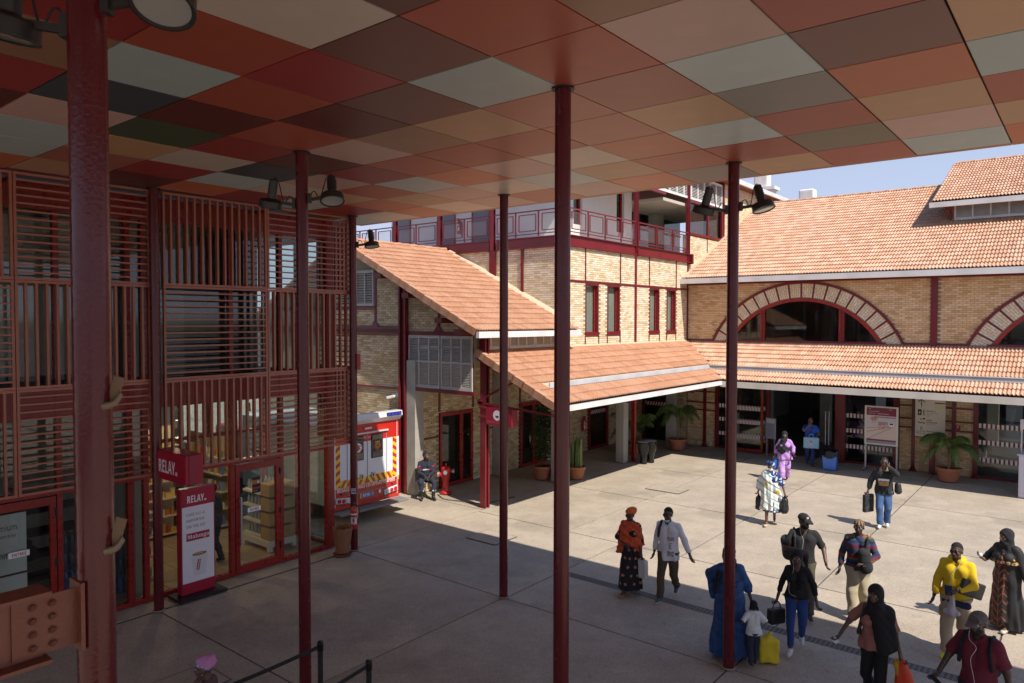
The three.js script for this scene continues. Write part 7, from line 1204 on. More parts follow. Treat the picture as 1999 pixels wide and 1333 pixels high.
{ // 5 cap man
  person({ label: 'man in a black cap and black t-shirt with a grey backpack on one shoulder', x: -3.95, z: -13.15, h: 1.84, off: 0.12, stride: 0.27, lead: 1, armL: [-0.10, 1.16, 0.26], poleL: [-1, -0.5, -0.5], handL: [0.8, 0.1, 0.4], armR: [0.33, 0.98, 0.17], headYaw: 0.55, headPitch: 0.12, skin: [0.11, 0.058, 0.038] }, (W, J, add) => {
    const k1 = [0.020, 0.019, 0.019]; shirt(W, { g: 0.02, sleeve: 0.9, hem: -0.10, gs: 0.022, color: flat(...k1) }); trousers(W, { g: 0.02, color: flat(0.075, 0.07, 0.045) }); shoes(W, [0.03, 0.03, 0.03], { sole: [0.4, 0.4, 0.4] }); capHat(W, [0.016, 0.014, 0.016], true);
    add('beard', [hEll(J, 0, -0.078, 0.042, 0.062, 0.050, 0.058)], 0.01, clothMat, (d, x, y, z) => { const [a, b, q] = W.hp(x, y, z); return Math.max(d, b + 0.072 - Math.abs(a) * 0.8, -0.0 - q - 0.03); }, flat(0.012, 0.010, 0.009), 0.006);
    backpack(W, 'grey backpack hanging on the shoulder of the man in the black cap', [-0.24, J.hipY + 0.20, -0.06], [0.10, 0.20, 0.14], [0.035, 0.037, 0.04], [[V(-0.15, J.hipY + 0.55, 0.0), V(-0.15, J.hipY + 0.44, 0.125), V(-0.15, J.hipY + 0.25, 0.14), V(-0.2, J.hipY + 0.06, 0.05)]], 0.2);
    cordThing('earphone_cord', 'white earphone cord of the man in the black cap', 'cord', W, [J.hd(-0.08, -0.03, 0), V(-0.06, J.hipY + 0.52, 0.1), V(-0.02, J.hipY + 0.40, 0.145), V(-0.04, J.hipY + 0.20, 0.15)], 0.0022, M.white);
  });
}
function capHat(W, c, badge) {
  const J = W.J; W.add('cap', [hEll(J, 0, 0.045, -0.012, 0.091, 0.088, 0.108), cap(J.hd(0, 0.052, 0.085), J.hd(0, 0.038, 0.165), 0.066, 0.048)], 0.015, clothMat, (d, x, y, z) => { const [a, b, q] = W.hp(x, y, z); return Math.max(d, q > 0.085 ? Math.abs(b - 0.052 + (q - 0.085) * 0.25 + a * a * 2.5) - 0.006 : 0.036 - b); }, (x, y, z) => { const [a, b, q] = W.hp(x, y, z); return badge && q > 0.05 && b > 0.072 && b < 0.105 && Math.abs(a) < 0.022 ? [0.5, 0.47, 0.42] : c; }, 0.006);
}
function backpack(W, label, c, r, col, straps, tilt = 0) {
  const t = thing('backpack', label, 'backpack'); t.applyMatrix4(W.t.matrixWorld); const C = V(...c);
  const q = V(0, r[1] * 0.55, 0).applyAxisAngle(V(0, 0, 1), tilt), P = [cap(C.clone().sub(q), C.clone().add(q), r[0] * 1.05, r[0] * 0.9)];
  for (const s of [-1, 1]) P.push(cap(C.clone().sub(q).add(V(0, 0, s * r[2] * 0.5)), C.clone().add(q).add(V(0, 0, s * r[2] * 0.4)), r[0] * 0.95, r[0] * 0.8));
  const pk = C.clone().sub(q.clone().multiplyScalar(0.5)); P.push(ell(pk.clone().add(V(0, 0, r[2] * 0.75)), r[0] * 0.8, r[1] * 0.4, r[0] * 0.6));
  part(t, 'pack', sculpt(P, 0.05, 0.011, folds(0.004, 30, 25), (x, y, z) => (Math.abs(((y - C.y) * 9) % 1) < 0.09 ? col.map((v) => v * 0.4) : col)), clothMat);
  for (const s of straps) part(t, 'strap', sculpt(s.slice(1).map((b, i) => cap(s[i], b, 0.021)), 0.02, 0.008, null, flat(...col.map((v) => v * 0.8))), clothMat); return t;
}
{ // 6
  person({ label: 'woman in a black blouse and blue jeans walking in the shade with white earphones', x: -3.58, z: -11.62, h: 1.64, off: -0.05, female: true, stride: 0.24, lead: -1, armL: [-0.30, 0.88, 0.02], curlL: 1, armR: [0.31, 0.90, 0.04], curlR: 0.9, skin: [0.095, 0.048, 0.032] }, (W, J, add) => {
    shirt(W, { name: 'blouse', g: 0.016, sleeve: 1.62, hem: 0.0, gs: 0.014, color: flat(0.010, 0.009, 0.010), waist: 1 }); trousers(W, { g: 0.006, end: 0.86, cuff: 0.044, fold: 0.004, top: 0.06, color: (x, y, z) => { const k = 0.85 + 0.25 * fbm(x * 9 + 5, y * 9 + 5, 999, 4, 2); return [0.018 * k, 0.052 * k, 0.20 * k]; } }); shoes(W, [0.55, 0.53, 0.52]);
    add('hair', [hEll(J, 0, 0.035, -0.02, 0.092, 0.10, 0.108), cap(J.hd(0.05, 0.05, -0.09), J.hd(0.12, -0.02, -0.12), 0.05, 0.055), cap(J.hd(0.12, -0.02, -0.12), J.hd(0.15, -0.16, -0.08), 0.05, 0.022), cap(J.hd(-0.08, 0.02, 0.0), J.hd(-0.085, -0.12, -0.02), 0.024, 0.018)], 0.03, clothMat, (d, x, y, z) => { const [a, b, q] = W.hp(x, y, z); return Math.max(d + 0.003 * Math.sin(90 * a + 60 * b), q - 0.068 - Math.max(0, b - 0.045) * 1.5); }, flat(0.010, 0.008, 0.008), 0.008);
    const c = J.arms[0].wr; heldBag(W, 'handbag', 'black boxy handbag carried by the woman in jeans', 'handbag', [rb(V(c.x - 0.02, c.y - 0.33, c.z + 0.01), 0.15, 0.13, 0.07, 0.03, 0.75)], 0.02, flat(0.012, 0.011, 0.012), leatherMat, (d, x, y, z) => Math.max(d, y - (c.y - 0.20)), 0.01, [curveTube([V(c.x - 0.08, c.y - 0.21, c.z + 0.04), V(c.x - 0.03, c.y - 0.08, c.z + 0.03), V(c.x + 0.02, c.y - 0.08, c.z + 0.02), V(c.x + 0.05, c.y - 0.21, c.z)], 0.009, 20, 6)]);
    cordThing('earphone_cord', 'white earphone cord of the woman in jeans', 'cord', W, [J.hd(-0.08, -0.02, 0.02), V(-0.05, J.hipY + 0.50, 0.10), V(-0.11, J.hipY + 0.28, 0.15), V(-0.10, J.hipY + 0.10, 0.14), V(0.0, J.hipY + 0.06, 0.15)], 0.0022, M.white);
  });
}
{ // 7
  person({ label: 'man in a striped sweater and beige trousers with a black backpack worn in front', x: -3.15, z: -13.62, h: 1.76, off: 0.0, stride: 0.2, lead: -1, armL: [-0.29, 0.88, 0.04], armR: [0.13, 1.04, 0.27], poleR: [1, -0.5, -0.3], handR: [-0.75, 0.1, 0.4], headYaw: -0.1, skin: [0.055, 0.028, 0.019] }, (W, J, add) => {
    const cols = [[0.030, 0.030, 0.085], [0.17, 0.018, 0.030], [0.022, 0.07, 0.075], [0.045, 0.045, 0.14], [0.20, 0.10, 0.035], [0.018, 0.022, 0.05]]; const pick = [0, 1, 4, 2, 5, 3, 1, 2, 0];
    shirt(W, { name: 'sweater', g: 0.03, gs: 0.024, sleeve: 1.9, hem: -0.06, color: (x, y, z) => { const v = (1.55 - y + Math.max(0, Math.abs(x) - 0.2) * 0.3) * 24; return cols[pick[((v | 0) % 9 + 9) % 9]]; } });
    add('shirt_collar', [cap(J.neck.clone().add(V(0, -0.055, 0.0)), J.neck.clone().add(V(0, 0.0, 0.012)), 0.085, 0.068, 1, true)], 0.01, clothMat, null, flat(0.028, 0.035, 0.13), 0.009);
    trousers(W, { g: 0.03, flare: 1.2, cuff: 0.06, fold: 0.010, color: flat(0.40, 0.34, 0.225) }); shoes(W, [0.06, 0.045, 0.03]);
    add('skull_cap', [hEll(J, 0, 0.05, -0.012, 0.086, 0.085, 0.104)], 0.01, clothMat, (d, x, y, z) => Math.max(d, 0.048 - W.hp(x, y, z)[1]), (x, y, z) => { const [a, b, q] = W.hp(x, y, z); return Math.sin(Math.atan2(a, q) * 9) > 0.35 ? [0.34, 0.22, 0.12] : [0.06, 0.028, 0.02]; }, 0.006);
    backpack(W, 'black backpack worn on the chest of the man in the striped sweater', [0.10, J.hipY + 0.17, 0.21], [0.10, 0.21, 0.07], [0.022, 0.022, 0.023], [[V(0.13, J.hipY + 0.54, -0.02), V(0.14, J.hipY + 0.50, 0.12), V(0.12, J.hipY + 0.36, 0.22)]], 0.12);
  });
}
{ // 8
  person({ label: 'woman in a black headscarf and dusty pink top carrying an orange red bag', x: -2.2, z: -10.5, h: 1.72, off: -0.22, female: true, stride: 0.16, lead: 1, armL: [-0.42, 0.98, 0.10], poleL: [-0.6, -0.2, -1], curlL: 0.8, armR: [0.31, 0.88, 0.03], curlR: 1, headYaw: -0.15, skin: [0.10, 0.052, 0.034] }, (W, J, add) => {
    shirt(W, { name: 'top', g: 0.03, gs: 0.03, sleeve: 0.95, hem: -0.06, hemR: 0.19, fold: 0.008, color: flat(0.29, 0.125, 0.10) }); trousers(W, { g: 0.012, color: flat(0.008, 0.008, 0.009) }); shoes(W, [0.02, 0.02, 0.02]);
    hijab(W, flat(0.011, 0.011, 0.012), { len: 0.16, r: 0.20, extra: [cap(V(0.04, J.neck.y - 0.04, 0.10), V(0.13, J.hipY + 0.02, 0.10), 0.10, 0.105), cap(V(0.14, J.neck.y - 0.08, 0.02), V(0.20, J.hipY + 0.05, 0.03), 0.10, 0.095)] });
    const c = J.arms[1].wr; heldBag(W, 'carrier_bag', 'orange red plastic bag held by the woman in the black headscarf', 'bag', [cap(V(c.x + 0.02, c.y - 0.16, c.z), V(c.x + 0.06, c.y - 0.36, c.z), 0.07, 0.125), cap(V(c.x - 0.02, c.y - 0.14, c.z), V(c.x + 0.01, c.y - 0.1, c.z), 0.04, 0.02)], 0.06, (x, y, z) => (x < c.x - 0.0 && y > c.y - 0.28 ? [0.55, 0.36, 0.02] : [0.62, 0.055, 0.014]), silkMat, folds(0.009, 50, 38), 0.01);
    add('bag_strap', [cap(V(-0.13, J.hipY + 0.53, 0.06), V(-0.15, J.hipY + 0.35, 0.125), 0.02, 0.02), cap(V(-0.15, J.hipY + 0.35, 0.125), V(-0.2, J.hipY + 0.12, 0.06), 0.02, 0.03)], 0.015, leatherMat, null, flat(0.035, 0.033, 0.03), 0.009);
    const a = J.arms[0]; const p = W.world(a.wr.clone().addScaledVector(a.dir, 0.13)); const sl = tag(part(scene, 'paper_slip', boxGeo(0.07, 0.10, 0.003), M.white), 'folded white paper in the hand of the woman in the black headscarf', 'paper'); sl.position.copy(p); sl.rotation.set(0.4, 0.5, 0.5);
  });
}
{ // 9
  person({ label: 'man in a bright yellow hooded top, beige cargo trousers and yellow shoes', x: -1.6, z: -13.1, h: 1.80, off: -0.18, stride: 0.30, lead: -1, armL: [-0.28, 0.86, 0.10], armR: [0.06, 1.06, 0.27], poleR: [1, -0.7, -0.2], handR: [-0.85, -0.1, 0.4], curlR: 0.9, headYaw: -0.2, skin: [0.075, 0.038, 0.026] }, (W, J, add) => {
    const y1 = [0.66, 0.44, 0.012], y2 = [0.56, 0.36, 0.010];
    shirt(W, { name: 'hooded_top', g: 0.032, gs: 0.028, sleeve: 1.92, hem: -0.06, fold: 0.009, extra: [cap(V(-0.07, J.neck.y - 0.02, 0.05), V(0.07, J.neck.y - 0.02, 0.05), 0.05, 0.05), cap(V(-0.08, J.neck.y + 0.01, -0.03), V(0.08, J.neck.y + 0.01, -0.03), 0.055, 0.055)], color: (x, y, z) => (y < J.hipY - 0.02 || Math.abs(x) < 0.004 && z > 0.1 ? y2 : y1) });
    trousers(W, { g: 0.026, flare: 1.3, cuff: 0.052, fold: 0.009, color: (x, y, z) => (Math.abs(x) > 0.13 && y > 0.55 && y < 0.72 ? [0.31, 0.24, 0.15] : [0.37, 0.285, 0.185]) });
    for (const L of J.legs) { const m = L.hip.clone().lerp(L.knee, 0.62); add('cargo_pocket', [cap(m.clone().add(V(L.s * 0.075, 0.05, 0)), m.clone().add(V(L.s * 0.075, -0.05, 0.005)), 0.045, 0.045)], 0.02, clothMat, null, flat(0.35, 0.27, 0.175), 0.012); }
    shoes(W, [0.60, 0.55, 0.01], { sole: [0.55, 0.42, 0.02] }); shortHair(W, [0.010, 0.009, 0.008], 0.004); glasses(W);
    const h = J.hipY; heldBag(W, 'document_bag', 'black flat bag clamped under the arm of the man in yellow', 'bag', [rb(V(0.215, h + 0.17, 0.10), 0.20, 0.12, 0.035, 0.02, 0.9, -0.35)], 0.05, flat(0.014, 0.013, 0.013), leatherMat, null, 0.012);
    add('waist_pouch', [cap(V(-0.13, h - 0.08, 0.12), V(0.17, h - 0.10, 0.12), 0.042, 0.05)], 0.02, clothMat, folds(0.004, 50, 40), flat(0.022, 0.026, 0.075), 0.010);
    const b = thing('clear_bag', 'small pale translucent bag held by the man in yellow', 'bag'); b.applyMatrix4(W.t.matrixWorld); part(b, 'bag', sculpt([cap(V(0.0, h + 0.06, 0.28), V(-0.02, h - 0.20, 0.25), 0.02, 0.065), cap(V(-0.09, h - 0.20, 0.24), V(0.06, h - 0.20, 0.25), 0.035, 0.035)], 0.06, 0.009, folds(0.006, 60, 30), flat(0.42, 0.38, 0.42)), silkMat);
    const ph = thing('passport', 'dark blue passport in the hand of the man in yellow', 'passport'); ph.applyMatrix4(W.t.matrixWorld); const q = rbox(ph, 'cover', mat(0.012, 0.03, 0.10, 0.5), -0.05, 0.05, -0.075, 0.075, -0.008, 0.008, 0.006); q.position.set(-0.045, h + 0.15, 0.325); q.rotation.z = 0.08;
    part(W.t, 'wristwatch', new THREE.TorusGeometry(0.036, 0.008, 8, 18).rotateY(1.1), M.metal).position.copy(J.arms[1].wr.clone().lerp(J.arms[1].el, 0.12));
    cordThing('earphone_cord', 'white earphone cord of the man in yellow', 'cord', W, [J.hd(0.08, -0.03, 0.0), V(0.05, h + 0.50, 0.12), V(-0.03, h + 0.36, 0.175), V(-0.05, h + 0.15, 0.18), V(-0.03, h + 0.0, 0.17)], 0.0028, M.white);
  });
}
{ // 10
  person({ label: 'woman in a long black gown with orange patterned panel at the right edge', x: -1.07, z: -14.72, h: 1.72, off: -0.5, female: true, stride: 0.12, lead: 1, armL: [-0.28, 1.16, 0.20], poleL: [-0.8, -1, -0.2], handL: [-0.4, 0.5, 0.6], armR: [0.32, 0.92, -0.02], headYaw: -0.35, skin: [0.16, 0.075, 0.045], bareFeet: true }, (W, J, add) => {
    const k1 = [0.014, 0.014, 0.016], or = [0.30, 0.075, 0.022];
    const pat = (x, y, z) => { if (z < 0.03 || x > 0.10 || y > 1.22) return k1; const v = y * 7.5, u = x * 11 + 0.5, row = Math.floor(v), sgn = Math.floor(u) % 2 ? 1 : -1, f = (v + sgn * (u - Math.floor(u)) * 0.9); const fr = f - Math.floor(f), fu = u - Math.floor(u); return fr < 0.16 || fu < 0.09 ? or : k1; };
    add('gown', [...torso(J, 0.03), ...sleeves(J, 1.85, 0.03), skirt(V(0, 0, 0), 1.2, 0.18, V(0.02, 0, -0.02), 0.045, 0.27, 0.9, 8, 0.024, 1.2), cap(V(0.1, 0.5, -0.12), V(0.22, 0.1, -0.26), 0.10, 0.12), cap(J.arms[1].sh, J.arms[1].wr, 0.06, 0.07)], 0.035, silkMat, (d, x, y, z) => Math.max(folds(0.007)(d, x, y, z), 0.045 - y, y < 0.16 && z > 0.17 ? z - 0.17 : -1), pat, 0.0105);
    hijab(W, (x, y, z) => { if (y < 1.34 && z > 0.02) { const i = Math.floor(x * 13), j = Math.floor(y * 13), a = x * 13 - i - 0.5, b = y * 13 - j - 0.5, r = Math.hypot(a, b); if (r < 0.36 && r > 0.16) return hash2(i + 9, j, 2) > 0.5 ? [0.42, 0.26, 0.05] : [0.34, 0.10, 0.04]; if (r < 0.1) return [0.04, 0.05, 0.30]; } return [0.016, 0.016, 0.019]; }, { len: 0.30, r: 0.25 });
    sandals(W, [0.5, 0.45, 0.38]); const a = J.arms[0]; const p = W.world(a.wr.clone().addScaledVector(a.dir, 0.11).add(V(0.05, 0.02, 0.02))); tag(part(scene, 'paper_slip', new THREE.IcosahedronGeometry(0.035, 1), M.white, [p.x, p.y, p.z]), 'crumpled white tissue in the hand of the woman in the black gown', 'tissue');
  });
}
{ // 11
  person({ label: 'man in a maroon polo shirt and grey cap, cut by the lower right corner', x: -0.98, z: -10.05, h: 1.82, off: -0.38, stride: 0.22, lead: -1, armL: [-0.36, 0.94, 0.16], curlL: 0.9, armR: [0.32, 0.88, -0.02], headYaw: -0.1, headPitch: 0.12, skin: [0.06, 0.03, 0.021] }, (W, J, add) => {
    shirt(W, { name: 'polo_shirt', g: 0.022, gs: 0.03, sleeve: 0.88, hem: -0.12, collar: true, color: flat(0.135, 0.014, 0.030) }); trousers(W, { g: 0.018, color: flat(0.02, 0.02, 0.025) }); shoes(W, [0.03, 0.03, 0.03]); capHat(W, [0.115, 0.095, 0.085], false); glasses(W, M.steel);
    add('beard', [hEll(J, 0, -0.078, 0.042, 0.063, 0.052, 0.060)], 0.01, clothMat, (d, x, y, z) => { const [a, b, q] = W.hp(x, y, z); return Math.max(d, b + 0.070 - Math.abs(a) * 0.8, -q - 0.03); }, flat(0.014, 0.012, 0.011), 0.006);
    const h = J.hipY, st = (s) => [V(s * 0.12, h + 0.545, -0.06), V(s * 0.13, h + 0.545, 0.04), V(s * 0.15, h + 0.42, 0.13), V(s * 0.17, h + 0.22, 0.11)]; backpack(W, 'black backpack of the man in the maroon polo shirt', [0.02, h + 0.25, -0.21], [0.11, 0.22, 0.06], [0.015, 0.015, 0.017], [st(-1), st(1)], 0);
    cordThing('earphone_cord', 'white earphone cord of the man in the maroon polo shirt', 'cord', W, [J.hd(-0.08, -0.03, 0), V(-0.07, h + 0.50, 0.10), V(0.02, h + 0.44, 0.14), V(-0.03, h + 0.30, 0.15), V(0.0, h + 0.10, 0.145), V(0.03, h - 0.03, 0.15)], 0.0028, M.white);
    const A = J.arms[0], ph = thing('phone', 'phone in the hand of the man in the maroon polo shirt', 'phone'); ph.applyMatrix4(W.t.matrixWorld); const q = rbox(ph, 'case', M.blackGloss, -0.035, 0.035, -0.075, 0.075, -0.005, 0.005, 0.005); q.position.copy(A.wr).addScaledVector(A.dir, 0.10).add(V(0.02, 0, 0.03)); q.rotation.set(0.5, 0.2, 0.5);
  });
}
{ // 12
  person({ label: 'man in a black jacket and blue jeans talking on a phone', x: -4.06, z: -20.02, h: 1.80, off: -0.02, stride: 0.10, lead: -1, armL: [-0.34, 0.90, 0.02], curlL: 1, armR: [0.10, 1.52, 0.14], poleR: [1, -1, 0.1], handR: [-0.2, 0.9, -0.1], thumbR: [-1, 0, 0.3], curlR: 0.9, skin: [0.085, 0.044, 0.03], far: 1.3 }, (W, J, add) => {
    const h = J.hipY; shirt(W, { name: 'pullover', g: 0.022, sleeve: 0.5, hem: -0.10, color: (x, y) => (y > 1.17 && y < 1.22 ? [0.60, 0.60, 0.66] : y > 1.05 && y <= 1.155 ? [0.36, 0.22, 0.085] : y > 1.40 ? [0.34, 0.24, 0.13] : [0.016, 0.015, 0.016]) });
    const front = (x, z) => (z > 0 ? Math.abs(x + 0.005) - 0.105 : 1);
    add('jacket', [...torso(J, 0.038), ...sleeves(J, 1.92, 0.036), skirt(V(0, 0, 0), h + 0.16, 0.185, V(0, 0, 0), h - 0.10, 0.205, 0.8, 7, 0.014)], 0.02, clothMat, (d, x, y, z) => Math.max(folds(0.010)(d, x, y, z), h - 0.09 - y, -front(x, z) - 0.02 * Math.sin(y * 9), 0.06 - Math.hypot(x, z - 0.05, Math.max(0, J.neck.y - 0.05 - y))), flat(0.021, 0.021, 0.023));
    trousers(W, { g: 0.02, cuff: 0.056, color: (x, y, z) => { const k = 0.7 + 0.6 * fbm(x * 12 + 5, y * 8 + 5, 999, 6, 3); return [0.055 * k, 0.115 * k, 0.25 * k]; } }); shoes(W, [0.78, 0.77, 0.75]); shortHair(W, [0.014, 0.012, 0.011], 0.003); glasses(W);
    const c = J.arms[0].wr; heldBag(W, 'shopping_bag', 'black patterned shopping bag carried by the man on the phone', 'bag', [rb(V(c.x, c.y - 0.34, c.z), 0.16, 0.22, 0.05, 0.025, 0.95)], 0.05, (x, y, z) => (hash2(Math.floor(z * 60), Math.floor(y * 60), 4) > 0.9 ? [0.12, 0.12, 0.12] : [0.02, 0.02, 0.02]), silkMat, null, 0.011, [curveTube([V(c.x, c.y - 0.13, c.z + 0.05), V(c.x + 0.01, c.y - 0.06, c.z + 0.03), V(c.x, c.y - 0.13, c.z - 0.02)], 0.008, 12, 6)]);
    heldBag(W, 'shoulder_bag', 'black shoulder bag at the side of the man on the phone', 'bag', [cap(V(0.30, h + 0.16, 0.02), V(0.31, h + 0.02, 0.04), 0.07, 0.085)], 0.05, flat(0.014, 0.014, 0.015), leatherMat, null, 0.012);
    const ph = thing('phone', 'phone at the ear of the man in the black jacket', 'phone'); ph.applyMatrix4(W.t.matrixWorld); const q = rbox(ph, 'case', M.blackGloss, -0.006, 0.006, -0.075, 0.075, -0.036, 0.036, 0.005); q.position.copy(J.hd(0.094, -0.02, 0.045)); q.rotation.set(0.5, 0, -0.1);
  });
}
{ // 13
  person({ label: 'masked woman in a white and green wrap carrying plastic bags', x: -6.38, z: -18.5, h: 1.62, off: -0.12, female: true, stride: 0.24, lead: -1, armL: [-0.32, 0.92, 0.02], curlL: 1, armR: [0.36, 0.92, 0.04], curlR: 1, skin: [0.12, 0.055, 0.035], bareFeet: true, far: 1.3 }, (W, J, add) => {
    const bl = [0.02, 0.055, 0.22], wp = [0.55, 0.58, 0.62]; const print = (x, y, z) => { const n = vnoise((x + 5) * 26, (y + 5) * 26 + z * 14, 9999, 3); return n > 0.62 ? wp : n > 0.35 ? bl : [0.015, 0.02, 0.05]; };
    add('dress', [...torso(J, 0.03), ...sleeves(J, 1.2, 0.035), skirt(V(0, 0, 0), 1.1, 0.18, V(0.04, 0, 0), 0.36, 0.235, 0.95, 9, 0.03, 1)], 0.045, clothMat, (d, x, y, z) => Math.max(folds(0.008)(d, x, y, z), 0.36 - y), print, 0.012);
    const wc = (x, y, z) => { const s = x * 0.55 + y; const v = ((s * 5.2) % 1 + 1) % 1; if (Math.hypot(x + 0.10, y - 1.12) < 0.05 || Math.hypot(x - 0.19, y - 0.93) < 0.06) return [0.62, 0.40, 0.02]; return v < 0.13 ? [0.10, 0.27, 0.25] : v < 0.18 ? [0.30, 0.42, 0.38] : [0.66, 0.66, 0.62]; };
    add('wrap', [...torso(J, 0.05).slice(0, 4), skirt(V(-0.03, 0, 0.01), 1.36, 0.17, V(-0.01, 0, 0.03), 0.43, 0.27, 0.92, 9, 0.03, 0.3), cap(J.arms[0].sh, J.arms[0].el, 0.10, 0.10), cap(J.arms[0].el, J.arms[0].wr.clone().lerp(J.arms[0].el, 0.3), 0.10, 0.09), cap(V(-0.12, 1.42, 0.03), V(0.16, 1.02, 0.12), 0.075, 0.08), cap(V(0.16, 0.98, 0.1), V(0.28, 0.72, 0.02), 0.08, 0.06)], 0.05, clothMat, (d, x, y, z) => Math.max(d + 0.003 * Math.sin(40 * (y + 0.6 * x)) + 0.005 * Math.sin(60 * x + 8 * y), 0.42 + 0.22 * Math.max(0, x) - y, Math.max(0, 1) * (x * 0.9 + y - 1.43) * (y > 1.0 ? 1 : 0) - (y > 1.0 ? 0 : 1)), wc, 0.012);
    headwrap(W, print, { kx: -0.06, extra: [hEll(J, -0.12, 0.03, -0.04, 0.05, 0.035, 0.03)] }); add('face_mask', [hEll(J, 0, -0.060, 0.062, 0.062, 0.048, 0.058)], 0.01, clothMat, null, flat(0.58, 0.66, 0.66), 0.008);
    add('neck_scarf', [cap(V(-0.06, J.neck.y - 0.04, 0.06), V(0.06, J.neck.y - 0.04, 0.06), 0.035, 0.035), cap(V(0.03, J.neck.y - 0.04, 0.09), V(0.0, J.neck.y - 0.16, 0.13), 0.022, 0.015)], 0.03, clothMat, null, flat(0.02, 0.05, 0.42), 0.01); sandals(W, [0.55, 0.42, 0.30]);
    const pb = (A, lab, w, L) => { const c = A.wr; heldBag(W, 'plastic_bag', lab, 'bag', [cap(V(c.x, c.y - 0.10, c.z), V(c.x, c.y - 0.22, c.z), 0.02, 0.05), cap(V(c.x, c.y - 0.22, c.z), V(c.x, c.y - L, c.z + 0.02), w * 0.75, w)], 0.05, flat(0.012, 0.012, 0.013), leatherMat, folds(0.011, 60, 45), 0.011); };
    pb(J.arms[1], 'fuller black plastic bag, right of the woman in the white wrap', 0.125, 0.46); pb(J.arms[0], 'slim black plastic bag, left of the woman in the white wrap', 0.085, 0.48);
  });
}
{ // 14
  person({ label: 'young woman in lilac with a black headscarf, holding a phone', x: -7.8, z: -23.86, h: 1.63, off: -0.05, female: true, stride: 0.2, lead: -1, armL: [-0.30, 0.90, 0.05], curlL: 1, armR: [0.30, 0.98, 0.14], curlR: 0.9, skin: [0.13, 0.062, 0.04], far: 1.5, cell: 0.015 }, (W, J, add) => {
    const li = [0.42, 0.22, 0.52]; shirt(W, { name: 'tunic', g: 0.04, gs: 0.035, sleeve: 1.85, hem: -0.16, hemR: 0.23, fold: 0.010, color: flat(...li) }); trousers(W, { g: 0.032, flare: 1.6, cuff: 0.08, fold: 0.009, color: (x, y, z) => (vnoise((x + 5) * 16, (y + 5) * 16, 999, 4) > 0.66 ? [0.52, 0.36, 0.58] : li) }); shoes(W, [0.03, 0.025, 0.025]); hijab(W, flat(0.013, 0.013, 0.014), { len: 0.36, r: 0.275, dx: -0.03, extra: [cap(V(-0.03, J.neck.y - 0.05, 0.10), V(-0.07, J.hipY + 0.14, 0.12), 0.095, 0.11)] });
    const c = J.arms[0].wr; heldBag(W, 'carrier_bag', 'blue carrier bag hanging from the hand of the woman in lilac', 'bag', [cap(V(c.x, c.y - 0.14, c.z), V(c.x - 0.01, c.y - 0.46, c.z), 0.05, 0.09), cap(V(c.x + 0.08, c.y - 0.2, c.z), V(c.x + 0.08, c.y - 0.46, c.z), 0.04, 0.06)], 0.06, flat(0.03, 0.14, 0.42), silkMat, folds(0.007, 50, 30), 0.013);
    const A = J.arms[1], ph = thing('phone', 'phone in the hand of the woman in lilac', 'phone'); ph.applyMatrix4(W.t.matrixWorld); const q = rbox(ph, 'case', M.blackGloss, -0.036, 0.036, -0.005, 0.005, -0.075, 0.075, 0.005); q.position.copy(A.wr).addScaledVector(A.dir, 0.09).add(V(0.03, 0.02, 0.03)); q.rotation.set(0.2, 0.6, 0);
  });
}
{ // 15
  person({ label: 'bald man in a blue shirt at the hall doorway holding a pale blue tote bag', x: -7.92, z: -27.0, h: 1.74, off: 0.05, stride: 0.14, lead: 1, armL: [-0.05, 1.46, 0.20], poleL: [-1, -0.9, -0.1], handL: [0.1, 0.9, -0.15], thumbL: [1, 0, 0.2], armR: [0.14, 1.04, 0.26], poleR: [1, -0.6, -0.4], handR: [-0.6, -0.5, 0.5], curlR: 1, skin: [0.16, 0.085, 0.058], far: 1.6, cell: 0.015 }, (W, J, add) => {
    shirt(W, { name: 'shirt', g: 0.026, gs: 0.03, sleeve: 0.85, hem: -0.10, color: flat(0.022, 0.085, 0.42) }); trousers(W, { g: 0.014, color: flat(0.035, 0.045, 0.16) }); sandals(W, [0.12, 0.06, 0.035]);
    add('shoulder_strap', [cap(V(0.13, J.hipY + 0.54, 0.02), V(0.06, J.hipY + 0.38, 0.145), 0.018, 0.018), cap(V(0.06, J.hipY + 0.38, 0.145), V(-0.16, J.hipY + 0.02, 0.12), 0.018, 0.018)], 0.015, leatherMat, null, flat(0.10, 0.04, 0.03), 0.01);
    const h = J.hipY, b = thing('tote_bag', 'pale blue tote bag with a printed patch held in front of the man in blue', 'bag'); b.applyMatrix4(W.t.matrixWorld); const g = new RoundedBoxGeometry(0.52, 0.40, 0.15, 3, 0.03); part(b, 'bag', g, mat(0.24, 0.44, 0.56, 0.55), [0.02, h - 0.06, 0.30]); plate(b, 'print', canvasTex(96, 128, (q) => { q.fillStyle = '#8ab4cc'; q.fillRect(0, 0, 96, 128); q.fillStyle = '#c9a79a'; q.beginPath(); q.ellipse(46, 84, 32, 30, 0, 0, 7); q.fill(); q.fillStyle = '#a63a4a'; q.fillRect(34, 22, 18, 30); q.fillStyle = '#3b4a82'; q.fillRect(48, 34, 20, 22); }), 0.19, 0.25, [0.0, h - 0.05, 0.377], 0, 0.6, 0.003); part(b, 'handles', merge([0.07, -0.07].map((z) => curveTube([V(-0.07, h + 0.13, 0.30 + z), V(-0.03, h + 0.24, 0.30 + z * 0.3), V(0.06, h + 0.24, 0.30 + z * 0.3), V(0.11, h + 0.13, 0.30 + z)], 0.010, 16, 6))), mat(0.24, 0.44, 0.56, 0.55));
  });
}
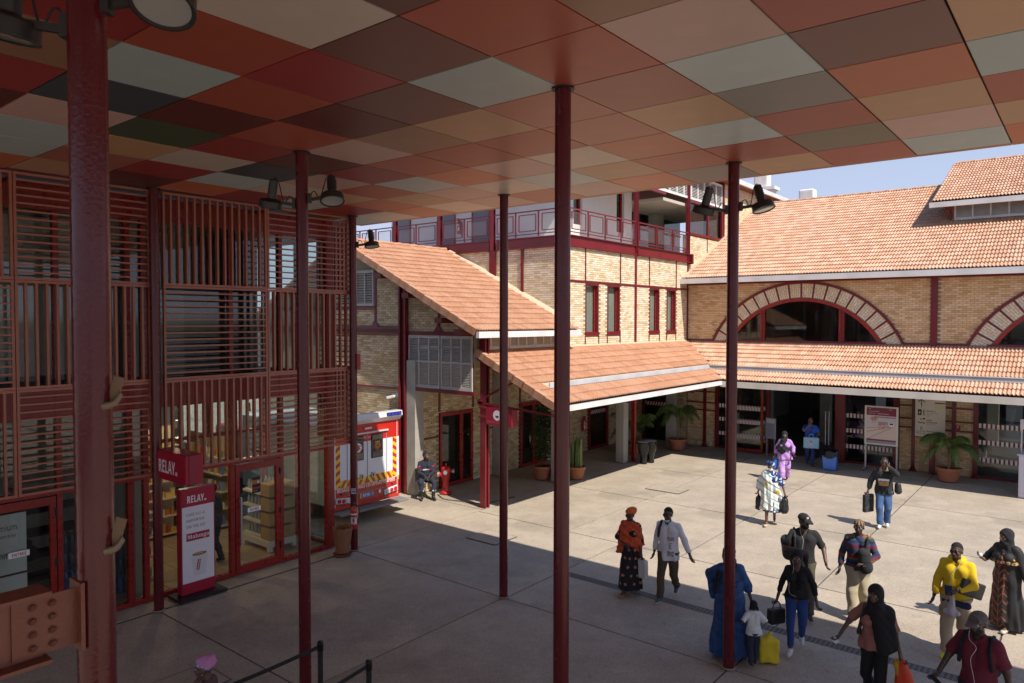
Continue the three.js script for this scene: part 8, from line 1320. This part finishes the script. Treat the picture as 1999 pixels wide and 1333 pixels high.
{ // 16 firefighter
  person({ label: 'firefighter in a dark blue uniform sitting on the chair by the red column', x: -15.33, z: -14.92, h: 1.74, turn: FIRE_TURN, sit: { spread: 0.02 }, lean: 0.05, armL: [-0.05, 0.66, 0.32], poleL: [-1, -0.3, -0.3], handL: [0.5, -0.4, 0.6], armR: [0.05, 0.66, 0.34], poleR: [1, -0.3, -0.3], handR: [-0.5, -0.4, 0.6], curlL: 0.9, curlR: 0.9, headYaw: 0.75, skin: [0.075, 0.038, 0.026], far: 1.2 }, (W, J, add) => {
    const nv = [0.016, 0.019, 0.034], rd = [0.42, 0.015, 0.02]; shirt(W, { name: 'uniform_jacket', g: 0.028, gs: 0.024, sleeve: 1.92, hem: -0.02, collar: true, color: (x, y, z) => (Math.abs(y - (J.hipY + 0.30)) < 0.016 && Math.abs(x) < 0.17 ? (Math.abs(x) < 0.1 && z > 0 ? [0.5, 0.5, 0.55] : rd) : Math.abs(x) > 0.17 && Math.abs(y - (J.hipY + 0.40)) < 0.012 ? rd : nv) });
    const P = []; for (const L of J.legs) P.push(cap(V(L.s * 0.075, J.hipY + 0.04, 0), L.hip, 0.11, 0.115), cap(L.hip, L.knee, 0.108, 0.080), cap(L.knee, L.knee.clone().lerp(L.ank, 0.62), 0.078, 0.066, 1, true)); add('trousers', P, 0.025, clothMat, folds(0.007, 20, 24), flat(0.022, 0.027, 0.048));
    for (const L of J.legs) add('reflective_cuff', [cap(L.knee.clone().lerp(L.ank, 0.50), L.knee.clone().lerp(L.ank, 0.62), 0.072, 0.07, 1, true)], 0.01, clothMat, (d, x, y) => Math.max(d, y - L.knee.clone().lerp(L.ank, 0.50).y), flat(0.62, 0.62, 0.62), 0.009);
    shoes(W, [0.012, 0.012, 0.012], { boot: 0.02, bootUp: 0.42 }); shortHair(W, [0.010, 0.009, 0.009], 0.005);
  });
}
{ // 17, 18
  person({ label: 'woman in a pink patterned headwrap whose head shows at the bottom edge', x: -7.36, z: -3.92, h: 1.60, turn: -0.75, female: true, stride: 0.1, armL: [-0.26, 0.85, 0.05], armR: [0.10, 1.44, 0.13], poleR: [1, -1, 0], handR: [-0.5, 0.8, -0.4], skin: [0.10, 0.052, 0.036] }, (W, J, add) => {
    shirt(W, { name: 'blouse', g: 0.03, sleeve: 1.2, hem: -0.1, color: flat(0.10, 0.05, 0.055) }); add('skirt', [skirt(V(0, 0, 0), 1.0, 0.17, V(0, 0, 0), 0.10, 0.22, 0.95, 9, 0.02)], 0.03, clothMat, null, flat(0.05, 0.03, 0.04)); sandals(W, [0.1, 0.06, 0.04]);
    headwrap(W, (x, y, z) => { const [a, b, q] = W.hp(x, y, z); const n = vnoise((a + 3) * 70, (b + q + 3) * 70, 9999, 8); return b < 0.062 + 0.4 * q ? (n > 0.6 ? [0.10, 0.16, 0.36] : n < 0.25 ? [0.45, 0.10, 0.16] : [0.44, 0.40, 0.55]) : [0.50, 0.21, 0.40]; }, { kx: -0.01 }); part(W.t, 'earring', new THREE.SphereGeometry(0.007, 8, 6), M.metal).position.copy(J.hd(0.086, -0.045, 0.0));
  });
  person({ label: 'shopper in dark clothes standing behind the kiosk glass', x: -14.62, z: -7.95, h: 1.72, turn: -1.2, stride: 0.12, far: 1.8, cell: 0.017 }, (W, J, add) => { shirt(W, { g: 0.025, sleeve: 1.9, hem: -0.1, color: flat(0.04, 0.04, 0.045) }); trousers(W, { g: 0.015, color: flat(0.02, 0.025, 0.05) }); shoes(W, [0.03, 0.03, 0.03]); shortHair(W); heldBag(W, 'satchel', 'dark satchel of the shopper behind the kiosk glass', 'bag', [cap(V(0.26, 1.0, 0), V(0.27, 0.85, 0.02), 0.09, 0.10)], 0.03, flat(0.05, 0.03, 0.02), leatherMat, null, 0.014); });
}
scene.traverse((o) => { if (o.isMesh) { o.castShadow = true; o.receiveShadow = true; } });
renderer.render(scene, camera);
